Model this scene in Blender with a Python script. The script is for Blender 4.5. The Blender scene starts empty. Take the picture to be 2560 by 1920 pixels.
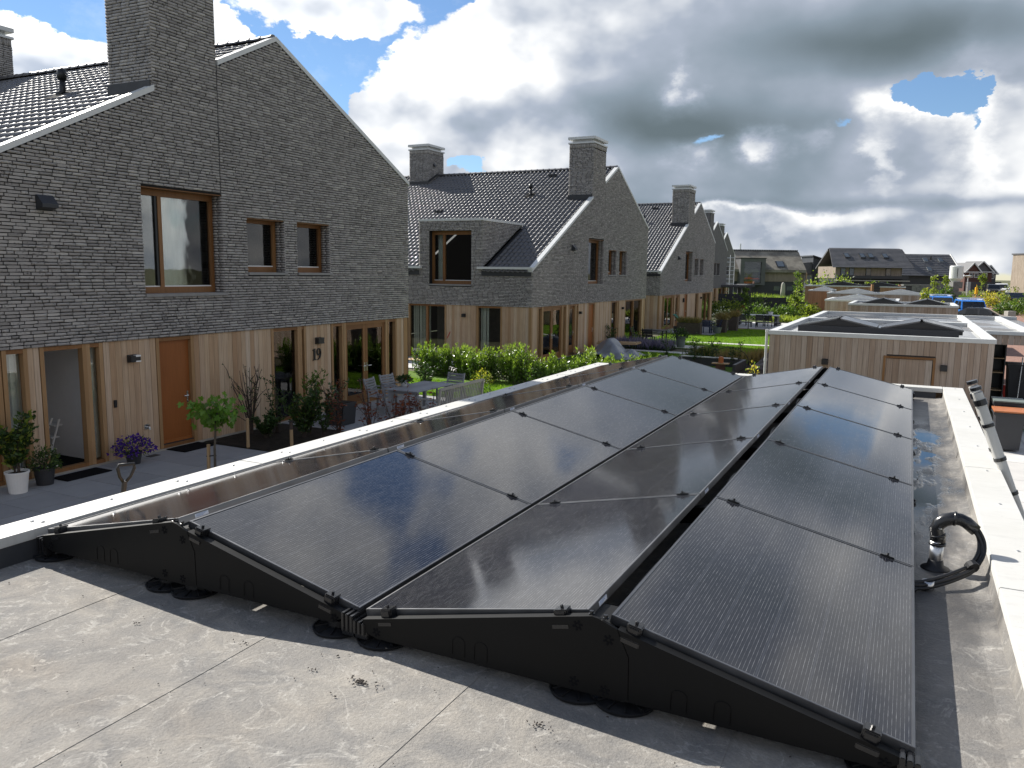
import bpy, bmesh, math, random
import numpy as np
from mathutils import Vector, Matrix

random.seed(7)
rng = np.random.default_rng(7)
S = bpy.context.scene
COL = S.collection

# ---------------------------------------------------------------- camera
cam_d = bpy.data.cameras.new('camera')
cam = bpy.data.objects.new('camera', cam_d)
COL.objects.link(cam)
S.camera = cam
CR = (0.89597215, 0.44392531, 0.01281511)
CU = (-0.07315226, 0.11905833, 0.9901888)
CF = (-0.43804413, 0.88811904, -0.13914708)
cam.matrix_world = Matrix(((CR[0], CU[0], -CF[0], 0.0), (CR[1], CU[1], -CF[1], 0.0),
                           (CR[2], CU[2], -CF[2], 3.75), (0, 0, 0, 1)))
cam_d.sensor_width = 36.0
cam_d.lens = 1997.874 / 2560 * 36
cam_d.clip_start = 0.05
cam_d.clip_end = 3000

# ---------------------------------------------------------------- sky
EXPOSURE = 0.8
SUN_DIR = Vector((-0.752, 0.290, 0.592)).normalized()
sun_el = math.asin(SUN_DIR.z)
sun_az = math.atan2(SUN_DIR.x, SUN_DIR.y)
S.view_settings.view_transform = 'Standard'
S.view_settings.look = 'None'
S.view_settings.gamma = 1
S.view_settings.use_curve_mapping = False
S.view_settings.exposure = EXPOSURE
S.cycles.max_bounces = 8
S.cycles.transparent_max_bounces = 12
S.cycles.sample_clamp_indirect = 6
S.cycles.use_denoising = True
SKY_STRENGTH = 0.055

# cloud masses and gaps, as (azimuth, elevation, half-width, half-height, weight) in degrees
COVER = [(-38.87, 16.78, 6.19, 1.84, 0.9), (-45.58, 14.82, 1.34, 1.95, 0.6), (-56.11, 12.36, 7.83, 2.73, 1.2), (-42.34, 11.3, 1.53, 0.25, 0.3), (-32.82, 10.91, 6.25, 3.82, 1.2), (-26.8, 12.82, 8.19, 5.25, 1.5), (-21.08, 14.08, 8.89, 8.8, 2.0), (-31.18, 7.57, 6.34, 2.38, 0.8), (-36.74, 10.88, 2.94, 1.14, 0.8), (-34.22, 5.36, 5.48, 2.95, 1.0), (-8.86, 15.28, 21.54, 6.0, 2.0), (-1.13, 6.52, 4.34, 5.22, 1.6), (5.51, 6.44, 3.82, 6.16, 1.6), (-8.85, 6.51, 8.34, 3.33, 1.5), (-21.68, 5.55, 8.29, 2.97, 0.8), (-11.99, 2.06, 27.3, 2.83, 1.1), (-52.29, -0.85, 20.37, 4.05, 0.8)]
HOLES = [(0.29, 11.25, 3.63, 1.42, 2.2), (-30.35, 7.59, 2.08, 1.33, 1.3), (-25.11, 10.3, 1.52, 0.9, 0.5), (2.42, 8.92, 0.43, 0.69, 0.4), (-32.01, 9.0, 0.82, 0.52, 0.5), (-40.52, 12.52, 7.71, 2.68, 0.5)]
DARK = [(-12.88, 9.67, 12.41, 2.15, 0.62), (0.06, 14.18, 10.48, 2.1, 0.66), (-17.73, 11.04, 7.52, 3.04, 0.42), (-8.89, 15.74, 15.81, 3.44, 0.38), (-8.11, 6.74, 6.53, 2.55, 0.42), (-28.3, 11.15, 4.68, 1.53, 0.2), (-14.82, 5.55, 8.02, 1.59, 0.2), (-7.23, 4.73, 12.4, 0.41, 0.28), (3.21, 4.4, 5.52, 0.38, 0.25), (-1.1, 6.03, 2.51, 2.44, 0.2), (5.27, 4.62, 1.83, 2.33, 0.08), (-9.39, 2.33, 22.36, 1.59, 0.3), (-55.75, 11.54, 5.0, 1.0, 0.25), (-21.65, 4.47, 7.22, 1.63, 0.25), (-34.22, 6.16, 5.47, 2.13, 0.15), (-52.29, -0.85, 18.18, 3.8, 0.3)]
BRIGHT = [(-0.98, 10.5, 2.93, 0.93, 0.5), (2.65, 8.68, 1.27, 4.6, 0.3), (-13.34, 8.27, 1.58, 1.03, 0.45), (-9.49, 8.81, 1.27, 1.13, 0.55), (-6.99, 8.84, 0.99, 0.87, 0.4), (-15.11, 12.36, 1.06, 0.99, 0.35), (-10.79, 4.32, 8.3, 0.37, 0.45), (-2.31, 6.93, 0.7, 1.47, 0.3), (-30.91, 13.23, 7.06, 2.23, 0.3), (-23.16, 9.53, 4.41, 1.56, 0.25), (-7.87, 2.6, 1.27, 1.31, 0.3), (-4.72, 3.87, 4.85, 0.38, 0.2)]

W = bpy.data.worlds.new('World')
S.world = W
W.use_nodes = True
wt = W.node_tree
wt.nodes.clear()


class NT:
    """small expression helper over a node tree"""
    def __init__(self, t):
        self.t = t

    def node(self, kind, **kw):
        n = self.t.nodes.new(kind)
        for k, v in kw.items():
            setattr(n, k, v)
        return n

    def put(self, sock, v):
        if hasattr(v, 'is_linked'):
            self.t.links.new(v, sock)
        elif v is not None:
            sock.default_value = v

    def m(self, op, a, b=None, c=None, clamp=False):
        n = self.node('ShaderNodeMath', operation=op, use_clamp=clamp)
        for i, v in enumerate((a, b, c)):
            if v is not None:
                self.put(n.inputs[i], v)
        return n.outputs[0]

    def vm(self, op, a, b=None, scale=None):
        n = self.node('ShaderNodeVectorMath', operation=op)
        self.put(n.inputs[0], a)
        if b is not None:
            self.put(n.inputs[1], b)
        if scale is not None:
            self.put(n.inputs['Scale'], scale)
        return n.outputs[0]

    def noise(self, vec, scale, detail=3, rough=0.5, out='Fac', dist=0.0):
        n = self.node('ShaderNodeTexNoise')
        if vec is not None:
            self.put(n.inputs['Vector'], vec)
        n.inputs['Scale'].default_value = scale
        n.inputs['Detail'].default_value = detail
        n.inputs['Roughness'].default_value = rough
        n.inputs['Distortion'].default_value = dist
        return n.outputs[out]

    def ramp(self, fac, stops, interp='LINEAR'):
        n = self.node('ShaderNodeValToRGB')
        n.color_ramp.interpolation = interp
        el = n.color_ramp.elements
        while len(el) < len(stops):
            el.new(0.5)
        for e, (p, c) in zip(el, stops):
            e.position = p
            e.color = (c, c, c, 1) if isinstance(c, (int, float)) else tuple(c) + (1,)
        self.put(n.inputs[0], fac)
        return n.outputs[0]

    def mix(self, fac, a, b, mode='MIX'):
        n = self.node('ShaderNodeMix', data_type='RGBA', blend_type=mode)
        self.put(n.inputs[0], fac)
        for s, v in ((n.inputs[6], a), (n.inputs[7], b)):
            if isinstance(v, tuple) and len(v) == 3:
                v = v + (1,)
            self.put(s, v)
        return n.outputs[2]

    def mapr(self, v, a, b, c=0.0, d=1.0, smooth=False):
        n = self.node('ShaderNodeMapRange')
        n.clamp = True
        if smooth:
            n.interpolation_type = 'SMOOTHSTEP'
        self.put(n.inputs[0], v)
        for i, x in enumerate((a, b, c, d)):
            self.put(n.inputs[i + 1], x)
        return n.outputs[0]

    def sep(self, v):
        n = self.node('ShaderNodeSeparateXYZ')
        self.put(n.inputs[0], v)
        return n.outputs

    def comb(self, x, y, z):
        n = self.node('ShaderNodeCombineXYZ')
        for i, v in enumerate((x, y, z)):
            self.put(n.inputs[i], v)
        return n.outputs[0]


def build_sky():
    g = NT(wt)
    tc = g.node('ShaderNodeTexCoord')
    d = g.vm('NORMALIZE', tc.outputs['Generated'])
    sx, sy, sz = g.sep(d)
    az = g.m('DEGREES', g.m('ARCTAN2', sx, sy))
    el = g.m('DEGREES', g.m('ARCSINE', sz))
    f = g.comb(sx, sy, g.m('MULTIPLY', sz, 1.5))       # flattened towards the horizon
    w1 = g.sep(g.noise(f, 6.0, 2, 0.5, 'Color'))
    w2 = g.sep(g.noise(f, 20.0, 6, 0.6, 'Color'))
    # foreshortening: clouds get flatter towards the horizon
    amp = g.mapr(el, 0.0, 12.0, 0.35, 1.0)

    def warp(c, i, a1, a2):
        k = g.m('ADD', g.m('MULTIPLY', g.m('SUBTRACT', w1[i], 0.5), a1),
                g.m('MULTIPLY', g.m('SUBTRACT', w2[i], 0.5), a2))
        return g.m('ADD', c, k if i == 0 else g.m('MULTIPLY', k, amp))
    X, Y = warp(az, 0, 6.0, 4.5), warp(el, 1, 4.0, 3.6)
    Xs, Ys = warp(az, 0, 6.0, 0.8), warp(el, 1, 3.0, 0.5)

    def blob(b, x, y, soft):
        cx, cy, rx, ry, w = b
        u = g.m('MULTIPLY', g.m('SUBTRACT', x, cx), 1.0 / rx)
        v = g.m('MULTIPLY', g.m('SUBTRACT', y, cy), 1.0 / ry)
        r2 = g.m('MULTIPLY_ADD', v, v, g.m('MULTIPLY', u, u))
        if soft:
            return g.m('MULTIPLY', g.m('EXPONENT', g.m('MULTIPLY', r2, -1.1)), w)
        return g.m('MULTIPLY', g.m('MAXIMUM', g.m('SUBTRACT', 1.0, r2), 0.0), w)

    def total(L, x, y, soft):
        s = None
        for b in L:
            v = blob(b, x, y, soft)
            s = v if s is None else g.m('ADD', s, v)
        return s
    # everywhere else the same broken cumulus goes on
    inside = g.m('MULTIPLY', g.mapr(g.m('ABSOLUTE', g.m('ADD', az, 26.4)), 31.0, 38.0, 1.0, 0.0, True),
                 g.mapr(el, 17.5, 24.0, 1.0, 0.0, True))
    base = g.m('MULTIPLY', g.m('SUBTRACT', g.noise(d, 3.6, 5, 0.55), g.mapr(el, 22.0, 50.0, 0.38, 0.56)), 5.0)
    outside = g.m('SUBTRACT', 1.0, inside)
    cover = g.m('ADD', g.m('MULTIPLY', g.m('SUBTRACT', total(COVER, X, Y, False), total(HOLES, X, Y, False)), inside),
                g.m('MULTIPLY', base, outside))
    alpha = g.mapr(cover, 0.0, 0.2, 0.0, 1.0, True)
    thin = g.mapr(g.noise(f, 12.0, 6, 0.65), 0.5, 0.8, 0.0, 0.22)      # faint veils between the clouds
    alpha = g.m('MAXIMUM', alpha, thin)
    # relief: noise compared with itself a little nearer the sun
    off = g.vm('SCALE', tuple(SUN_DIR), scale=0.03)
    nA = g.noise(f, 8.0, 4, 0.45)
    nB = g.noise(g.vm('ADD', f, off), 8.0, 4, 0.45)
    relief = g.m('MULTIPLY', g.m('SUBTRACT', nA, nB), 1.5)
    dark_in = g.m('SUBTRACT', total(DARK, Xs, Ys, True), total(BRIGHT, X, Y, True))
    dark_out = g.mapr(cover, 0.3, 1.9, 0.06, 0.50)
    D = g.m('ADD', g.m('MULTIPLY', dark_in, inside), g.m('MULTIPLY', dark_out, outside))
    relief = g.m('MULTIPLY', relief, g.mapr(D, 0.2, 0.6, 1.0, 0.12))
    D = g.m('ADD', g.m('SUBTRACT', D, relief), 0.12)
    colour = g.ramp(D, [(0.0, (1.12, 1.12, 1.11)), (0.2, (0.76, 0.79, 0.835)), (0.42, (0.42, 0.475, 0.57)),
                        (0.68, (0.27, 0.335, 0.40)), (1.0, (0.145, 0.188, 0.212))])
    # clouds gain brilliance towards the sun
    c = g.node('ShaderNodeVectorMath', operation='DOT_PRODUCT')
    g.put(c.inputs[0], d)
    c.inputs[1].default_value = tuple(SUN_DIR)
    near = g.m('POWER', g.m('MAXIMUM', c.outputs['Value'], 0.0), 6.0)
    k = g.m('MULTIPLY', g.m('MULTIPLY_ADD', near, 0.7, 1.0), 1.0 / (SKY_STRENGTH * 2 ** EXPOSURE))
    colour = g.vm('SCALE', colour, scale=k)
    sky = g.node('ShaderNodeTexSky', sky_type='NISHITA')
    sky.sun_disc = False
    sky.sun_elevation = sun_el
    sky.sun_rotation = sun_az
    sky.air_density = 1.0
    sky.altitude = 300
    sky.dust_density = 0.0
    sky.ozone_density = 5.0
    blue = g.vm('SCALE', sky.outputs[0], scale=1.3)
    out = g.mix(alpha, blue, colour)
    bg = g.node('ShaderNodeBackground')
    g.put(bg.inputs[0], out)
    bg.inputs[1].default_value = SKY_STRENGTH
    wo = g.node('ShaderNodeOutputWorld')
    g.put(wo.inputs[0], bg.outputs[0])


build_sky()

# ---------------------------------------------------------------- sun
sun_d = bpy.data.lights.new('sun', 'SUN')
sun_d.energy = 4.9
sun_d.angle = math.radians(0.5)
sun_d.color = (1.0, 0.955, 0.88)
sun = bpy.data.objects.new('sun', sun_d)
COL.objects.link(sun)
sun.rotation_euler = SUN_DIR.to_track_quat('Z', 'Y').to_euler()


# ---------------------------------------------------------------- mesh helpers
def V(*a):
    return np.array(a, float)


class MB:
    """collects shapes; build() links them as ONE mesh object"""
    def __init__(self):
        self.v, self.f, self.mi, self.n = [], [], [], 0

    def add(self, vs, fs, mi=0):
        vs = np.asarray(vs, float).reshape(-1, 3)
        self.v.append(vs)
        for f in fs:
            self.f.append([i + self.n for i in f])
            self.mi.append(mi)
        self.n += len(vs)
        return self

    BOXF = [(0, 3, 2, 1), (4, 5, 6, 7), (0, 1, 5, 4), (1, 2, 6, 5), (2, 3, 7, 6), (3, 0, 4, 7)]

    def box(self, x0, x1, y0, y1, z0, z1, mi=0):
        return self.add([(x0, y0, z0), (x1, y0, z0), (x1, y1, z0), (x0, y1, z0),
                         (x0, y0, z1), (x1, y0, z1), (x1, y1, z1), (x0, y1, z1)], self.BOXF, mi)

    def bbox(self, x0, x1, y0, y1, z0, z1, b=0.01, mi=0):
        """box with chamfered edges"""
        bm = bmesh.new()
        bmesh.ops.create_cube(bm, size=1)
        for v in bm.verts:
            v.co = Vector((x0 + (v.co.x + .5) * (x1 - x0), y0 + (v.co.y + .5) * (y1 - y0), z0 + (v.co.z + .5) * (z1 - z0)))
        bmesh.ops.bevel(bm, geom=bm.edges[:], offset=b, segments=2, affect='EDGES')
        bm.verts.index_update()
        self.add([tuple(v.co) for v in bm.verts], [[v.index for v in f.verts] for f in bm.faces], mi)
        bm.free()
        return self

    def beam(self, p0, p1, w, h, up=(0, 0, 1), mi=0):
        p0, p1 = np.array(p0, float), np.array(p1, float)
        d = p1 - p0
        d /= np.linalg.norm(d)
        s = np.cross(d, up)
        if np.linalg.norm(s) < 1e-6:
            s = np.cross(d, (1, 0, 0))
        s /= np.linalg.norm(s)
        u = np.cross(s, d)
        vs = []
        for p in (p0, p1):
            for a, b in ((-1, -1), (1, -1), (1, 1), (-1, 1)):
                vs.append(p + s * a * w / 2 + u * b * h / 2)
        return self.add(vs, [(0, 3, 2, 1), (4, 5, 6, 7), (0, 1, 5, 4), (1, 2, 6, 5), (2, 3, 7, 6), (3, 0, 4, 7)], mi)

    def tube(self, pts, r, n=8, mi=0, cap=True):
        pts = [np.array(p, float) for p in pts]
        rs = r if hasattr(r, '__len__') else [r] * len(pts)
        vs, prev = [], None
        for i, p in enumerate(pts):
            a = pts[max(0, i - 1)]
            b = pts[min(len(pts) - 1, i + 1)]
            d = b - a
            d /= (np.linalg.norm(d) + 1e-12)
            if prev is None:
                ref = V(0, 0, 1) if abs(d[2]) < .9 else V(1, 0, 0)
                s = np.cross(d, ref)
            else:
                s = prev - d * np.dot(prev, d)
            s /= np.linalg.norm(s)
            prev = s
            u = np.cross(d, s)
            for k in range(n):
                t = 2 * math.pi * k / n
                vs.append(p + rs[i] * (math.cos(t) * s + math.sin(t) * u))
        fs = []
        for i in range(len(pts) - 1):
            for k in range(n):
                a, b = i * n + k, i * n + (k + 1) % n
                fs.append((a, b, b + n, a + n))
        if cap:
            fs.append(tuple(range(n))[::-1])
            fs.append(tuple(range((len(pts) - 1) * n, len(pts) * n)))
        return self.add(vs, fs, mi)

    def lathe(self, prof, c=(0, 0, 0), n=20, mi=0):
        vs, fs = [], []
        for r, z in prof:
            for k in range(n):
                t = 2 * math.pi * k / n
                vs.append((c[0] + r * math.cos(t), c[1] + r * math.sin(t), c[2] + z))
        for i in range(len(prof) - 1):
            for k in range(n):
                a, b = i * n + k, i * n + (k + 1) % n
                fs.append((a, b, b + n, a + n))
        if prof[0][0] > 1e-6:
            fs.append(tuple(range(n))[::-1])
        if prof[-1][0] > 1e-6:
            fs.append(tuple(range((len(prof) - 1) * n, len(prof) * n)))
        return self.add(vs, fs, mi)

    def prism(self, poly, ax, lo, hi, mi=0):
        """extrude a 2-D polygon along axis ax (0,1,2); poly gives the other two coordinates in order"""
        n = len(poly)
        vs = []
        for t in (lo, hi):
            for p in poly:
                q = list(p)
                q.insert(ax, t)
                vs.append(q)
        fs = [tuple(range(n))[::-1], tuple(range(n, 2 * n))]
        for i in range(n):
            j = (i + 1) % n
            fs.append((i, j, j + n, i + n))
        return self.add(vs, fs, mi)

    def build(self, name, mat, parent=None, smooth=False, recalc=True):
        vs = np.concatenate(self.v) if self.v else np.zeros((0, 3))
        if parent is not None:
            vs = vs - np.array(WL.get(parent.name, (0, 0, 0)))
        me = bpy.data.meshes.new(name)
        me.from_pydata(vs.tolist(), [], self.f)
        mats = mat if isinstance(mat, (list, tuple)) else [mat]
        for m in mats:
            me.materials.append(m)
        if len(mats) > 1:
            me.polygons.foreach_set('material_index', self.mi)
        if recalc and len(self.f) < 20000:
            bm = bmesh.new()
            bm.from_mesh(me)
            bmesh.ops.recalc_face_normals(bm, faces=bm.faces)
            bm.to_mesh(me)
            bm.free()
        if smooth:
            me.polygons.foreach_set('use_smooth', [True] * len(me.polygons))
        me.update()
        return link(name, me, parent)


WL = {}


def link(name, me, parent=None, loc=None):
    o = bpy.data.objects.new(name, me)
    COL.objects.link(o)
    if parent is not None:
        o.parent = parent
        WL[o.name] = WL.get(parent.name, (0, 0, 0))
    if loc is not None:
        o.location = loc
    return o


def tag(o, label, cat, group=None):
    o['label'] = label
    o['category'] = cat
    if group:
        o['group'] = group
    return o


def thing(name, label, cat, loc=(0, 0, 0), group=None, rotz=0.0):
    o = bpy.data.objects.new(name, None)
    COL.objects.link(o)
    o.empty_display_size = 0.1
    o.location = loc
    o.rotation_euler = (0, 0, rotz)
    WL[o.name] = tuple(loc)
    return tag(o, label, cat, group)


def struct(o):
    o['kind'] = 'structure'
    return o


def stuff(o):
    o['kind'] = 'stuff'
    return o


def copy_tree(root, loc, rotz=0.0, label=None, group=None):
    """a copy of a thing with copies of its parts and sub-parts"""
    r = root.copy()
    COL.objects.link(r)
    r.location = loc
    r.rotation_euler = (0, 0, rotz)
    if label:
        r['label'] = label
    if group:
        r['group'] = group
    for ch in list(root.children):
        c = ch.copy()
        COL.objects.link(c)
        c.parent = r
        for g in list(ch.children):
            q = g.copy()
            COL.objects.link(q)
            q.parent = c
    return r


def joined(name, verts, faces_n, mat, parent=None, smooth=False):
    """fast mesh from arrays: verts (N,3), faces (M,k) all of one size"""
    me = bpy.data.meshes.new(name)
    verts = np.asarray(verts, np.float32)
    if parent is not None:
        verts = verts - np.array(WL.get(parent.name, (0, 0, 0)), np.float32)
    fa = np.asarray(faces_n, np.int32)
    me.vertices.add(len(verts))
    me.vertices.foreach_set('co', verts.ravel())
    me.loops.add(fa.size)
    me.loops.foreach_set('vertex_index', fa.ravel())
    me.polygons.add(len(fa))
    me.polygons.foreach_set('loop_start', np.arange(len(fa), dtype=np.int32) * fa.shape[1])
    me.polygons.foreach_set('loop_total', np.full(len(fa), fa.shape[1], np.int32))
    if smooth:
        me.polygons.foreach_set('use_smooth', np.ones(len(fa), bool))
    me.materials.append(mat)
    me.update(calc_edges=True)
    me.validate()
    return link(name, me, parent)


def spread(base_v, base_f, M, T):
    """instances of a small mesh as arrays: M (N,3,3) matrices, T (N,3)"""
    base_v = np.asarray(base_v, float)
    base_f = np.asarray(base_f, int)
    vs = np.einsum('nij,kj->nki', M, base_v) + T[:, None, :]
    k = len(base_v)
    fs = base_f[None] + (np.arange(len(T)) * k)[:, None, None]
    return vs.reshape(-1, 3), fs.reshape(-1, base_f.shape[1])


# ---------------------------------------------------------------- materials
def newmat(name):
    m = bpy.data.materials.new(name)
    m.use_nodes = True
    t = m.node_tree
    t.nodes.clear()
    g = NT(t)
    out = g.node('ShaderNodeOutputMaterial')
    return m, g, out


def principled(g, out, col, rough=0.6, metal=0.0, spec=0.5, bump=None, bstr=0.3, bdist=0.01, coat=0.0):
    p = g.node('ShaderNodeBsdfPrincipled')
    g.put(p.inputs['Base Color'], col if not (isinstance(col, tuple) and len(col) == 3) else col + (1,))
    g.put(p.inputs['Roughness'], rough)
    p.inputs['Metallic'].default_value = metal
    p.inputs['Specular IOR Level'].default_value = spec
    p.inputs['Coat Weight'].default_value = coat
    p.inputs['Coat Roughness'].default_value = 0.32 if 0.6 < coat < 0.8 else 0.03
    if bump is not None:
        b = g.node('ShaderNodeBump')
        b.inputs['Strength'].default_value = bstr
        b.inputs['Distance'].default_value = bdist
        g.put(b.inputs['Height'], bump)
        g.t.links.new(b.outputs[0], p.inputs['Normal'])
    g.t.links.new(p.outputs[0], out.inputs[0])
    return p


def pos(g):
    return g.node('ShaderNodeNewGeometry').outputs['Position']


def rand(g):
    a = g.node('ShaderNodeNewGeometry').outputs['Random Per Island']
    b = g.node('ShaderNodeObjectInfo').outputs['Random']
    return g.m('FRACT', g.m('ADD', a, b))


def plain(name, col, rough=0.5, metal=0.0, spec=0.5, var=0.12, scale=6.0, coat=0.0, bump=0.0):
    m, g, out = newmat(name)
    n = g.noise(pos(g), scale, 5, 0.6)
    c = g.mix(g.mapr(n, 0.3, 0.7), tuple(x * (1 - var) for x in col), tuple(min(1, x * (1 + var)) for x in col))
    r = g.mapr(n, 0.3, 0.7, max(0.03, rough - 0.06), rough + 0.06)
    principled(g, out, c, r, metal, spec, coat=coat, bump=g.noise(pos(g), scale * 14, 3) if bump else None, bstr=bump, bdist=0.004)
    return m


def wood(name, stops, gx=38.0, gz=1.3, rough=0.62, axis=2, var=0.35):
    m, g, out = newmat(name)
    r = rand(g)
    base = g.ramp(r, stops)
    off = g.m('MULTIPLY', r, 37.0)
    p = g.sep(pos(g))
    sc = [gx, gx, gx]
    sc[axis] = gz
    vec = g.comb(g.m('MULTIPLY_ADD', p[0], sc[0], off), g.m('MULTIPLY_ADD', p[1], sc[1], off), g.m('MULTIPLY_ADD', p[2], sc[2], off))
    n = g.noise(vec, 1.0, 5, 0.6, dist=0.6)
    big = g.noise(pos(g), 1.7, 3)
    c = g.mix(g.mapr(n, 0.35, 0.75), base, g.mix(1.0, base, (1 - var, 1 - var * 1.05, 1 - var * 1.1), 'MULTIPLY'))
    c = g.mix(g.mapr(big, 0.35, 0.75, 0, 0.35), c, g.mix(1.0, c, (0.72, 0.68, 0.66), 'MULTIPLY'))
    principled(g, out, c, rough, spec=0.3, bump=n, bstr=0.25, bdist=0.003)
    return m


def mat_brick():
    m, g, out = newmat('grey_brick')
    r = rand(g)
    base = g.ramp(r, [(0.0, (0.27, 0.255, 0.242)), (0.12, (0.34, 0.322, 0.305)), (0.5, (0.385, 0.366, 0.348)), (0.85, (0.43, 0.41, 0.388)), (1.0, (0.50, 0.475, 0.44))])
    P = g.vm('ADD', pos(g), g.vm('SCALE', g.comb(r, r, r), scale=9.0))
    s = g.sep(P)
    q = g.comb(g.m('MULTIPLY', s[0], 22.0), g.m('MULTIPLY', s[1], 22.0), g.m('MULTIPLY', s[2], 32.0))
    n = g.noise(q, 1.0, 4, 0.65)
    n2 = g.noise(pos(g), 90.0, 3, 0.6)
    big = g.noise(pos(g), 0.9, 3)
    thr = g.mapr(big, 0.35, 0.7, 0.62, 0.545)
    k = g.mapr(g.m('SUBTRACT', n, thr), 0.0, 0.10)
    c = g.mix(k, base, (0.075, 0.070, 0.069))
    c = g.mix(g.mapr(n2, 0.35, 0.7, 0, 0.35), c, g.mix(1.0, c, (0.6, 0.6, 0.6), 'MULTIPLY'))
    principled(g, out, c, 0.85, spec=0.25, bump=n2, bstr=0.5, bdist=0.006)
    return m


def mat_glass(name='window_glass', tint=(0.94, 0.96, 0.95), boost=1.35, base=0.015):
    m, g, out = newmat(name)
    f = g.node('ShaderNodeFresnel')
    f.inputs[0].default_value = 1.5
    wob = g.noise(pos(g), 1.3, 2)
    b = g.node('ShaderNodeBump')
    b.inputs['Strength'].default_value = 0.06
    b.inputs['Distance'].default_value = 0.02
    g.put(b.inputs['Height'], wob)
    tr = g.node('ShaderNodeBsdfTransparent')
    tr.inputs[0].default_value = tint + (1,)
    gl = g.node('ShaderNodeBsdfGlossy')
    gl.inputs['Roughness'].default_value = 0.01
    g.t.links.new(b.outputs[0], gl.inputs['Normal'])
    mx = g.node('ShaderNodeMixShader')
    g.put(mx.inputs[0], g.m('MULTIPLY_ADD', f.outputs[0], boost, base, clamp=True))
    g.t.links.new(tr.outputs[0], mx.inputs[1])
    g.t.links.new(gl.outputs[0], mx.inputs[2])
    g.t.links.new(mx.outputs[0], out.inputs[0])
    return m


def mat_cell():
    m, g, out = newmat('solar_cells')
    tc = g.node('ShaderNodeTexCoord').outputs['Object']
    x, y, z = g.sep(tc)
    # six columns of cells across the slope, thirteen fine wires on each
    cx = g.m('DIVIDE', x, 0.1703)
    fx = g.m('FRACT', cx)
    wire = g.m('FRACT', g.m('MULTIPLY', fx, 13.0))
    wi = g.m('FLOOR', g.m('MULTIPLY', cx, 13.0))
    w = g.m('LESS_THAN', g.m('ABSOLUTE', g.m('SUBTRACT', wire, 0.5)), 0.05)
    dash = g.noise(g.comb(g.m('MULTIPLY', wi, 7.3), g.m('MULTIPLY', y, 16.0), 0.0), 1.0, 2, 0.6)
    w = g.m('MULTIPLY', w, g.mapr(dash, 0.40, 0.75, 0.15, 1.0))
    gap = g.m('LESS_THAN', g.m('ABSOLUTE', g.m('SUBTRACT', fx, 0.5)), 0.483)
    rowgap = g.m('LESS_THAN', g.m('ABSOLUTE', g.m('SUBTRACT', g.m('FRACT', g.m('DIVIDE', y, 0.0865)), 0.5)), 0.488)
    tone = g.noise(tc, 1.1, 3)
    cell = g.mix(g.mapr(tone, 0.35, 0.7), (0.007, 0.0075, 0.011), (0.011, 0.012, 0.018))
    c = g.mix(gap, (0.026, 0.028, 0.036), cell)
    c = g.mix(rowgap, g.mix(0.5, c, (0.024, 0.025, 0.033)), c)
    c = g.mix(g.m('MULTIPLY', w, gap), c, (0.25, 0.25, 0.26))
    dust = g.noise(tc, 3.0, 6, 0.7)
    speck = g.mapr(g.noise(tc, 170.0, 1), 0.84, 0.88, 0.0, 0.5)
    c = g.mix(g.mapr(dust, 0.4, 0.85, 0.0, 0.018), c, (0.45, 0.43, 0.40))
    c = g.mix(g.m('MULTIPLY', speck, g.mapr(dust, 0.5, 0.62)), c, (0.6, 0.58, 0.54))
    streak = g.noise(g.comb(g.m('MULTIPLY', x, 120.0), g.m('MULTIPLY', y, 2.0), 0.0), 1.0, 3)
    r = g.m('ADD', g.mapr(dust, 0.3, 0.75, 0.05, 0.10), g.mapr(streak, 0.35, 0.7, 0.0, 0.03))
    principled(g, out, c, r, spec=0.55)
    return m


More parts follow.
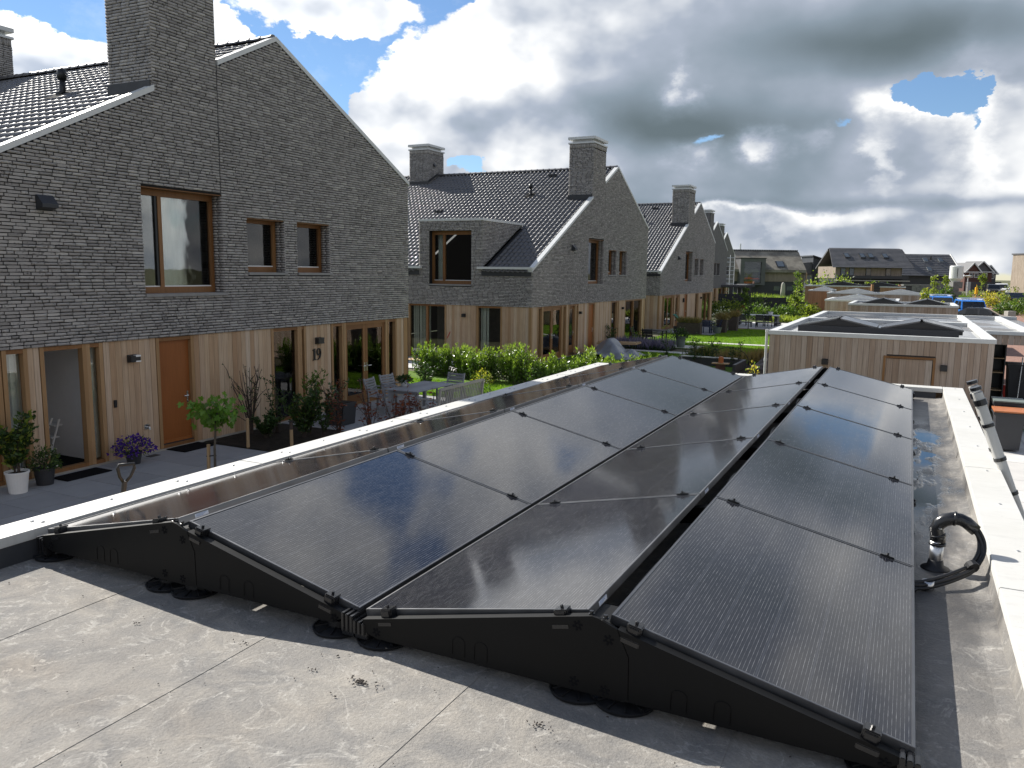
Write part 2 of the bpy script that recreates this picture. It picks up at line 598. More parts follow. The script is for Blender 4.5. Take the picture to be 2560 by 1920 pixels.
def mat_deck(name, wet=False):
    m, g, out = newmat(name)
    P = pos(g)
    p = g.sep(P)
    big = g.noise(P, 0.9, 5, 0.6)
    mid = g.noise(P, 4.5, 6, 0.65, dist=0.8)
    fine = g.noise(P, 70.0, 4, 0.7)
    grit = g.noise(P, 260.0, 2)
    swirl = g.m('ABSOLUTE', g.m('SUBTRACT', g.noise(g.vm('ADD', P, (3.1, 1.7, 0)), 3.4, 5, 0.6, dist=1.6), 0.5))
    lich = g.mapr(swirl, 0.0, 0.028, 1.0, 0.0)
    lich = g.m('MULTIPLY', lich, g.mapr(g.noise(P, 13.0, 4, 0.7), 0.42, 0.62))
    c = g.ramp(big, [(0.3, (0.235, 0.225, 0.212)), (0.5, (0.285, 0.272, 0.252)), (0.7, (0.33, 0.312, 0.285))])
    c = g.mix(g.mapr(mid, 0.35, 0.7), g.mix(1.0, c, (0.72, 0.73, 0.75), 'MULTIPLY'), g.mix(1.0, c, (1.14, 1.11, 1.06), 'MULTIPLY'))
    c = g.mix(g.m('MULTIPLY', lich, 0.75), c, (0.47, 0.45, 0.41))
    c = g.mix(g.mapr(fine, 0.35, 0.75, 0.0, 0.55), c, g.mix(1.0, c, (0.62, 0.61, 0.6), 'MULTIPLY'))
    c = g.mix(g.mapr(grit, 0.62, 0.72, 0.0, 0.5), c, g.mix(1.0, c, (1.35, 1.33, 1.3), 'MULTIPLY'))
    brown = g.mapr(g.noise(P, 1.7, 4), 0.55, 0.72, 0.0, 0.5)
    c = g.mix(brown, c, g.mix(1.0, c, (1.04, 0.95, 0.85), 'MULTIPLY'))
    if not wet:
        principled(g, out, c, 0.9, spec=0.2, bump=g.m('ADD', fine, g.m('MULTIPLY', mid, 2.0)), bstr=0.5, bdist=0.01)
        return m
    # rain water still standing along the panels: dark damp bitumen, puddles that mirror the sky
    puddle = g.m('SUBTRACT', g.noise(g.comb(g.m('MULTIPLY', p[0], 3.0), p[1], 0.0), 1.3, 4, 0.55), g.m('MULTIPLY', g.m('ABSOLUTE', g.m('SUBTRACT', p[0], 0.2)), 0.9))
    reach = g.m('MULTIPLY', g.mapr(p[1], 4.6, 6.2), g.mapr(p[1], 10.2, 9.0))
    pd = g.m('MULTIPLY', g.mapr(puddle, 0.36, 0.46), reach)
    damp = g.m('MULTIPLY', g.mapr(puddle, 0.05, 0.36), g.m('MULTIPLY', g.mapr(p[1], 2.9, 4.2, 0.25, 1.0), g.mapr(p[1], 12.0, 10.6, 0.45, 1.0)))
    c = g.mix(damp, c, g.mix(1.0, c, (0.30, 0.30, 0.31), 'MULTIPLY'))
    c = g.mix(pd, c, (0.03, 0.031, 0.033))
    rough = g.m('SUBTRACT', g.mapr(damp, 0, 1, 0.88, 0.42), g.m('MULTIPLY', pd, 0.38))
    bs = g.m('MULTIPLY', g.m('ADD', fine, g.m('MULTIPLY', mid, 2.0)), g.m('SUBTRACT', 1.0, pd))
    principled(g, out, c, rough, spec=0.5, bump=bs, bstr=0.45, bdist=0.01)
    return m


def mat_leaf(name, a, b, trans=0.35, rough=0.45, spec=0.4):
    m, g, out = newmat(name)
    r = rand(g)
    n = g.noise(pos(g), 2.2, 2)
    c = g.mix(g.m('MULTIPLY_ADD', r, 0.7, g.mapr(n, 0.3, 0.7, 0, 0.3)), a, b)
    p = g.node('ShaderNodeBsdfPrincipled')
    g.put(p.inputs['Base Color'], c)
    p.inputs['Roughness'].default_value = rough
    p.inputs['Specular IOR Level'].default_value = spec
    t = g.node('ShaderNodeBsdfTranslucent')
    g.put(t.inputs[0], g.mix(1.0, c, (1.5, 1.6, 0.7), 'MULTIPLY'))
    mx = g.node('ShaderNodeMixShader')
    mx.inputs[0].default_value = trans
    g.t.links.new(p.outputs[0], mx.inputs[1])
    g.t.links.new(t.outputs[0], mx.inputs[2])
    g.t.links.new(mx.outputs[0], out.inputs[0])
    return m


def mat_ground(name, c1, c2, c3=None, scale=1.5, rough=0.95):
    m, g, out = newmat(name)
    P = pos(g)
    n = g.noise(P, scale, 6, 0.65)
    f = g.noise(P, scale * 18, 4, 0.7)
    c = g.mix(g.mapr(n, 0.35, 0.68), c1, c2)
    if c3:
        c = g.mix(g.mapr(g.noise(P, scale * 0.35, 4, 0.6), 0.48, 0.62), c, c3)
    c = g.mix(g.mapr(f, 0.35, 0.75, 0, 0.6), c, g.mix(1.0, c, (0.55, 0.55, 0.55), 'MULTIPLY'))
    principled(g, out, c, rough, spec=0.2, bump=f, bstr=0.6, bdist=0.02)
    return m


def mat_tile_paving(name, c1, c2):
    m, g, out = newmat(name)
    r = rand(g)
    P = pos(g)
    c = g.mix(r, c1, c2)
    n = g.noise(P, 2.3, 5, 0.6)
    f = g.noise(P, 45.0, 4, 0.6)
    c = g.mix(g.mapr(n, 0.35, 0.7, 0, 0.4), c, g.mix(1.0, c, (0.75, 0.76, 0.78), 'MULTIPLY'))
    c = g.mix(g.mapr(f, 0.35, 0.7, 0, 0.3), c, g.mix(1.0, c, (1.2, 1.2, 1.2), 'MULTIPLY'))
    principled(g, out, c, 0.75, spec=0.3, bump=f, bstr=0.2, bdist=0.003)
    return m


def mat_coping():
    m, g, out = newmat('offwhite_coping')
    P = pos(g)
    p = g.sep(P)
    run = g.noise(g.comb(g.m('MULTIPLY', p[0], 5.0), g.m('MULTIPLY', p[1], 22.0), 0.0), 1.0, 4, 0.6, dist=0.5)
    big = g.noise(P, 1.6, 5, 0.6)
    spot = g.noise(P, 55.0, 3, 0.7)
    c = g.mix(g.mapr(big, 0.35, 0.7), (0.56, 0.553, 0.525), (0.49, 0.483, 0.452))
    c = g.mix(g.mapr(run, 0.52, 0.75, 0, 0.30), c, (0.33, 0.325, 0.30))
    c = g.mix(g.mapr(spot, 0.66, 0.74, 0, 0.5), c, (0.28, 0.27, 0.24))
    principled(g, out, c, g.mapr(big, 0.3, 0.7, 0.42, 0.6), spec=0.4, bump=run, bstr=0.06, bdist=0.004)
    return m


M = {}
M['brick'] = mat_brick()
M['brick_far'] = plain('far_grey_brick', (0.135, 0.13, 0.128), 0.9, var=0.3, scale=5)
M['mortar'] = plain('dark_mortar', (0.024, 0.023, 0.023), 0.95, spec=0.1, scale=20)
M['rooftile'] = plain('anthracite_glazed_tile', (0.058, 0.055, 0.056), 0.56, spec=1.0, var=0.25, scale=5, coat=0.7)
M['trim'] = plain('pale_aluminium_trim', (0.60, 0.61, 0.60), 0.4, metal=0.0, spec=0.5, var=0.05)
M['sill'] = plain('grey_stone_sill', (0.25, 0.245, 0.24), 0.7)
M['lead'] = plain('dark_lead_flashing', (0.03, 0.031, 0.034), 0.55)
M['cedar'] = wood('honey_cedar', [(0.0, (0.45, 0.285, 0.165)), (0.25, (0.56, 0.40, 0.255)), (0.5, (0.62, 0.475, 0.335)), (0.75, (0.50, 0.335, 0.205)), (1.0, (0.64, 0.52, 0.40))])
M['cedar_grey'] = wood('greying_cedar', [(0.0, (0.37, 0.27, 0.20)), (0.25, (0.46, 0.36, 0.285)), (0.5, (0.52, 0.43, 0.36)), (0.75, (0.41, 0.305, 0.23)), (1.0, (0.54, 0.46, 0.395))])
M['cedar_warm'] = wood('fresh_cedar', [(0.0, (0.30, 0.155, 0.08)), (0.3, (0.42, 0.25, 0.14)), (0.6, (0.36, 0.195, 0.10)), (1.0, (0.48, 0.33, 0.21))])
M['frame'] = wood('brown_hardwood_frame', [(0.0, (0.21, 0.098, 0.036)), (0.5, (0.26, 0.125, 0.048)), (1.0, (0.30, 0.155, 0.062))], gx=45, gz=2.0, rough=0.45, var=0.3)
M['frame_light'] = wood('lit_honey_hardwood', [(0.0, (0.36, 0.215, 0.10)), (1.0, (0.44, 0.28, 0.145))], gx=45, gz=2.0, rough=0.5, var=0.25)  # paler copy of the frame wood: lit post fronts put into the colour
M['door'] = wood('orange_stained_door', [(0.0, (0.31, 0.105, 0.028)), (1.0, (0.36, 0.13, 0.036))], gx=60, gz=2.5, rough=0.42, var=0.2)
M['glass'] = mat_glass()
M['white'] = plain('white_paint', (0.76, 0.76, 0.74), 0.5, var=0.03)
M['black'] = plain('black_powder_coat', (0.014, 0.015, 0.017), 0.42, var=0.2)
M['anthracite'] = plain('anthracite_paint', (0.028, 0.030, 0.036), 0.5, var=0.15)
M['steel'] = plain('brushed_steel', (0.62, 0.63, 0.64), 0.28, metal=1.0, var=0.06)
M['zinc'] = plain('bare_zinc_pipe', (0.55, 0.56, 0.57), 0.35, metal=1.0, var=0.15, scale=20)
M['alu'] = plain('satin_aluminium', (0.72, 0.73, 0.74), 0.42, metal=0.6, var=0.05)
M['rubber'] = plain('black_rubber', (0.010, 0.010, 0.011), 0.5)
M['plastic'] = plain('glossy_black_plastic', (0.012, 0.012, 0.013), 0.22, spec=0.6)
M['cells'] = mat_cell()
M['pframe'] = plain('black_anodised_frame', (0.17, 0.172, 0.178), 0.40, metal=0.85, spec=0.6, var=0.15)
M['plate'] = plain('black_coated_steel', (0.0055, 0.0055, 0.0055), 0.5, spec=0.18, var=0.25, scale=3)
M['sticker'] = plain('white_label', (0.70, 0.72, 0.76), 0.4, var=0.05)
M['print'] = plain('blue_print', (0.16, 0.24, 0.42), 0.5)
M['deck'] = mat_deck('grey_bitumen')
M['deckwet'] = mat_deck('damp_bitumen', True)
M['coping'] = mat_coping()
M['curtain'] = plain('pale_linen_curtain', (0.80, 0.84, 0.80), 0.9, var=0.05)
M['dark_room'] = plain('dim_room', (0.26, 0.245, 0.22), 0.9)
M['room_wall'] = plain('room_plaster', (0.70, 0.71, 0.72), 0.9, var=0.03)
M['soil'] = mat_ground('dark_soil', (0.020, 0.016, 0.012), (0.045, 0.036, 0.027), scale=6)
M['lawn'] = mat_ground('lawn_turf', (0.085, 0.16, 0.018), (0.13, 0.22, 0.022), scale=2.5)
M['grass'] = mat_leaf('grass_blade', (0.10, 0.20, 0.02), (0.20, 0.32, 0.03), 0.4, 0.6, 0.2)
M['ground'] = mat_ground('rough_ground', (0.10, 0.10, 0.055), (0.16, 0.145, 0.10), (0.075, 0.10, 0.03), scale=0.35)
M['paver'] = mat_tile_paving('grey_paver', (0.27, 0.272, 0.278), (0.32, 0.322, 0.328))
M['palepaver'] = mat_tile_paving('pale_concrete_paver', (0.50, 0.485, 0.46), (0.58, 0.565, 0.54))
M['brickpave'] = mat_ground('red_brick_paving', (0.26, 0.15, 0.115), (0.33, 0.205, 0.165), scale=3)
M['asphalt'] = mat_ground('street_asphalt', (0.15, 0.125, 0.115), (0.20, 0.165, 0.15), scale=0.8)
M['teak'] = wood('silvered_teak', [(0.0, (0.36, 0.34, 0.31)), (1.0, (0.46, 0.435, 0.40))], gx=30, gz=30, rough=0.7, var=0.2)
M['teak_grey'] = wood('blue_grey_teak', [(0.0, (0.30, 0.31, 0.335)), (1.0, (0.37, 0.38, 0.41))], gx=30, gz=30, rough=0.65, var=0.2)
M['stake'] = wood('pine_stake', [(0.0, (0.40, 0.28, 0.15)), (1.0, (0.46, 0.33, 0.19))], rough=0.7)
M['bark'] = plain('grey_brown_bark', (0.10, 0.085, 0.065), 0.9, var=0.3, scale=20)
M['twig'] = plain('dark_twig', (0.055, 0.042, 0.034), 0.8, var=0.3, scale=20)
M['laurel'] = mat_leaf('laurel_leaf', (0.050, 0.105, 0.020), (0.15, 0.24, 0.035), 0.30, 0.26, 0.6)
M['laurel_new'] = mat_leaf('fresh_laurel_leaf', (0.15, 0.235, 0.035), (0.24, 0.32, 0.06), 0.38, 0.32, 0.5)
M['leaf_dark'] = mat_leaf('dark_leaf', (0.022, 0.050, 0.014), (0.050, 0.10, 0.022), 0.25)
M['leaf_mid'] = mat_leaf('mid_green_leaf', (0.065, 0.12, 0.022), (0.13, 0.20, 0.038), 0.35)
M['leaf_light'] = mat_leaf('light_green_leaf', (0.15, 0.21, 0.035), (0.27, 0.31, 0.06), 0.4)
M['leaf_maple'] = mat_leaf('maple_leaf', (0.085, 0.20, 0.022), (0.16, 0.29, 0.04), 0.35)
M['leaf_red'] = mat_leaf('rust_red_leaf', (0.10, 0.022, 0.014), (0.21, 0.065, 0.035), 0.3)
M['leaf_yellow'] = mat_leaf('yellow_leaf', (0.40, 0.36, 0.05), (0.55, 0.46, 0.08), 0.4)
M['leaf_grass'] = mat_leaf('dry_grass', (0.20, 0.155, 0.075), (0.30, 0.22, 0.10), 0.35)
M['petal'] = mat_leaf('violet_petal', (0.045, 0.012, 0.24), (0.10, 0.03, 0.36), 0.3)
M['petal_white'] = mat_leaf('white_petal', (0.75, 0.74, 0.70), (0.85, 0.84, 0.80), 0.3)
M['lavender'] = mat_leaf('lavender_spike', (0.14, 0.12, 0.24), (0.24, 0.22, 0.33), 0.3)
M['mat'] = plain('black_doormat', (0.008, 0.008, 0.009), 0.95, spec=0.1)
M['pot_dark'] = plain('dark_grey_pot', (0.030, 0.032, 0.037), 0.5)
M['pot_green'] = plain('green_grey_pot', (0.14, 0.17, 0.155), 0.5)
M['sofa'] = plain('bright_red_fabric', (0.75, 0.10, 0.05), 0.6)
M['red'] = plain('red_plastic', (0.42, 0.03, 0.018), 0.4)
M['orange'] = plain('orange_plastic', (0.40, 0.13, 0.04), 0.4)
M['rust'] = plain('brown_steel', (0.055, 0.040, 0.034), 0.6, var=0.3)
M['thatch'] = mat_ground('grey_thatch', (0.22, 0.20, 0.165), (0.32, 0.295, 0.245), (0.17, 0.155, 0.13), scale=1.0)
M['slate'] = plain('grey_slate', (0.085, 0.085, 0.090), 0.6, var=0.2, scale=1)
M['red_brick'] = plain('dark_red_brick', (0.10, 0.045, 0.035), 0.85, var=0.3)
M['greywood'] = wood('grey_timber', [(0.0, (0.26, 0.22, 0.175)), (1.0, (0.34, 0.285, 0.225))], gx=4, gz=0.5)
M['blue_car'] = plain('bright_blue_paint', (0.02, 0.20, 0.66), 0.25, spec=0.6, coat=0.5, var=0.04)
M['grey_car'] = plain('graphite_paint', (0.075, 0.078, 0.085), 0.25, spec=0.6, coat=0.5, var=0.04)
M['dark_car'] = plain('dark_blue_grey_paint', (0.028, 0.031, 0.036), 0.22, spec=0.6, coat=0.5, var=0.04)
M['white_car'] = plain('white_car_paint', (0.78, 0.78, 0.77), 0.3, coat=0.5, var=0.02)
M['carglass'] = plain('dark_car_glass', (0.012, 0.014, 0.016), 0.08, spec=0.7)
M['lamp_red'] = plain('red_tail_lamp', (0.35, 0.02, 0.02), 0.2)
M['lamp_clear'] = plain('clear_head_lamp', (0.75, 0.77, 0.78), 0.15)
M['yellow'] = plain('yellow_box', (0.75, 0.42, 0.015), 0.4)
M['concrete'] = plain('pale_concrete', (0.34, 0.32, 0.28), 0.85, var=0.15)
M['greyblock'] = plain('grey_stacked_block', (0.17, 0.168, 0.16), 0.85, var=0.25, scale=2)
M['tarp'] = plain('grey_tarpaulin', (0.20, 0.215, 0.24), 0.35, spec=0.5, var=0.12)
M['pallet'] = wood('raw_pine', [(0.0, (0.50, 0.34, 0.19)), (1.0, (0.58, 0.42, 0.26))], gx=20, gz=20)
M['skylight'] = plain('bright_skylight_glass', (0.10, 0.115, 0.125), 0.06, spec=1.0)
M['green_fabric'] = plain('green_wicker', (0.03, 0.15, 0.10), 0.6)
M['blue_metal'] = plain('navy_metal', (0.015, 0.022, 0.06), 0.4)
M['tray_white'] = plain('white_plastic', (0.72, 0.72, 0.70), 0.4, var=0.03)
M['cell_far'] = plain('far_solar_glass', (0.020, 0.022, 0.028), 0.16, spec=0.6, var=0.1)


# ---------------------------------------------------------------- ground, terraces, lawns
def sheet(name, poly, z, mat, kind='structure'):
    o = MB().add([(x, y, z) for x, y in poly], [tuple(range(len(poly)))]).build(name, mat, recalc=False)
    o['kind'] = kind
    return o


CUBE = MB().box(-.5, .5, -.5, .5, -.5, .5).build('unit', M['mortar']).data
bpy.data.objects.remove(bpy.data.objects['unit'])
_cubes = {}


def cube_mesh(mat, name='block', bev=0.0):
    """a shared unit block in one material"""
    key = (mat.name, name)
    if key not in _cubes:
        me = CUBE.copy()
        me.name = name
        me.materials.clear()
        me.materials.append(mat)
        _cubes[key] = me
    return _cubes[key]


def piece(name, mat, parent, x0, x1, y0, y1, z0, z1):
    """one box-shaped piece (plank, brick, slab) sharing mesh data, placed by its world bounds"""
    o = bpy.data.objects.new(name, cube_mesh(mat, name))
    COL.objects.link(o)
    if parent is not None:
        o.parent = parent
    w = WL.get(parent.name, (0, 0, 0)) if parent is not None else (0, 0, 0)
    o.location = ((x0 + x1) / 2 - w[0], (y0 + y1) / 2 - w[1], (z0 + z1) / 2 - w[2])
    o.scale = (abs(x1 - x0), abs(y1 - y0), abs(z1 - z0))
    return o


def ground():
    o = sheet('ground', [(-900, -60), (900, -60), (900, 1500), (-900, 1500)], -0.02, M['ground'])

    def terrace(name, x0, x1, y0, y1, nx, ny, mat, z=0.02):
        t = MB().box(x0, x1, y0, y1, -0.05, z - 0.035).build(name, M['soil'])
        struct(t)
        WL[t.name] = (0, 0, 0)
        dx, dy = (x1 - x0) / nx, (y1 - y0) / ny
        for i in range(nx):
            for j in range(ny):
                dz = random.uniform(-.0015, .0015)
                piece('paving_slab', mat, t, x0 + i * dx + .006, x0 + (i + 1) * dx - .006,
                      y0 + j * dy + .006, y0 + (j + 1) * dy - .006, z - 0.04, z + dz)
        return t
    terrace('terrace', -13.5, -8.5, 4.2, 12.2, 6, 10, M['paver'])
    terrace('patio', -13.5, -8.5, 14.7, 20.2, 6, 7, M['paver'])
    terrace('sunny_terrace', -22.4, -15.0, 25.8, 28.95, 8, 4, M['palepaver'])
    terrace('stepping_path', -13.45, -9.3, 37.2, 37.95, 6, 1, M['palepaver'], 0.03)
    terrace('garden_path', -12.6, -9.4, 40.2, 41.7, 4, 2, M['palepaver'], 0.03)
    terrace('path', -10.9, -3.2, 43.7, 44.35, 11, 1, M['palepaver'], 0.03)
    terrace('rear_terrace', -14.4, -10.9, 50.2, 57.5, 4, 8, M['paver'])
    terrace('dining_terrace', -12.6, -5.0, 57.9, 66.0, 8, 8, M['palepaver'])
    terrace('driveway', 0.9, 7.6, 2.0, 24.0, 8, 26, M['palepaver'], 0.015)
    sheet('brick_path', [(-13.0, 57.0), (-4.0, 56.6), (-4.0, 57.85), (-13.0, 57.85)], 0.006, M['brickpave'])
    sheet('planting_bed', [(-13.46, 12.25), (-6.2, 12.25), (-6.2, 14.66), (-13.46, 14.66)], 0.025, M['soil'])
    sheet('hedge_bed', [(-16.3, 23.2), (-5.2, 22.4), (-5.2, 24.9), (-16.3, 25.7)], 0.006, M['soil'])
    sheet('lawn', [(-14.5, 20.3), (-5.0, 20.3), (-5.0, 23.6), (-17.5, 25.2), (-18.5, 22.0)], 0.010, M['lawn'])
    sheet('lawn', [(-8.45, 14.7), (-5.0, 14.7), (-5.0, 20.25), (-8.45, 20.25)], 0.010, M['lawn'])
    sheet('lawn', [(-13.4, 26.5), (-4.6, 26.5), (-4.6, 34.0), (-5.5, 37.1), (-13.4, 37.1)], 0.010, M['lawn'])
    sheet('lawn', [(-13.4, 39.9), (-9.35, 39.9), (-9.3, 38.0), (-3.5, 38.0), (-3.2, 56.8), (-10.2, 57.2), (-10.85, 50.0), (-13.4, 49.6)], 0.010, M['lawn'])
    sheet('flower_bed', [(-13.4, 38.0), (-10.3, 38.0), (-10.3, 39.6), (-13.4, 39.6)], 0.016, M['soil'])
    sheet('bare_soil', [(-6.0, 28.0), (-3.6, 28.0), (-3.6, 36.6), (-6.0, 36.6)], 0.014, M['soil'])
    # the street that runs away on the right
    road = [(3.0, 24.0), (9.4, 24.0), (10.0, 82), (15.5, 150), (24, 215), (36, 330), (20, 330), (13, 215), (8.2, 150), (4.6, 82)]
    sheet('street', road, 0.004, M['brickpave'])
    sheet('verge', [(8.2, 60), (14.0, 60), (14.5, 82), (9.4, 82)], 0.008, M['concrete'])
    sheet('meadow', [(-18, 84.5), (-4.0, 82), (2.5, 150), (-60, 180), (-60, 90)], 0.006, M['lawn'])


ground()


def grass_blades(name, polys, n, h, w):
    """loose blades over the lawns: nobody could count them"""
    P = []
    for (x0, x1, y0, y1), k in polys:
        P.append(np.stack([rng.uniform(x0, x1, k), rng.uniform(y0, y1, k)], 1))
    P = np.concatenate(P)
    k = len(P)
    a = rng.uniform(0, 2 * math.pi, k)
    hh = rng.uniform(.5, 1.2, k) * h
    ww = rng.uniform(.6, 1.2, k) * w
    lean = rng.normal(0, .45, (k, 2)) * hh[:, None]
    base = np.stack([P[:, 0], P[:, 1], np.full(k, .01)], 1)
    d = np.stack([np.cos(a), np.sin(a), np.zeros(k)], 1) * ww[:, None] / 2
    tip = base + np.concatenate([lean, hh[:, None]], 1)
    vs = np.stack([base - d, base + d, tip], 1).reshape(-1, 3)
    return stuff(joined(name, vs, np.arange(3 * k).reshape(-1, 3), M['grass']))


grass_blades('grass', [((-17.5, -5.0, 20.3, 23.4), 26000), ((-8.4, -5.0, 14.8, 20.2), 8000), ((-13.4, -9.5, 32.0, 37.1), 14000),
                       ((-9.3, -3.4, 38.1, 43.6), 16000), ((-13.4, -9.5, 42.0, 49.5), 10000), ((-10.8, -3.3, 44.4, 56.6), 26000)], 0, .07, .022)


# ---------------------------------------------------------------- the flat garage roof under the camera
X_L, X_R, Y_N, Y_F = -4.41, 0.72, -1.2, 12.05


def garage():
    t = thing('flat_roof_garage', 'flat roofed timber garage with grey bitumen roof and white edging under the solar panels', 'garage', (-1.85, 5.4, 0))
    w = MB()
    for b in ((X_L + .03, X_L + .10, Y_N, Y_F - .03), (X_R - .10, X_R - .03, Y_N, Y_F - .03),
              (X_L + .10, X_R - .10, Y_F - .10, Y_F - .03), (X_L + .10, X_R - .10, Y_N, Y_N + .07)):
        w.box(*b, 0, 2.25)
    w.build('wall', M['cedar'], t)
    # bitumen sheets laid side by side with lapped edges
    xs = [-4.19, -3.405, -2.43, -1.457, -0.48, 0.385]
    for i, (a, b) in enumerate(zip(xs[:-1], xs[1:])):
        m = MB()
        z1 = 2.170
        ny = 26
        ys = np.linspace(Y_N + .2, Y_F - .24, ny)
        wob = rng.normal(0, .0035, ny)
        lap = 0.045 if i < 4 else 0.03
        vs, fs = [], []
        for j, y in enumerate(ys):
            vs += [(a - .002, y, z1 - .0005), (b + wob[j] * .5, y, z1 + .0003), (b + lap + wob[j], y, z1 + .0016), (b + lap + wob[j] + .001, y, z1 - .003)]
        for j in range(ny - 1):
            for k in range(3):
                p = j * 4 + k
                fs.append((p, p + 1, p + 5, p + 4))
        m.add(vs, fs)
        m.build('bitumen_sheet', M['deckwet'] if i == 4 else M['deck'], t, recalc=False)
    # upstands at the edges: the membrane turned up to the coping
    m = MB()
    y0, y1 = Y_N + .2, Y_F - .24
    for k in range(13):
        a, b = y0 + (y1 - y0) * k / 13, y0 + (y1 - y0) * (k + 1) / 13
        e = rng.normal(0, .004)
        m.add([(.384, a, 2.168), (.384, b, 2.168), (.47 + e, b, 2.185), (.47 + e, a, 2.185)], [(0, 1, 2, 3)])
        m.add([(.47 + e, a, 2.185), (.47 + e, b, 2.185), (.486, b, 2.285), (.486, a, 2.285)], [(0, 1, 2, 3)])
    m.build('edge_strip', M['deckwet'], t, recalc=False)
    m = MB()
    m.add([(-4.20, y0, 2.285), (-4.20, y1, 2.285), (-4.17, y1, 2.16), (-4.17, y0, 2.16)], [(0, 1, 2, 3)])
    m.add([(-4.2, y1, 2.17), (.4, y1, 2.17), (.4, y1 + .02, 2.285), (-4.2, y1 + .02, 2.285)], [(0, 1, 2, 3)])
    m.build('edge_strip', M['lead'], t, recalc=False)

    def coping(x0, x1, y0, y1, z, tilt=0.0):
        m = MB()
        m.bbox(x0, x1, y0, y1, z - .055, z, 0.004)
        o = m.build('coping_piece', M['coping'], t)
        return o
    cuts = [-1.2, 0.35, 2.35, 4.35, 6.35, 8.35, 10.35, 12.05]
    for a, b in zip(cuts[:-1], cuts[1:]):
        coping(X_L, -4.19, a + .002, b - .002, 2.325 + random.uniform(-.001, .001))
    cuts = [-1.2, 0.9, 2.62, 4.27, 7.0, 9.6, 12.05]
    for a, b in zip(cuts[:-1], cuts[1:]):
        coping(.48, X_R, a + .002, b - .002, 2.300 + random.uniform(-.0015, .0015))
    for a, b in ((-4.187, -2.2), (-2.196, .477)):
        coping(a, b, 11.81, 12.05, 2.30)
    m = MB()
    for k in range(22):
        y = 1.2 + k * .5
        for dx in (0.0, .06) if k % 2 else (0.0,):
            x = -4.33 + dx
            m.lathe([(.011, .324), (.011, .331), (.004, .334), (0, .334)], (x, y + dx * .4, 2.0), 6)
        if k % 2:
            m.lathe([(.009, .299), (.009, .305), (0, .307)], (.62, y + .2, 2.0), 6)
    stuff(m.build('screw', M['zinc'], t))
    return t


garage()

# ---------------------------------------------------------------- solar panels
PX = [-4.120, -3.126, -3.036, -2.034, -2.002, -0.977, -0.897, 0.126]
PY0, PL = 2.653, 1.76
AX, AY = 0.003483, -0.01073
ZT, ZB = 3.75 - 1.24506, 3.75 - 1.46628


def panel_proto(with_label):
    w, l, lip, th = 1.038, 1.752, .012, .034
    root = thing('solar_panel', 'x', 'solar panel', (0, 0, 0), 'black solar panels on the flat roof')
    m = MB()
    y0, y1 = -l / 2, l / 2
    # frame bars: mitred ring with a thin top lip
    for a, b, c, d in ((0, lip, y0, y1), (w - lip, w, y0, y1), (lip, w - lip, y0, y0 + lip), (lip, w - lip, y1 - lip, y1)):
        m.bbox(a, b, c, d, -th, 0, .0015)
    m.build('frame', M['pframe'], root)
    MB().add([(lip, y0 + lip, -.003), (w - lip, y0 + lip, -.003), (w - lip, y1 - lip, -.003), (lip, y1 - lip, -.003)], [(0, 1, 2, 3)]).build('glass', M['cells'], root, recalc=False)
    MB().add([(lip, y0 + lip, -.009), (w - lip, y0 + lip, -.009), (w - lip, y1 - lip, -.009), (lip, y1 - lip, -.009)], [(3, 2, 1, 0)]).build('back_sheet', M['pframe'], root, recalc=False)
    if with_label:
        lb = MB().box(w, w + .0012, y0 + .10, y0 + .185, -.027, -.009).build('sticker', M['sticker'], root)
        q = MB()
        for k in range(3):
            q.box(w + .0012, w + .0016, y0 + .108, y0 + .176 - k * .012, -.0125 - k * .005, -.0105 - k * .005)
        q.build('print', M['print'], lb)
    return root


P_A, P_B = panel_proto(True), panel_proto(False)
SLOPE = ['on the outer left slope along the white edge', 'on the left ridge slope falling to the valley',
         'on the slope rising from the valley', 'on the outer right slope along the damp strip']
NTH = ['nearest the camera', 'second from near end', 'third of five', 'second from far end', 'farthest from the camera']


def zz(z, x, k):
    return z + AX * k * PL + AY * x


def place_panels():
    first = {0: True, 1: True}
    for s in range(4):
        lo, hi = ((0, 1), (3, 2), (4, 5), (7, 6))[s]
        for k in range(5):
            kk = k + .5
            pl = V(PX[lo], PY0 + PL * kk, zz(ZB, PX[lo], kk))
            ph = V(PX[hi], PY0 + PL * kk, zz(ZT, PX[hi], kk))
            e = ph - pl
            W_ = np.linalg.norm(e)
            e /= W_
            dy = V(0, 1, AX)
            dy /= np.linalg.norm(dy)
            if e[0] < 0:
                dy = -dy
            n = np.cross(e, dy)
            o = (pl + ph) / 2 - e * 1.038 / 2
            kind = 0 if s in (0, 2) else 1
            proto = (P_A, P_B)[kind]
            if first[kind]:
                r = proto
                first[kind] = False
            else:
                r = copy_tree(proto, (0, 0, 0))
            r.matrix_world = Matrix(((e[0], dy[0], n[0], o[0]), (e[1], dy[1], n[1], o[1]), (e[2], dy[2], n[2], o[2]), (0, 0, 0, 1)))
            r['label'] = 'solar panel ' + NTH[k] + ' ' + SLOPE[s]


place_panels()


def clamp_mesh(end):
    m = MB()
    if end:
        m.bbox(-.028, .028, -.03, .012, -.035, .012, .004)
        m.box(-.022, .022, .010, .022, .002, .010)
        m.bbox(-.02, .02, -.036, -.028, -.03, .004, .002)
        m.lathe([(.007, .012), (.007, .022), (.004, .024), (0, .024)], (0, -.006, 0), 6)
        m.bbox(-.036, .036, -.05, -.02, -.055, -.034, .003)
    else:
        m.bbox(-.034, .034, -.011, .011, .001, .010, .002)
        m.bbox(-.014, .014, -.018, .018, .001, .014, .003)
        m.lathe([(.006, .010), (.006, .021), (.003, .023), (0, .023)], (0, 0, 0), 6)
    return m


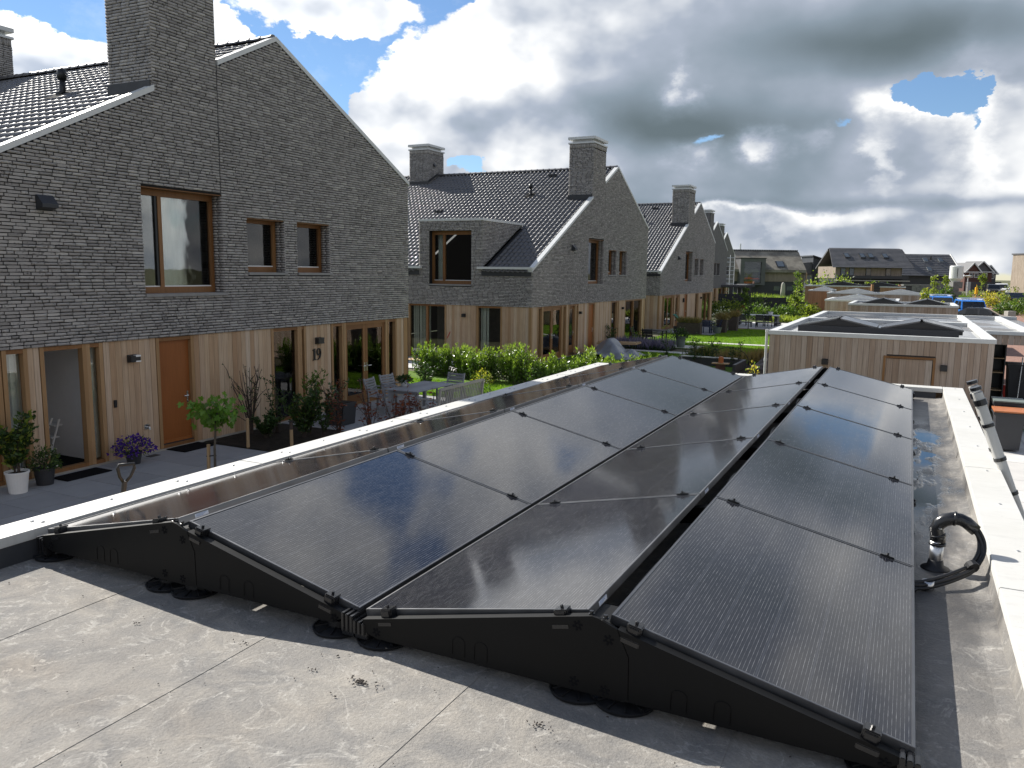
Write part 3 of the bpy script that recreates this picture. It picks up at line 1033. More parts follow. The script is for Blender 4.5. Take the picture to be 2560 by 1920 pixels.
def mounts():
    me_end = clamp_mesh(True).build('clamp', M['plastic'])
    me_mid = clamp_mesh(False).build('clamp', M['plastic'])
    foot = MB()
    foot.lathe([(.112, 0), (.112, .008), (.09, .014), (.05, .022), (.05, .05), (0, .05)], (0, 0, 0), 28)
    for k in range(10):
        t = k * math.pi / 5
        foot.beam((.045 * math.cos(t), .045 * math.sin(t), .02), (.107 * math.cos(t), .107 * math.sin(t), .013), .006, .012)
    foot.lathe([(.114, .0), (.118, .012), (.112, .014), (.108, .01)], (0, 0, 0), 28)
    me_foot = foot.build('foot', M['rubber'])
    star = MB()
    for k in range(6):
        t = k * math.pi / 3 + .3
        c, s = math.cos(t), math.sin(t)
        star.beam((.006 * c, 0, .006 * s), (.02 * c, 0, .02 * s), .0075, .0012, (0, 1, 0))
    me_star = star.build('vent_slots', M['mat'])
    data = {o.name: o.data for o in (me_end, me_mid, me_foot, me_star)}
    d_end, d_mid, d_foot, d_star = me_end.data, me_mid.data, me_foot.data, me_star.data
    for o in (me_end, me_mid, me_foot, me_star):
        bpy.data.objects.remove(o)
    for unit in range(2):
        i = unit * 4
        xl, xt1, xt2, xr = PX[i], PX[i + 1], PX[i + 2], PX[i + 3]
        xm = (xt1 + xt2) / 2
        side = ('left', 'right')[unit]
        t = thing('panel_mount', 'black wedge shaped steel mount on round rubber feet under the %s ridge of solar panels' % side, 'mounting frame', (xm, PY0, 2.17), 'wedge mounts carrying the solar panels')
        zl, zt, zr = zz(ZB, xl, 0), zz(ZT, xm, 0), zz(ZB, xr, 0)
        zb = 2.238 - unit * .022
        for end, yy in ((0, PY0 - .052), (1, PY0 + 5 * PL + .045)):
            # two folded plates that meet beside the ridge along a bent joint
            a = MB()
            a.prism([(xl + .03, zb + .02), (xl + .03, zl - .018), (xm - .012, zt + .002), (xm + .015, zt - .002), (xm + .085, zt - .028),
                     (xm + .13, zt - .125), (xm + .134, zb + .012), (xm + .10, zb), (xl + .10, zb)], 1, yy, yy + .012)
            # folded top flanges
            a.beam((xl + .03, yy + .022, zl - .0195), (xm - .012, yy + .022, zt), .03, .0025, (0, 0, 1))
            a.build('side_plate', M['plate'], t)
            b = MB()
            b.prism([(xm + .087, zt - .0285), (xr - .05, zr - .012), (xr - .05, zb + .03), (xr - .10, zb), (xm + .136, zb + .004), (xm + .1325, zt - .125)], 1, yy + .002, yy + .012)
            b.beam((xm + .087, yy + .024, zt - .030), (xr - .05, yy + .024, zr - .0135), .03, .0025, (0, 0, 1))
            b.build('side_plate', M['plate'], t)
            c = MB()
            for x0 in (xl - .02, xr - .05):
                for q in range(3):
                    c.bbox(x0 + q * .022, x0 + q * .022 + .017, yy - .006, yy + .10, 2.215, zl - .03 - .004 * q, .003)
                c.bbox(x0 - .004, x0 + .072, yy + .002, yy + .09, 2.195, 2.25, .004)
            c.build('end_block', M['plastic'], t)
            # pressed pockets
            d = MB()
            for x0 in (xl + .47, xl + .57, xm + .29, xm + .44):
                pts = [(x0, yy - .001, zb + .02), (x0, yy - .001, zb + .075)] + \
                      [(x0 + .028 - .028 * math.cos(u), yy - .001, zb + .075 + .022 * math.sin(u)) for u in np.linspace(.3, math.pi - .3, 5)] + \
                      [(x0 + .056, yy - .001, zb + .075), (x0 + .056, yy - .001, zb + .02)]
                d.tube(pts, .0010, 5)
            d.build('pressed_rib', M['plate'], t, smooth=True)
            MB().prism([(xm - .10, zt - .055), (xm - .045, zt - .030), (xm + .045, zt - .032), (xm + .10, zt - .058)], 1, yy + .013, yy + .20).build('ridge_sun_block', M['plate'], t)  # added plate that stops sun leaking through the open ridge gap
            e = MB()
            for x0, z0 in ((xm - .02, zt - .001), (xm + .035, zt - .006)):
                e.lathe([(.012, 0), (.012, .004), (.008, .005), (.008, .014), (0, .015)], (x0, yy + .022, z0), 6)
            e.build('bolt', M['plastic'], t)
            if end == 0:
                for x0, z0 in ((xm - .065, zt - .045), (xm + .055, zt - .075), (xm - .075, zb + .035), (xm + .045, zb + .028), (xl + .10, zl - .06), (xr - .09, zr - .045)):
                    link('vent_slots', d_star, t, (x0 - xm, yy - .0012 - PY0, z0 - 2.17))
        # base rails from front to back and cross rails under every joint
        r = MB()
        for x0 in (xl + .06, xm - .13, xm + .13, xr - .06):
            r.box(x0 - .02, x0 + .02, PY0 - .02, PY0 + 5 * PL + .02, 2.215, 2.235)
        for k in range(1, 5):
            y = PY0 + PL * k
            r.prism([(xl + .05, 2.24), (xl + .05, zl - .06), (xm, zt - .06), (xr - .05, zr - .06), (xr - .05, 2.24), (xm, 2.36)], 1, y - .03, y + .03)
        r.build('rail', M['plate'], t)
        xf = {0: (-4.10, -3.225, -3.045, -2.165), 1: (-1.925, -1.02, -0.84, 0.03)}[unit]
        for k in range(6):
            for x0 in xf:
                y = PY0 + PL * k + (.0 if k else .035)
                link('foot', d_foot, t, (x0 - xm, y - PY0, .003))
        for lo, hi in ((i, i + 1), (i + 3, i + 2)):
            for k in range(6):
                for f in (.13, .90):
                    x0 = PX[lo] + (PX[hi] - PX[lo]) * f
                    z0 = zz(ZB + (ZT - ZB) * f, x0, k)
                    endc = k in (0, 5)
                    y = PY0 + PL * k + (0.0 if not endc else (-.004 if k == 0 else .004))
                    o = link('clamp', d_end if endc else d_mid, t, (x0 - xm, y - PY0, z0 - 2.17))
                    ang = -math.atan2(ZT - ZB, PX[hi] - PX[lo]) if PX[hi] > PX[lo] else -math.atan2(ZB - ZT, PX[lo] - PX[hi])
                    o.rotation_euler = (0, ang, math.pi if k == 5 else 0)
        # loose dark cables in the ridge gap
        cb = MB()
        for k in range(5):
            y = PY0 + PL * k + .35
            pts = [(xm + .012 * math.sin(3 * u + k), y + u * .5, zz(ZT, xm, k) - .07 + .02 * math.sin(u * math.pi)) for u in np.linspace(0, 1, 7)]
            cb.tube(pts, .007, 6)
        cb.build('cable', M['rubber'], t, smooth=True)


mounts()


def cable_duct():
    t = thing('cable_duct', 'zinc roof pipe with black elbow and a loop of black cables beside the panels', 'cable pipe', (.228, 4.8, 2.17))
    y = 4.80
    MB().lathe([(.034, -.01), (.034, .155), (.030, .155), (.030, .02)], (.232, y, 2.17), 20).build('pipe', M['zinc'], t, smooth=True)
    MB().lathe([(.075, -.003), (.07, .006), (.042, .02), (.037, .05), (.0345, .052)], (.232, y, 2.17), 20).build('collar', M['rubber'], t, smooth=True)
    e = MB()
    pts = [(.234, y, 2.305), (.234, y, 2.352), (.222, y, 2.395), (.233, y, 2.425), (.261, y, 2.449), (.30, y, 2.463), (.335, y, 2.461), (.362, y, 2.449), (.408, y, 2.411)]
    e.tube(pts, [.039, .038, .036, .036, .036, .035, .034, .034, .032], 16)
    for a, r in ((0, .043), (1, .041), (5, .040)):
        p, q = V(*pts[a]), V(*pts[a + 1])
        d = (q - p) / np.linalg.norm(q - p)
        e.tube([p, p + d * .012], r, 16)
    e.build('elbow', M['plastic'], t, smooth=True)
    s = MB()
    for z in (2.325, 2.405):
        s.lathe([(0, 0), (.009, .001), (.009, .005), (0, .006)], (.238, y - .042, z), 10)
    s.tube([(.198, y - .02, 2.326), (.215, y - .037, 2.324), (.238, y - .045, 2.323)], .0025, 5)
    s.build('clip_screw', M['steel'], t)
    cm = MB()
    for i, (dx, dy) in enumerate(((0, 0), (.014, .012), (-.012, .012), (.004, -.014))):
        P = [(.385, y, 2.43), (.41, y, 2.405), (.437, y - .01, 2.35), (.436, y - .05, 2.29), (.395, y - .14, 2.245), (.315, y - .25, 2.225), (.235, y - .33, 2.208), (.15, y - .39, 2.195), (.03, y - .42, 2.20)]
        pts = []
        for u in np.linspace(0, len(P) - 1.001, 34):
            k = int(u)
            f = u - k
            p0, p1, p2, p3 = (V(*P[max(0, min(len(P) - 1, q))]) for q in (k - 1, k, k + 1, k + 2))
            c = .5 * ((2 * p1) + (-p0 + p2) * f + (2 * p0 - 5 * p1 + 4 * p2 - p3) * f * f + (-p0 + 3 * p1 - 3 * p2 + p3) * f ** 3)
            pts.append(c + V(dx, dy * .6, dy * .8 - dx * .4))
        cm.tube(pts, .0095, 8)
    cm.build('cable', M['rubber'], t, smooth=True)
    MB().tube([(.40, y - .155, 2.25), (.385, y - .13, 2.262)], .034, 10).build('cable_tie', M['rubber'], t)
    s2 = tag(MB().lathe([(.03, 0), (.03, .05), (.026, .05), (.026, .01)], (.19, 4.45, 2.165), 14).build('roof_outlet', M['zinc'], smooth=True), 'short bare metal roof outlet standing under the black cable loop', 'roof outlet')


cable_duct()


def debris():
    """bits of bark, leaf and grit blown onto the roof"""
    n = 150
    x = rng.uniform(-4.0, .35, n)
    y = rng.uniform(1.2, 2.62, n)
    T = np.stack([x, y, np.full(n, 2.1765)], 1)
    s = rng.lognormal(-5.95, .45, n)
    a = rng.uniform(0, 6.28, n)
    R = np.zeros((n, 3, 3))
    R[:, 0, 0], R[:, 0, 1], R[:, 1, 0], R[:, 1, 1], R[:, 2, 2] = np.cos(a) * s * 1.8, -np.sin(a) * s, np.sin(a) * s * 1.8, np.cos(a) * s, s * .7
    cl = [(-2.02, 2.33, 7, .010), (-1.80, 2.345, 38, .013), (-1.75, 2.35, 14, .03), (-1.06, 2.39, 16, .018), (-2.446, 2.375, 6, .02), (-3.0, 2.30, 5, .012), (-.55, 2.12, 8, .05)]
    for cx, cy, k, sp in cl:
        T2 = np.stack([rng.normal(cx, sp * 1.5, k), rng.normal(cy, sp * .6, k), np.full(k, 2.178)], 1)
        T = np.concatenate([T, T2])
        s2 = rng.lognormal(-5.55, .35, k)
        a2 = rng.uniform(0, 6.28, k)
        R2 = np.zeros((k, 3, 3))
        R2[:, 0, 0], R2[:, 0, 1], R2[:, 1, 0], R2[:, 1, 1], R2[:, 2, 2] = np.cos(a2) * s2 * 2, -np.sin(a2) * s2 * .7, np.sin(a2) * s2 * 2, np.cos(a2) * s2 * .7, s2 * .9
        R = np.concatenate([R, R2])
    bv = [(-.5, -.5, -.3), (.5, -.4, -.3), (.6, .5, -.3), (-.4, .5, -.3), (-.3, -.3, .6), (.4, -.2, .4), (.35, .35, .6), (-.3, .3, .3)]
    vs, fs = spread(bv, [(0, 1, 5, 4), (1, 2, 6, 5), (2, 3, 7, 6), (3, 0, 4, 7), (4, 5, 6, 7)], R, T)
    stuff(joined('leaf_litter', vs, fs, M['twig']))


debris()


# ---------------------------------------------------------------- brick houses
CAMP = V(0, 0, 3.75)


def in_view(P, margin=0.03):
    d = P - CAMP
    z = d @ V(*CF)
    x = (d @ V(*CR)) / np.maximum(z, .01) * 1997.874 / 2560
    y = (d @ V(*CU)) / np.maximum(z, .01) * 1997.874 / 2560
    return (z > .1) & (abs(x) < .5 + margin) & (abs(y) < .375 + margin)


def brick_variants(n=5):
    out = []
    for k in range(n):
        m = MB()
        r = np.random.default_rng(50 + k)
        vs = []
        for sx in (-.5, .5):
            for sy, sz in ((-.5, -.5), (-.2, -.53), (.2, -.5), (.5, -.46), (.5, .47), (.15, .5), (-.25, .53), (-.5, .49)):
                vs.append((sx + (r.normal(0, .05) if sx > 0 else 0), sy + r.normal(0, .010), sz + r.normal(0, .035)))
        fs = [tuple(range(8, 16)), tuple(range(8))[::-1]] + [(i, (i + 1) % 8, (i + 1) % 8 + 8, i + 8) for i in range(8)]
        o = m.add(vs, fs).build('brick', M['brick'])
        out.append(o.data)
        bpy.data.objects.remove(o)
    return out


BRICKS_Y = brick_variants()        # long side along y, face towards +x
ROW, BL, JT, HJ = 0.0590, 0.222, 0.0150, 0.019


def lay_bricks(spans, z0, z1, seed, row=ROW):
    """wild bond: spans(za, zb) gives the free intervals of a row; returns rows of (a0, a1, z0, z1)"""
    r = np.random.default_rng(seed)
    out = []
    nrow = int(round((z1 - z0) / row))
    for k in range(nrow):
        za = z0 + k * row
        zb = za + row - JT
        for lo, hi in spans(za, zb):
            a = lo
            first = True
            while a < hi - .02:
                L = BL + r.normal(0, .006)
                if first:
                    L *= r.uniform(.3, 1.0)
                    first = False
                elif r.random() < .10:
                    L *= .5
                b = min(a + L, hi)
                if hi - b < .05:
                    b = hi
                if b - a > .015:
                    out.append((a, b, za + r.normal(0, .0015), zb + r.normal(0, .0015)))
                a = b + HJ
    return np.array(out)


def bricks_to_arrays(B, plane, c, seed, proud=.013):
    """front faces and edges of many bricks; plane 'x': wall facing +x at x=c, 'y': facing -y at y=c"""
    r = np.random.default_rng(seed)
    n = len(B)
    off = proud + r.normal(0, .0028, n)
    a0, a1, z0, z1 = B.T
    am, L = (a0 + a1) / 2, (a1 - a0)
    # hexagonal-ish worn outline: corners jittered
    J = lambda s: r.normal(0, s, n)
    front = [(a0 + J(.003), z0 + J(.0018)), (am + J(.02), z0 + J(.0016)), (a1 + J(.003), z0 + J(.0018)),
             (a1 + J(.003), z1 + J(.0018)), (am + J(.02), z1 + J(.0016)), (a0 + J(.003), z1 + J(.0018))]
    fo = [off + J(.0012) for _ in range(6)]
    vs = np.zeros((n, 12, 3))
    for i in range(6):
        a, z = front[i]
        for j, o in ((i, fo[i]), (i + 6, np.full(n, -.012))):
            if plane == 'x':
                vs[:, j] = np.stack([c + o, a, z], 1)
            elif plane == '-x':
                vs[:, j] = np.stack([c - o, a, z], 1)
            else:
                vs[:, j] = np.stack([a, c - o, z], 1)
    q = [(0, 1, 4, 5), (1, 2, 3, 4)] + [(i, i + 6, (i + 1) % 6 + 6, (i + 1) % 6) for i in range(6)]
    if plane == 'y':
        pass
    fs = np.array(q)[None] + (np.arange(n) * 12)[:, None, None]
    return vs.reshape(-1, 3), fs.reshape(-1, 4)


def pantile():
    w, L, n = .225, .40, 8
    vs = []
    for v, dz in ((0, .008), (0, .031), (L, .004)):
        for i in range(n + 1):
            a = i / n * (w + .012) - .006
            h = .029 * math.sin(2 * math.pi * (a / w) - .6) - .006 * math.cos(4 * math.pi * a / w)
            vs.append((a, v, h + dz))
    fs = []
    for k in range(2):
        for i in range(n):
            p = k * (n + 1) + i
            fs.append((p, p + 1, p + n + 2, p + n + 1))
    return np.array(vs), np.array(fs)


TILE_V, TILE_F = pantile()
TILE_V = TILE_V - V(.1125, .2, 0)
_t = joined('roof_tile', TILE_V, TILE_F, M['rooftile'], smooth=False)
TILE_ME = _t.data
bpy.data.objects.remove(_t)
_ft = MB()
for k in range(2):
    a0, a1 = (0, .34), (.28, .345)
    r0 = (.105, .118)[k]
    pts = [(a0[0], 0), (.345, 0)] if k == 0 else [(.30, 0), (.36, 0)]
    vs, fs = [], []
    for x in (pts[0][0], pts[1][0]):
        for q in range(9):
            t = math.pi * q / 8
            vs.append((x, r0 * math.cos(t), r0 * .9 * math.sin(t)))
    for q in range(8):
        fs.append((q, q + 1, q + 10, q + 9))
    fs.append(tuple(range(9)))
    fs.append(tuple(range(9, 18)))
    _ft.add(vs, fs)
_o = _ft.build('ridge_tile', M['rooftile'])
RIDGE_ME = _o.data
bpy.data.objects.remove(_o)

SS, SN, APEX = 0.515, 0.495, 9.03         # slopes of the two roof sides and height of the ridge trim
GAB0, GAB1 = -10.0, 5.40                  # ends of the gable relative to the ridge


def ztop(d):
    return APEX - (SS * -d if d < 0 else SN * d)


def openings_upper():
    return [(-3.85, -1.80, 3.17, 5.31), (-1.09, .13, 3.61, 4.88), (.56, 1.80, 3.61, 4.88)]


def cut(intervals, holes):
    out = []
    for lo, hi in intervals:
        segs = [(lo, hi)]
        for a, b in holes:
            nxt = []
            for s, e in segs:
                if b <= s or a >= e:
                    nxt.append((s, e))
                else:
                    if a - s > .01:
                        nxt.append((s, a))
                    if e - b > .01:
                        nxt.append((b, e))
            segs = nxt
        out += segs
    return out


def wall_cells(b0, b1, bps, top, holes, z0):
    """quads (a0,a1,zlo0,zlo1,zhi0,zhi1) of a wall with openings"""
    cuts = sorted(set([b0, b1] + [p for p in bps if b0 < p < b1] + [h[i] for h in holes for i in (0, 1) if b0 < h[i] < b1]))
    cells = []
    for a, b in zip(cuts[:-1], cuts[1:]):
        m = (a + b) / 2
        hs = sorted([(h[2], h[3]) for h in holes if h[0] <= m <= h[1]])
        lo = z0
        for h0, h1 in hs:
            if h0 > lo:
                cells.append((a, b, lo, lo, h0, h0))
            lo = max(lo, h1)
        e = 1e-6
        cells.append((a, b, lo, lo, top(a + e), top(b - e)))
    return cells


def curtain(name, parent, x, y0, y1, z0, z1, amp=.035, per=.16):
    n = max(8, int((y1 - y0) / per * 8))
    vs, fs = [], []
    for i in range(n + 1):
        y = y0 + (y1 - y0) * i / n
        dx = amp * math.sin(2 * math.pi * (y - y0) / per + .7 * math.sin(5 * y)) * (.7 + .3 * math.sin(3 * y))
        vs += [(x + dx * .7, y, z1), (x + dx, y + .01 * math.sin(9 * y), z0)]
    for i in range(n):
        fs.append((2 * i, 2 * i + 1, 2 * i + 3, 2 * i + 2))
    return MB().add(vs, fs).build(name, M['curtain'], parent, smooth=True, recalc=False)


def handle(parent, p, side, plate=True, n=(1, 0, 0)):
    """lever handle on a face looking along n (+x or -y)"""
    m = MB()
    x, y, z = p
    if n[0]:
        m.bbox(x, x + .012, y - .022, y + .022, z - .13, z + .11, .004)
        m.tube([(x + .01, y, z + .02), (x + .055, y, z + .02), (x + .06, y + side * .02, z + .02), (x + .06, y + side * .13, z + .02)], .011, 8)
    else:
        m.bbox(x - .022, x + .022, y - .012, y, z - .13, z + .11, .004)
        m.tube([(x, y - .01, z + .02), (x, y - .055, z + .02), (x + side * .02, y - .06, z + .02), (x + side * .13, y - .06, z + .02)], .011, 8)
    return m.build('handle', M['steel'], parent, smooth=False)


def wall_lamp(label, x, y, z, h=.13, w=.11, n='x', white=False, group='black wall lamps on timber cladding'):
    t = thing('wall_lamp', label, 'wall lamp', (x, y, z), group)
    m, g = MB(), MB()
    if n == 'x':
        m.bbox(x, x + .012, y - w / 2, y + w / 2, z - h / 2, z + h / 2, .003)
        m.bbox(x + .012, x + .12, y - w / 2, y + w / 2, z - h / 2 + .012, z + h / 2 - .012, .004)
        g.box(x + .04, x + .123, y + .0, y + w / 2 + .003, z + h / 2 - .040, z + h / 2 - .008)
        g.box(x + .04, x + .123, y + .0, y + w / 2 + .003, z - h / 2 + .008, z - h / 2 + .034)
    else:
        m.bbox(x - w / 2, x + w / 2, y - .012, y, z - h / 2, z + h / 2, .003)
        m.bbox(x - w / 2, x + w / 2, y - .13, y - .012, z - h / 2 + .01, z + h / 2 - .01, .004)
        g.box(x - w / 2 + .02, x + w / 2 - .02, y - .11, y - .03, z - h / 2 + .006, z - h / 2 + .011)
    m.build('housing', M['black'], t)
    g.build('diffuser', M['white'] if white else M['anthracite'], t)
    return t


GROUND = [('corner', -10.0, -9.87), ('planks', -9.87, -9.35, 4), ('win', -9.32, -8.87), ('french', -8.87, -6.74), ('win', -6.72, -6.28),
          ('planks', -6.28, -6.07, 2), ('entry', -6.06, -5.18), ('win', -5.18, -4.84), ('planks', -4.83, -3.66, 9), ('door', -3.65, -2.70),
          ('planks', -2.69, -.40, 17), ('win', -.39, .60), ('win', .60, .84), ('planks', .85, 1.80, 7), ('win', 1.82, 2.34),
          ('french', 2.35, 4.33), ('win', 4.34, 4.83), ('planks', 4.84, 5.18, 3), ('corner', 5.18, 5.385)]
G_TOP = 2.335


class Face:
    """maps along-wall coordinate a, depth behind the face d and height z to the world"""
    def __init__(self, plane, c, o):
        self.plane, self.c, self.o = plane, c, o

    def box(self, m, a0, a1, d0, d1, z0, z1, mi=0):
        if self.plane == 'x':
            return m.box(self.c - d1, self.c - d0, self.o + a0, self.o + a1, z0, z1, mi)
        return m.box(self.o + a0, self.o + a1, self.c + d0, self.c + d1, z0, z1, mi)

    def bounds(self, a0, a1, d0, d1, z0, z1):
        if self.plane == 'x':
            return (self.c - d1, self.c - d0, self.o + a0, self.o + a1, z0, z1)
        return (self.o + a0, self.o + a1, self.c + d0, self.c + d1, z0, z1)

    def pt(self, a, d, z):
        return (self.c - d, self.o + a, z) if self.plane == 'x' else (self.o + a, self.c + d, z)


def ground_items(root, face, items, seed, opened=False, lod=0):
    r = np.random.default_rng(seed)
    z0, z1 = .10, G_TOP
    for it in items:
        k, a, b = it[0], it[1], it[2]
        if k == 'planks':
            n = it[3]
            w = (b - a) / n
            for i in range(n):
                dd = .022 + r.uniform(0, .004)
                piece('plank', M['cedar'], root, *face.bounds(a + i * w + .003, a + (i + 1) * w - .003, dd, .045, .055, z1 + .004))
            continue
        if k == 'corner':
            piece('corner_post', M['frame_light'], root, *face.bounds(a, b, .012, .10, .055, z1 + .004))
            continue
        # a framed opening set back behind the brick
        wdt = .075
        m = MB()
        face.box(m, a, a + wdt, .015, .15, z0 - .04, z1)
        face.box(m, b - wdt, b, .017, .15, z0 - .04, z1)
        fr = m.build(k.replace('win', 'window_frame').replace('french', 'door_frame').replace('entry', 'door_frame').replace('door', 'door_frame') if False else ('window_frame' if k in ('win', 'big') else 'door_frame'), M['frame_light'], root)
        m = MB()
        face.box(m, a + wdt, b - wdt, .025, .15, z1 - .075, z1 - .001)
        face.box(m, a + wdt, b - wdt, .02, .15, z0 - .06, z0 + .02)
        m.build('rail', M['frame'], fr)
        ia, ib, iz0, iz1 = a + wdt, b - wdt, z0 + .02, z1 - .075
        if k in ('win', 'big') and face.plane == 'y' or k == 'win' and r.random() < .5:
            q0, q1 = (ia + .05, ia + (.35 if k == 'win' else .9))
            m = MB()
            for q in np.arange(q0, q1, .06):
                face.box(m, q, q + .055, .26 + .03 * math.sin(q * 40), .27 + .03 * math.sin(q * 40), iz0, iz1)
            stuff(m.build('curtain', M['curtain'], fr))
        if k in ('win', 'big'):
            panes = [(ia, ib)] if k == 'win' else [(ia, (ia + ib) / 2 - .05), ((ia + ib) / 2 + .05, ib)]
            if k == 'big':
                m = MB()
                face.box(m, (ia + ib) / 2 - .05, (ia + ib) / 2 + .05, .03, .14, iz0, iz1)
                m.build('mullion', M['frame'], fr)
            for p, q in panes:
                m = MB()
                face.box(m, p, q, .118, .124, iz0, iz1)
                m.build('pane', M['glass'], fr)
        elif k == 'french':
            mid = (ia + ib) / 2
            for s, (p, q) in enumerate(((ia + .004, mid - .004), (mid + .004, ib - .004))):
                m = MB()
                face.box(m, p, p + .10, .060, .115, iz0 + .005, iz1 - .004)
                face.box(m, q - .10, q, .060, .115, iz0 + .005, iz1 - .004)
                face.box(m, p + .10, q - .10, .062, .113, iz1 - .125, iz1 - .004)
                face.box(m, p + .10, q - .10, .062, .113, iz0 + .005, iz0 + .20)
                lf = m.build('door_leaf', M['frame'], root)
                m = MB()
                face.box(m, p + .10, q - .10, .084, .092, iz0 + .20, iz1 - .125)
                m.build('pane', M['glass'], lf)
                e = (q - .05) if s == 0 else (p + .05)
                if face.plane == 'x' and lod < 2:
                    handle(lf, face.pt(e, .06, 1.07), -1 if s == 0 else 1)
        elif k == 'door' or (k == 'entry' and not opened):
            m = MB()
            mat = M['door'] if k == 'door' else M['frame']
            face.box(m, ia + .003, ib - .003, .10, .145, iz0 + .012, iz1 - .003)
            lf = m.build('door_leaf', mat, root)
            m = MB()
            face.box(m, ia, ib, .04, .16, .03, iz0 + .012)
            m.build('threshold', M['lead'], lf)
            if k == 'door':
                m = MB()
                face.box(m, ia + .003, ib - .003, .09, .10, iz0 + .014, iz0 + .075)
                m.build('weather_board', mat, lf)
            if lod < 2:
                handle(lf, face.pt(ib - .075, .10, 1.05), -1)
            if k == 'entry':
                m = MB()
                face.box(m, ia + .12, ib - .12, .097, .0995, .5, iz1 - .14)
                m.build('pane', M['carglass'], lf)


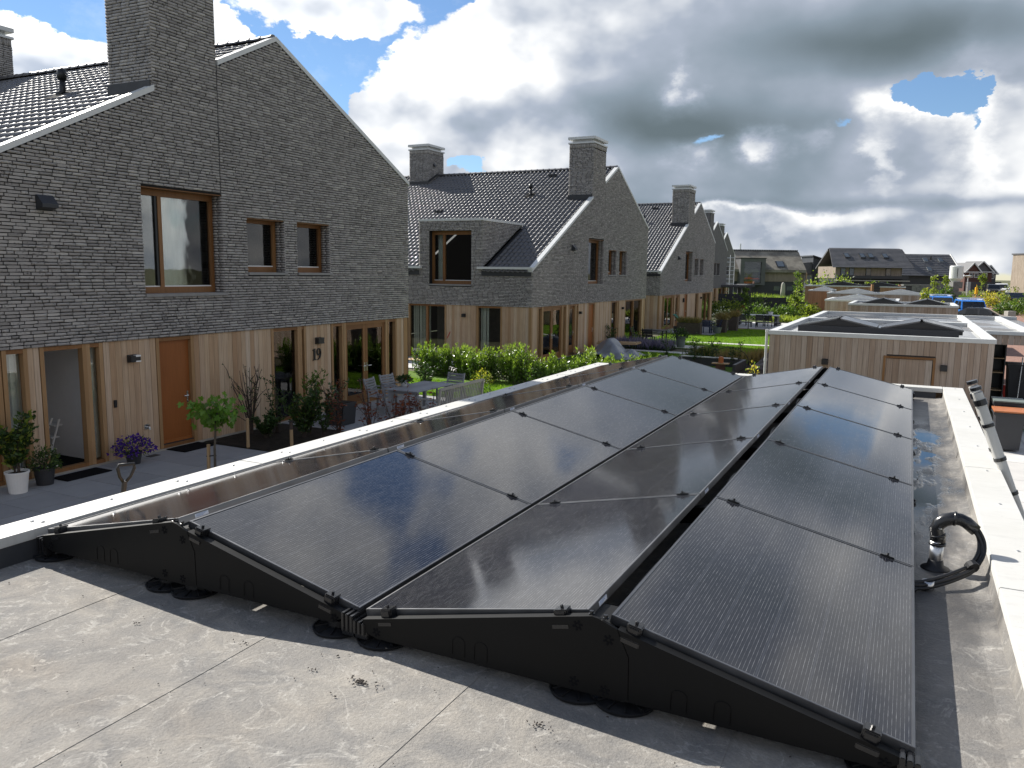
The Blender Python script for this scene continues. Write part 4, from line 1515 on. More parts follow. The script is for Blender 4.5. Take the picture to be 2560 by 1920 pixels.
def house(n, xw, ya, label, lod=0, xl=None, side=True, opened=False, dormer=True):
    """lod 0: every brick and tile of the visible faces; 1: bricks joined; 2: far"""
    root = thing('brick_house', label, 'house', (xw, ya, 0), 'row of grey brick houses with cedar ground floors')
    Y = lambda d: ya + d
    ch0, ch1, chx, chz = -3.45, -1.82, 1.22, 9.66
    ys = Y(GAB0)                                   # plane of the side that faces the camera
    xe = xw - (12.0 if xl is None else xl)

    def top(d):
        if ch0 <= d <= ch1:
            return chz
        return ztop(d) - .10
    holes = openings_upper()
    # ---- plain wall behind the bricks
    m = MB()
    bm_ = M['mortar'] if lod < 2 else M['brick_far']
    xb = xw - .002
    for a, b, l0, l1, h0, h1 in wall_cells(GAB0, GAB1, [0, ch0, ch1], top, holes, 2.345):
        m.add([(xb, Y(a), l0), (xb, Y(b), l1), (xb, Y(b), h1), (xb, Y(a), h0)], [(0, 1, 2, 3)])
        m.add([(xb - .30, Y(a), l0), (xb - .30, Y(b), l1), (xb - .30, Y(b), h1 - .2), (xb - .30, Y(a), h0 - .2)], [(3, 2, 1, 0)])
    # underside of the brick, closing the gap above the frames
    m.add([(xb, Y(GAB0), 2.345), (xb, Y(GAB1), 2.345), (xb - .30, Y(GAB1), 2.345), (xb - .30, Y(GAB0), 2.345)], [(0, 1, 2, 3)])
    # far end, rear and the side wall
    yn = Y(GAB1)
    m.add([(xw, yn, 0), (xe, yn, 0), (xe, yn, ztop(GAB1) - .1), (xw, yn, ztop(GAB1) - .1)], [(0, 1, 2, 3)])
    m.add([(xe, ys, 0), (xe, yn, 0), (xe, yn, ztop(GAB1) - .1), (xe, ya, APEX - .1), (xe, ys, ztop(GAB0) - .1)], [(0, 1, 2, 3, 4)])
    yb = ys + .002
    dm = (-5.30, -2.25)                            # dormer, relative to xw
    dw = (-4.80, -2.76, 3.15, 5.40)
    sholes = [dw] if dormer else []
    zt_ = 3.86
    for a, b, l0, l1, h0, h1 in wall_cells(xe - xw, 0, [dm[0], dm[1]], (lambda a: 5.83 if dormer and dm[0] < a < dm[1] else zt_), sholes, 2.345):
        m.add([(xw + a, yb, l0), (xw + b, yb, l1), (xw + b, yb, h1), (xw + a, yb, h0)], [(0, 1, 2, 3)])
    m.add([(xw - .03, ys + .03, 2.345), (xe, ys + .03, 2.345), (xe, ys + .3, 2.345), (xw - .03, ys + .3, 2.345)], [(0, 1, 2, 3)])
    if dormer:
        d1 = -(APEX - 5.83) / SS
        m.add([(xw + dm[1] - .002, yb, zt_), (xw + dm[1] - .002, Y(d1), 5.83), (xw + dm[1] - .002, yb, 5.83)], [(0, 1, 2)])
        m.add([(xw + dm[0], yb, zt_), (xw + dm[0], Y(d1), 5.83), (xw + dm[0], yb, 5.83)], [(0, 1, 2)])
        m.add([(xw + dm[0], yb, 5.83), (xw + dm[1], yb, 5.83), (xw + dm[1], Y(d1), 5.83), (xw + dm[0], Y(d1), 5.83)], [(0, 1, 2, 3)])
    # reveals of the openings
    for a, b, l, h in holes:
        for q in ([(a, l), (a, h)], [(b, l), (b, h)], [(a, h), (b, h)], [(a, l), (b, l)]):
            (p0, z0), (p1, z1) = q
            m.add([(xb, Y(p0), z0), (xb, Y(p1), z1), (xb - .36, Y(p1), z1), (xb - .36, Y(p0), z0)], [(0, 1, 2, 3)])
    if dormer:
        a, b, l, h = dw
        for q in ([(a, l), (a, h)], [(b, l), (b, h)], [(a, h), (b, h)], [(a, l), (b, l)]):
            (p0, z0), (p1, z1) = q
            m.add([(xw + p0, yb, z0), (xw + p1, yb, z1), (xw + p1, yb + .36, z1), (xw + p0, yb + .36, z0)], [(0, 1, 2, 3)])
    m.build('wall', bm_, root, recalc=False)

    # ---- bricks
    if lod < 2:
        spans = lambda za, zb: cut(gable_span(zb), [(a, b) for a, b, l, h in holes if zb > l and za < h - .004] +
                                   ([(ch1 - .016, ch1 + .016)] if za > 5.3 else []))

        def gable_span(zb):
            lo = max(GAB0, -(APEX - .11 - zb) / SS)
            hi = min(GAB1, (APEX - .11 - zb) / SN)
            iv = [(lo, hi)] if hi > lo + .05 else []
            if zb < chz - .2 and (not iv or lo > ch0):
                iv = [(ch0, max(hi, ch1) if zb < APEX - .11 else ch1)] if lo > ch1 or not iv else [(min(lo, ch0), hi)]
                if iv[0][1] < ch1:
                    iv = [(ch0, ch1)]
                if lo > ch1 and hi > lo:
                    iv = [(ch0, ch1), (lo, hi)]
            return iv
        B = lay_bricks(spans, 2.345, chz - .20, 11 + n)
        B[:, :2] += ya
        if lod == 0:
            C = np.stack([np.full(len(B), xw), (B[:, 0] + B[:, 1]) / 2, (B[:, 2] + B[:, 3]) / 2], 1)
            vis = in_view(C)
            size = (B[:, 1] - B[:, 0]) / ((C - CAMP) ** 2).sum(1) ** .75
            size[~vis] = 0
            pick = np.argsort(-size)[:300]
            for i in pick:
                a0, a1, z0, z1 = B[i]
                o = bpy.data.objects.new('brick', random.choice(BRICKS_Y))
                COL.objects.link(o)
                o.parent = root
                dp = .013 + random.gauss(0, .0028)
                o.location = (dp - .012, (a0 + a1) / 2 - ya, (z0 + z1) / 2)
                o.scale = (.024, a1 - a0, z1 - z0)
            keep = np.ones(len(B), bool)
            keep[pick] = False
            B = B[keep]
        V1, F1 = bricks_to_arrays(B, 'x', xw, 21 + n)
        arr = [(V1, F1)]
        # right-hand sides of the window recesses and undersides are seen too
        rev = []
        for a, b, l, h in holes:
            k = np.arange(l, h - .03, ROW)
            for j, z in enumerate(k):
                L = .12 if j % 2 else .23
                rev.append((xw - .275, xw - .275 + .27 - L if j % 2 else xw - .16, z, z + ROW - JT, b))
                rev.append((rev[-1][1] + JT, xw + .008, z, z + ROW - JT, b))
        for b in set(q[4] for q in rev):
            R = np.array([q[:4] for q in rev if q[4] == b])
            arr.append(bricks_to_arrays(R, 'y', ya + b + .004, 33, .012))
        # the end facing the camera
        if side:
            def sspan(za, zb):
                iv = [(xe - xw, 0.0)] if zb < zt_ else ([dm] if dormer else [])
                return cut(iv, [(a, b) for a, b, l, h in sholes if zb > l and za < h - .004])
            Bs = lay_bricks(sspan, 2.345, 5.83 if dormer else zt_, 31 + n)
            Bs[:, :2] += xw
            arr.append(bricks_to_arrays(Bs, 'y', ys, 41 + n))
            if dormer:
                def dspan(za, zb):
                    return [(GAB0, min(-(APEX - za) / SS - .03, -(APEX - 5.83) / SS))] if za > zt_ else []
                Bd = lay_bricks(dspan, 3.88, 5.83, 51 + n)
                Bd[:, :2] += ya
                arr.append(bricks_to_arrays(Bd, 'x', xw + dm[1], 61 + n))
        vv = np.concatenate([a for a, _ in arr])
        off = np.cumsum([0] + [len(a) for a, _ in arr[:-1]])
        ff = np.concatenate([f + o for (_, f), o in zip(arr, off)])
        stuff(joined('brickwork', vv, ff, M['brick'], root))

    # ---- chimneys
    def chimney(x0, x1, d0, d1, zlo, zhi, front_free):
        m = MB()
        m.box(x0, x1 - (.004 if front_free else .03), Y(d0) + .002, Y(d1), zlo, zhi - (.02 if lod < 2 else 0))
        c = m.build('chimney', bm_, root)
        if lod < 2:
            arr = []
            B = lay_bricks(lambda a, b: [(x0, x1)], zlo, zhi - .20, 71 + n)
            arr.append(bricks_to_arrays(B, 'y', Y(d0), 72))
            if front_free:
                B = lay_bricks(lambda a, b: [(Y(d0), Y(d1))], zlo, zhi - .20, 73 + n)
                arr.append(bricks_to_arrays(B, 'x', x1, 74))
            for pl, a0, a1, cc in (('y', x0, x1, Y(d0)), ('x', Y(d0), Y(d1), x1)):
                k = np.arange(a0, a1 - .03, .066)
                B = np.stack([k, k + .055, np.full(len(k), zhi - .195), np.full(len(k), zhi - .004)], 1)
                arr.append(bricks_to_arrays(B, pl, cc, 75))
            B = np.stack([np.full(30, Y(d0)), np.full(30, Y(d0) + .11), np.arange(30) * .058 + zlo, np.arange(30) * .058 + zlo + .047], 1)
            vv = np.concatenate([a for a, _ in arr])
            off = np.cumsum([0] + [len(a) for a, _ in arr[:-1]])
            ff = np.concatenate([f + o for (_, f), o in zip(arr, off)])
            stuff(joined('brickwork', vv, ff, M['brick'], c))
        m = MB()
        m.bbox(x0 - .05, x1 + .06, Y(d0) - .06, Y(d1) + .05, zhi, zhi + .07, .006)
        m.box(x0 + .10, x1 - .10, Y(d0) + .10, Y(d1) - .10, zhi + .07, zhi + .19)
        m.bbox(x0 - .06, x1 + .07, Y(d0) - .07, Y(d1) + .06, zhi + .19, zhi + .31, .006)
        m.build('chimney_cap', M['trim'], c)
        m = MB()
        m.box(x0 - .03, x1 + (.03 if front_free else -.03), Y(d0) - .035, Y(d0) - .012, zlo - .1, ztop(d0) + .10)
        if front_free:
            m.prism([(Y(d0) - .02, ztop(d0) + .0), (Y(d0) - .02, ztop(d0) + .13), (Y(min(d1, 0)), ztop(min(d1, 0)) + .13), (Y(min(d1, 0)), ztop(min(d1, 0)))], 0, x1 + .012, x1 + .03)
        m.build('flashing', M['lead'], c)
        return c
    chimney(xw - chx, xw, ch0, ch1, ztop(ch0) - .15, chz, False)
    if lod < 2:
        c2 = chimney(xw - 11.7, xw - 10.5, -1.05, .55, ztop(-1.05) - .15, 10.25, True)
        m = MB()
        m.prism([(xw - 10.5, 9.42), (xw - 10.36, 9.42), (xw - 10.5, 9.62)], 1, Y(-.55), Y(-.38))
        m.build('vent_hood', M['black'], c2)
    # movement joint beside the chimney
    MB().box(xw - .004, xw + .003, Y(ch1) - .013, Y(ch1) + .013, 5.32, ztop(ch1) - .12).build('movement_joint', M['rubber'], root)

    # ---- roof
    sl = math.hypot(1, SS)
    es = V(0, 1, SS) / sl                     # up the slope
    nn = V(0, -SS, 1) / sl
    roof = MB()
    for d0, d1 in ((GAB0 - .05, 0), (0, GAB1)):
        p = [(Y(d0), ztop(d0) - .10), (Y(d1), ztop(d1) - .10), (Y(d1), ztop(d1) - .28), (Y(d0), ztop(d0) - .28)]
        if d0 < -1 and dormer:
            roof.prism(p, 0, xe, xw + dm[0] + .02)
            roof.prism(p, 0, xw + dm[1] - .02, xw - .02)
            dd = -(APEX - 5.8) / SS
            q = [(Y(dd), ztop(dd) - .10), p[1], p[2], (Y(dd), ztop(dd) - .28)]
            roof.prism(q, 0, xw + dm[0] + .02, xw + dm[1] - .02)
        else:
            roof.prism(p, 0, xe, xw - .02)
    roof = roof.build('roof', M['lead'], root)
    if side or lod < 2:
        row = .345
        x1 = xw - .10
        nc = int((x1 - xe + .3) / .225)
        nr = 33
        s0 = V(0, Y(GAB0 - .10), ztop(GAB0 - .10) - .095)
        I, J = np.meshgrid(np.arange(nc), np.arange(nr), indexing='ij')
        I, J = I.ravel(), J.ravel()
        T = np.stack([x1 - .1125 - I * .225, s0[1] + (J * row + .2) * es[1], s0[2] + (J * row + .2) * es[2]], 1)
        d = T[:, 1] - ya
        ok = d < -.10
        ok &= ~((T[:, 0] > xw - chx - .10) & (d > ch0 - .22) & (d < ch1 + .12))
        if dormer:
            ok &= ~((T[:, 0] > xw + dm[0] - .10) & (T[:, 0] < xw + dm[1] + .10) & (d < -(APEX - 5.83) / SS - .1))
        T = T[ok]
        k = len(T)
        R = np.zeros((k, 3, 3))
        R[:, 0, 0] = 1
        R[:, :, 1] = es
        R[:, :, 2] = nn
        T = T + nn * rng.normal(0, .0025, (k, 1))
        tw = rng.normal(0, .006, k)
        R[:, 2, 0] = tw
        vis = in_view(T)
        # tiles hidden by the gable in front need not be singled out
        size = np.where(vis, 1 / ((T - CAMP) ** 2).sum(1), 0)
        pick = np.argsort(-size)[:300]
        rot = Matrix(((1, 0, 0), (0, es[1], nn[1]), (0, es[2], nn[2]))).to_euler()
        for i in pick:
            o = bpy.data.objects.new('roof_tile', TILE_ME)
            COL.objects.link(o)
            o.parent = roof
            o.location = T[i] - V(xw, ya, 0)
            o.rotation_euler = (rot.x, rot.y, random.gauss(0, .004))
        keep = np.ones(k, bool)
        keep[pick] = False
        vs, fs = spread(TILE_V, TILE_F, R[keep], T[keep])
        stuff(joined('roof_tiling', vs, fs, M['rooftile'], roof))
        for i in range(int((xw - xe) / .335)):
            o = bpy.data.objects.new('ridge_tile', RIDGE_ME)
            COL.objects.link(o)
            o.parent = roof
            o.location = (-.08 - (i + 1) * .335, 0, APEX - .055)
    # white-grey metal edging along the gable
    m = MB()
    for a, b in ((GAB0 - .06, ch0 + .02), (ch1 + .03, 0), (0, GAB1 + .06)):
        za, zb = ztop(a), ztop(b)
        e = .0
        m.prism([(Y(a), za - .11), (Y(b), zb - .11), (Y(b), zb), (Y(a), za)], 0, xw - .17, xw + .028)
    m.build('verge_trim', M['trim'], root)
    m = MB()
    zg = ztop(GAB0)
    segs = [(xe, xw + .028)] if not dormer else [(xe, xw + dm[0] + .14), (xw + dm[1] - .20, xw + .028)]
    for a, b in segs:
        m.bbox(a, b, ys - .13, ys + .02, zg - .04, zg + .055, .006)
    m.build('gutter', M['trim'], root)
    if dormer and side:
        m = MB()
        d1 = -(APEX - 5.9) / SS
        m.bbox(xw + dm[0] - .02, xw + dm[1] + .03, ys - .035, ys + .05, 5.80, 5.90, .005)
        m.box(xw + dm[1] - .04, xw + dm[1] + .03, ys + .05, Y(d1), 5.80, 5.90)
        m.box(xw + dm[0] - .02, xw + dm[0] + .05, ys + .05, Y(d1), 5.80, 5.90)
        m.build('dormer_edging', M['trim'], root)

    # ---- upper windows
    for i, (a, b, l, h) in enumerate(holes):
        xf = xw - .28
        fw = .085
        m = MB()
        m.box(xf - .09, xf, Y(a), Y(a) + fw, l + .05, h)
        m.box(xf - .09, xf, Y(b) - fw, Y(b), l + .05, h)
        m.box(xf - .09, xf - .001, Y(a) + fw, Y(b) - fw, h - .14 if i == 0 else h - .10, h)
        m.box(xf - .09, xf - .001, Y(a) + fw, Y(b) - fw, l + .05, l + .18)
        if i == 0:
            m.box(xf - .09, xf - .002, Y(a) + .62, Y(a) + .71, l + .18, h - .14)
        m.box(xf + .001, xw - .015, Y(a) + .004, Y(b) - .004, h - .022, h - .003)
        fr = m.build('window', M['frame'], root)
        zt2 = h - .14 if i == 0 else h - .10
        panes = [(a + fw, a + .62), (a + .71, b - fw)] if i == 0 else [(a + fw, b - fw)]
        for p, q in panes:
            MB().box(xf - .06, xf - .052, Y(p), Y(q), l + .18, zt2).build('pane', M['glass'], fr)
            MB().box(xf - .05, xf - .03, Y(p), Y(q), l + .18, l + .205).build('glazing_bead', M['white'], fr)
            if i == 0 and q - p < .6:
                m = MB()
                for u, v in ((p, p + .06), (q - .06, q)):
                    m.box(xf - .05, xf - .02, Y(u), Y(v), l + .205, zt2)
                m.build('sash', M['black'], fr)
        MB().bbox(xf - .05, xw + .045, Y(a) - .0, Y(b) + .06, l - .012, l + .05, .005).build('sill', M['sill'], fr)
        if lod < 2:
            if i == 0:
                curtain('curtain', fr, xf - .17, Y(a + .70), Y(b + .15), l + .1, h + .0)
                curtain('curtain', fr, xf - .17, Y(a + .05), Y(a + .35), l + .1, h + .0, per=.10)
            elif i == 1:
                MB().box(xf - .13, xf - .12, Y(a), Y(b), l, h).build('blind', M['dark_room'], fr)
            else:
                MB().box(xf - .16, xf - .15, Y(a + .3), Y(b), h - .36, h).build('blind', M['white'], fr)
    if dormer and side:
        a, b, l, h = dw
        yf = ys + .24
        fw = .10
        m = MB()
        m.box(xw + a, xw + a + fw, yf, yf + .09, l + .05, h)
        m.box(xw + b - fw * .3, xw + b, yf, yf + .09, l + .05, h)
        m.box(xw + a + fw, xw + b - fw * .3, yf + .001, yf + .09, h - .15, h)
        m.box(xw + a + fw, xw + b - fw * .3, yf + .001, yf + .09, l + .05, l + .20)
        m.box(xw + a + .52, xw + a + .64, yf + .002, yf + .09, l + .20, h - .15)
        fr = m.build('window', M['frame'], root)
        for p, q in ((a + fw, a + .52), (a + .64, b - fw * .3)):
            MB().box(xw + p, xw + q, yf + .05, yf + .058, l + .20, h - .15).build('pane', M['glass'], fr)
            MB().box(xw + p, xw + q, yf + .02, yf + .048, l + .20, l + .225).build('glazing_bead', M['white'], fr)
        MB().bbox(xw + a - .0, xw + b, ys - .05, yf + .03, l - .012, l + .05, .005).build('sill', M['sill'], fr)
        MB().add([(xw + p, yf + .34 + .02 * math.sin(i * 1.9), z) for i, p in enumerate(np.linspace(a + .1, a + .5, 13)) for z in (l, h)],
                 [(2 * i, 2 * i + 1, 2 * i + 3, 2 * i + 2) for i in range(12)]).build('curtain', M['curtain'], fr, recalc=False)

    # ---- ground floor
    gf = Face('x', xw, ya)
    items = list(GROUND)
    if n > 0:
        items = [it for it in items if not (it[1] > 1.81 and it[1] < 4.5)] + [('big', 1.82, 4.83)]
    if n > 2:
        items = [it for it in items if it[1] > -3.7]
    ground_items(root, gf, items, 90 + n, opened, lod)
    MB().box(xw - .30, xw - .055, Y(-.02) if n > 2 else Y(GAB0) + .03, Y(GAB1) - .01, 0, .053).build('plinth', M['concrete'], root)
    MB().box(xw - .052, xw - .012, Y(GAB0), Y(GAB1) - .01, 0, .052).build('plinth_strip', M['concrete'], root)
    m = MB()
    for it in items:
        if it[0] in ('planks', 'corner'):
            m.box(xw - .25, xw - .046, max(Y(it[1]) - .01, ys + .05), min(Y(it[2]) + .01, yn - .01), .05, 2.345)
    m.build('cladding_backing', M['lead'], root)
    if side and lod < 2:
        sf = Face('y', ys, xw)
        si = [('planks', -.14 - 1.19, -.14, 9), ('win', -2.53, -1.33), ('planks', -3.97, -2.55, 11), ('big', -5.9, -3.98), ('planks', -7.6, -5.92, 12), ('planks', xe - xw, -7.6, 26)]
        ground_items(root, sf, si, 190 + n, False, lod)
        MB().box(xw - .142, xw - .101, ys + .012, ys + .14, .05, 2.338).build('corner_post', M['frame_light'], root)
        MB().box(xe, xw - .05, ys + .012, ys + .052, 0, .052).build('plinth_strip', M['concrete'], root)
        m = MB()
        for it in si:
            if it[0] == 'planks':
                m.box(xw + it[1] - .01, xw + it[2] + .01, ys + .046, ys + .25, .05, 2.345)
        m.build('cladding_backing', M['lead'], root)
    elif not side:
        MB().box(xe, xw - .25, ys + .03, ys + .25, 0, 2.345).build('side_wall', M['cedar'], root)
    # rooms
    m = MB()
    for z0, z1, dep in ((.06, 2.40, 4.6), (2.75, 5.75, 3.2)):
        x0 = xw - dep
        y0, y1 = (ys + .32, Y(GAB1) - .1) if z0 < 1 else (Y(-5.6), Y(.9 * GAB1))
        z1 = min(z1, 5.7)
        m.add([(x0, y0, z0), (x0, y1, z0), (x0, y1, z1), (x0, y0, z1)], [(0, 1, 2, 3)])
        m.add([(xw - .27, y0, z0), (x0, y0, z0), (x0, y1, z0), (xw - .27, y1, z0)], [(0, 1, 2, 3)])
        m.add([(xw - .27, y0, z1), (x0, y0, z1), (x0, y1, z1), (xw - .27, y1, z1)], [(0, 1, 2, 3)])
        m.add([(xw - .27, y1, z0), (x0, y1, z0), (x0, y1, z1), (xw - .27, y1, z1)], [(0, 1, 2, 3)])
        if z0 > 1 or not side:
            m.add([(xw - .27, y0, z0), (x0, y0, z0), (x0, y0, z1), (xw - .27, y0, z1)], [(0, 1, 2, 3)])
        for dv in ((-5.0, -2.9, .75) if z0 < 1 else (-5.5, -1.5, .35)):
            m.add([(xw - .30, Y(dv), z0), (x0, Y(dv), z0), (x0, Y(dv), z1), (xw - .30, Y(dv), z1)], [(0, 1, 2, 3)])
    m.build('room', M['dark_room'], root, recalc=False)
    # small things fixed to the wall belong to the house
    m = MB()
    m.prism([(xw + .005, 4.95), (xw + .06, 4.95), (xw + .20, 4.80), (xw + .20, 4.74), (xw + .005, 4.70)], 1, Y(-5.97), Y(-5.68))
    m.build('vent_hood', M['anthracite'], root)
    if lod < 2:
        m = MB()
        yv, zv = Y(-2.9), ztop(-2.9) - .08
        m.tube([(xw - 3.45, yv - .12, zv - .03), (xw - 3.45, yv - .02, zv + .04), (xw - 3.45, yv, zv + .12), (xw - 3.45, yv, zv + .34)], .065, 14)
        m.tube([(xw - 3.45, yv, zv + .33), (xw - 3.45, yv, zv + .53)], .095, 14)
        m.build('vent_pipe', M['black'], root, smooth=True)
        MB().add([(xw - 3.7, Y(-3.2), ztop(-3.2) - .045), (xw - 3.2, Y(-3.2), ztop(-3.2) - .045), (xw - 3.2, Y(-2.75), ztop(-2.75) - .03), (xw - 3.7, Y(-2.75), ztop(-2.75) - .03)], [(0, 1, 2, 3)]).build('vent_apron', M['mat'], root, recalc=False)
        for xv, dv in ((-3.44, -.85), (-7.85, -4.7)):
            m = MB()
            for q in range(2):
                x0 = xw + xv + q * .225
                m.prism([(Y(dv), ztop(dv) - .06), (Y(dv), ztop(dv) + .09), (Y(dv) + .26, ztop(dv + .26) - .04)], 0, x0, x0 + .17)
            m.build('vent_tile', M['black'], root)
    return root


H1 = house(0, -13.5, 14.84, 'large grey brick house numbered 19 whose chimney leaves the top of the picture', 0, side=False, opened=True, dormer=False, xl=12.6)
H2 = house(1, -13.5, 39.05, 'grey brick house with a brick dormer and two chimneys beyond the laurel hedge', 0, xl=13.2)
H3 = house(2, -14.4, 60.5, 'third grey brick house along the row, with sunlit tiles and one chimney, behind the planters', 1, dormer=False, xl=12.0)
H4 = house(3, -17.9, 82.8, 'distant grey brick gable fourth along the row, between the third house and the scaffold', 2, side=False, dormer=False)
H5 = house(4, -21.3, 104.3, 'farthest grey brick gable at the end of the row beside the aluminium scaffold', 2, side=False, dormer=False)


def house_extras():
    # hall behind the open front door of the nearest house
    xw, ya = -13.5, 14.84
    m = MB()
    y0, y1, x0 = ya - 6.6, ya - 5.02, xw - 1.7
    m.add([(x0, y0, .08), (x0, y1, .08), (x0, y1, 2.4), (x0, y0, 2.4)], [(0, 1, 2, 3)])
    m.add([(xw - .28, y1, .08), (x0, y1, .08), (x0, y1, 2.4), (xw - .28, y1, 2.4)], [(0, 1, 2, 3)])
    m.add([(xw - .28, y0, .08), (x0, y0, .08), (x0, y0, 2.4), (xw - .28, y0, 2.4)], [(0, 1, 2, 3)])
    m.add([(xw - .25, y0, 2.39), (x0, y0, 2.39), (x0, y1, 2.39), (xw - .25, y1, 2.39)], [(0, 1, 2, 3)])
    m.build('hall', M['room_wall'], H1, recalc=False)
    m = MB()
    m.box(x0 + .005, x0 + .05, ya - 6.1, ya - 6.03, .09, 2.2)
    m.box(x0 + .005, x0 + .05, ya - 5.30, ya - 5.23, .09, 2.2)
    m.box(x0 + .005, x0 + .05, ya - 6.03, ya - 5.30, 2.13, 2.2)
    m.box(x0 + .005, x0 + .03, ya - 6.03, ya - 5.30, .09, 2.13)
    d = m.build('inner_door', M['white'], H1)
    MB().box(x0 + .03, x0 + .055, ya - 5.98, ya - 5.95, .98, 1.18).box(x0 + .055, x0 + .065, ya - 5.96, ya - 5.84, 1.08, 1.10).build('handle', M['black'], d)
    m = MB()
    m.box(xw - 1.7, xw - .16, y0, y1, .06, .085)
    m.build('hall_floor', M['mat'], H1)
    t = thing('step_stool', 'small white step ladder standing in the open doorway', 'step stool', (xw - .95, ya - 5.22, .09))
    for s in (0, .34):
        m = MB()
        m.beam((xw - 1.25 + s, ya - 5.45, .09), (xw - 1.10 + s * .6, ya - 5.2, .85), .03, .03)
        m.build('leg', M['white'], t)
    for k in range(3):
        MB().box(xw - 1.22, xw - .90, ya - 5.44 + k * .07, ya - 5.28 + k * .07, .28 + k * .22, .30 + k * .22).build('tread', M['white'], t)
    wall_lamp('square black wall lamp with white ends right of the open doorway', xw - .02, 10.62, 1.98, .15, .22, white=True)
    wall_lamp('square black wall lamp fixed above the number 19', xw - .02, 16.125, 1.94, .17, .22)
    wall_lamp('small black wall lamp beside the orange door of the dormer house', xw - .02, 34.3, 1.93)
    wall_lamp('small black wall lamp near the big glazed corner of the dormer house', xw - .02, 40.35, 1.93)
    wall_lamp('black wall lamp on the pale planks facing the laurel hedge', -16.6, 29.07, 1.92, .15, .15, n='y')
    wall_lamp('black wall lamp left of the third house\'s brown door', -14.42, 56.5, 1.9, .3, .12)
    wall_lamp('black wall lamp on the third house\'s narrow pale strip', -14.42, 61.8, 1.95, .16, .12)
    b = thing('door_bell', 'narrow black door bell on cedar planks beside the open doorway', 'door bell', (xw - .02, 10.2, 1.14))
    MB().bbox(xw - .022, xw + .012, 10.165, 10.225, 1.07, 1.215, .006).build('case', M['black'], b)
    MB().lathe([(0, 0), (.012, 0), (.012, .004), (0, .005)], (0, 0, 0), 12).build('button', M['steel'], b).matrix_local = Matrix.Translation((.033, -.005, -.03)) @ Matrix.Rotation(math.pi / 2, 4, 'Y')
    t = thing('outdoor_tap', 'small metal garden tap on the planks above the petunia pot', 'tap', (xw - .02, 10.87, .58))
    MB().box(xw - .022, xw - .008, 10.82, 10.92, .53, .63).build('back_plate', M['steel'], t)
    MB().tube([(xw - .01, 10.87, .58), (xw + .07, 10.87, .58), (xw + .085, 10.87, .53)], .014, 8).build('spout', M['steel'], t)
    MB().box(xw + .03, xw + .05, 10.83, 10.91, .605, .62).build('lever', M['lead'], t)
    # house number, two bold serif figures
    def figure(word, y, strips, plates):
        m = MB()
        for poly in plates:
            m.prism([(y + p, 1.445 + q) for p, q in poly], 0, xw - .018, xw + .008)
        for A, B in strips:
            for i in range(len(A) - 1):
                m.prism([(y + p, 1.445 + q) for p, q in (A[i], A[i + 1], B[i + 1], B[i])], 0, xw - .018, xw + .008)
        o = m.build('house_number', M['black'])
        tag(o, 'black metal figure %s of the house number below the wall lamp' % word, 'house number', 'figures of the house number')
    figure('one', 15.965, [], [[(-.062, 0), (.062, 0), (.062, .018), (.030, .030), (.030, .30), (.012, .30), (-.060, .268), (-.060, .248), (-.026, .256), (-.026, .030), (-.062, .018)]])
    ell = lambda a, b, c, d: [(c + a * math.cos(t), d + b * math.sin(t)) for t in np.linspace(0, 2 * math.pi, 25)]
    tail_o = [(.082, .205), (.080, .15), (.064, .085), (.030, .035), (-.020, .004), (-.055, -.004)]
    tail_i = [(.036, .205), (.036, .15), (.030, .10), (.010, .058), (-.025, .026), (-.058, .012)]
    figure('nine', 16.135, [(ell(.082, .098, 0, .205), ell(.034, .076, 0, .207)), (tail_o, tail_i)], [])


house_extras()


# ---------------------------------------------------------------- plants
def leaf_arrays(P, D, L, Wd, seed=0, fold=.25, lobed=False):
    """leaf blades at points P growing along D"""
    r = np.random.default_rng(seed)
    n = len(P)
    D = D / (np.linalg.norm(D, axis=1, keepdims=True) + 1e-9)
    R = r.normal(size=(n, 3))
    S_ = np.cross(D, R)
    S_ /= np.linalg.norm(S_, axis=1, keepdims=True) + 1e-9
    N = np.cross(S_, D)
    L = (np.full(n, L) * r.uniform(.65, 1.25, n))[:, None]
    Wd = L * Wd
    if lobed:
        ang = np.array([-2.4, -1.9, -1.35, -.95, -.55, -.28, 0, .28, .55, .95, 1.35, 1.9, 2.4])
        rad = np.array([.25, .42, .30, .62, .38, .62, .8, .62, .38, .62, .30, .42, .25])
        vs = np.zeros((n, 14, 3))
        vs[:, 0] = P
        for i, (a, q) in enumerate(zip(ang, rad)):
            vs[:, i + 1] = P + L * q * (math.cos(a) * D + math.sin(a) * S_) + N * L * .10 * abs(math.sin(a))
        f = np.array([(0, i, i + 1, i + 1) for i in range(1, 13)])
        f = np.array([(0, i, i + 1) for i in range(1, 13)])
        fs = f[None] + (np.arange(n) * 14)[:, None, None]
        return vs.reshape(-1, 3), fs.reshape(-1, 3)
    vs = np.zeros((n, 4, 3))
    vs[:, 0] = P
    vs[:, 1] = P + D * L * .45 + S_ * Wd * .5 + N * Wd * fold
    vs[:, 2] = P + D * L
    vs[:, 3] = P + D * L * .45 - S_ * Wd * .5 + N * Wd * fold
    f = np.array([(0, 1, 2), (0, 2, 3)])
    fs = f[None] + (np.arange(n) * 4)[:, None, None]
    return vs.reshape(-1, 3), fs.reshape(-1, 3)


def foliage(name, mat, parent, P, D, L, Wd, seed=0, lobed=False):
    vs, fs = leaf_arrays(np.asarray(P, float), np.asarray(D, float), L, Wd, seed, lobed=lobed)
    return joined(name, vs, fs, M[mat], parent)


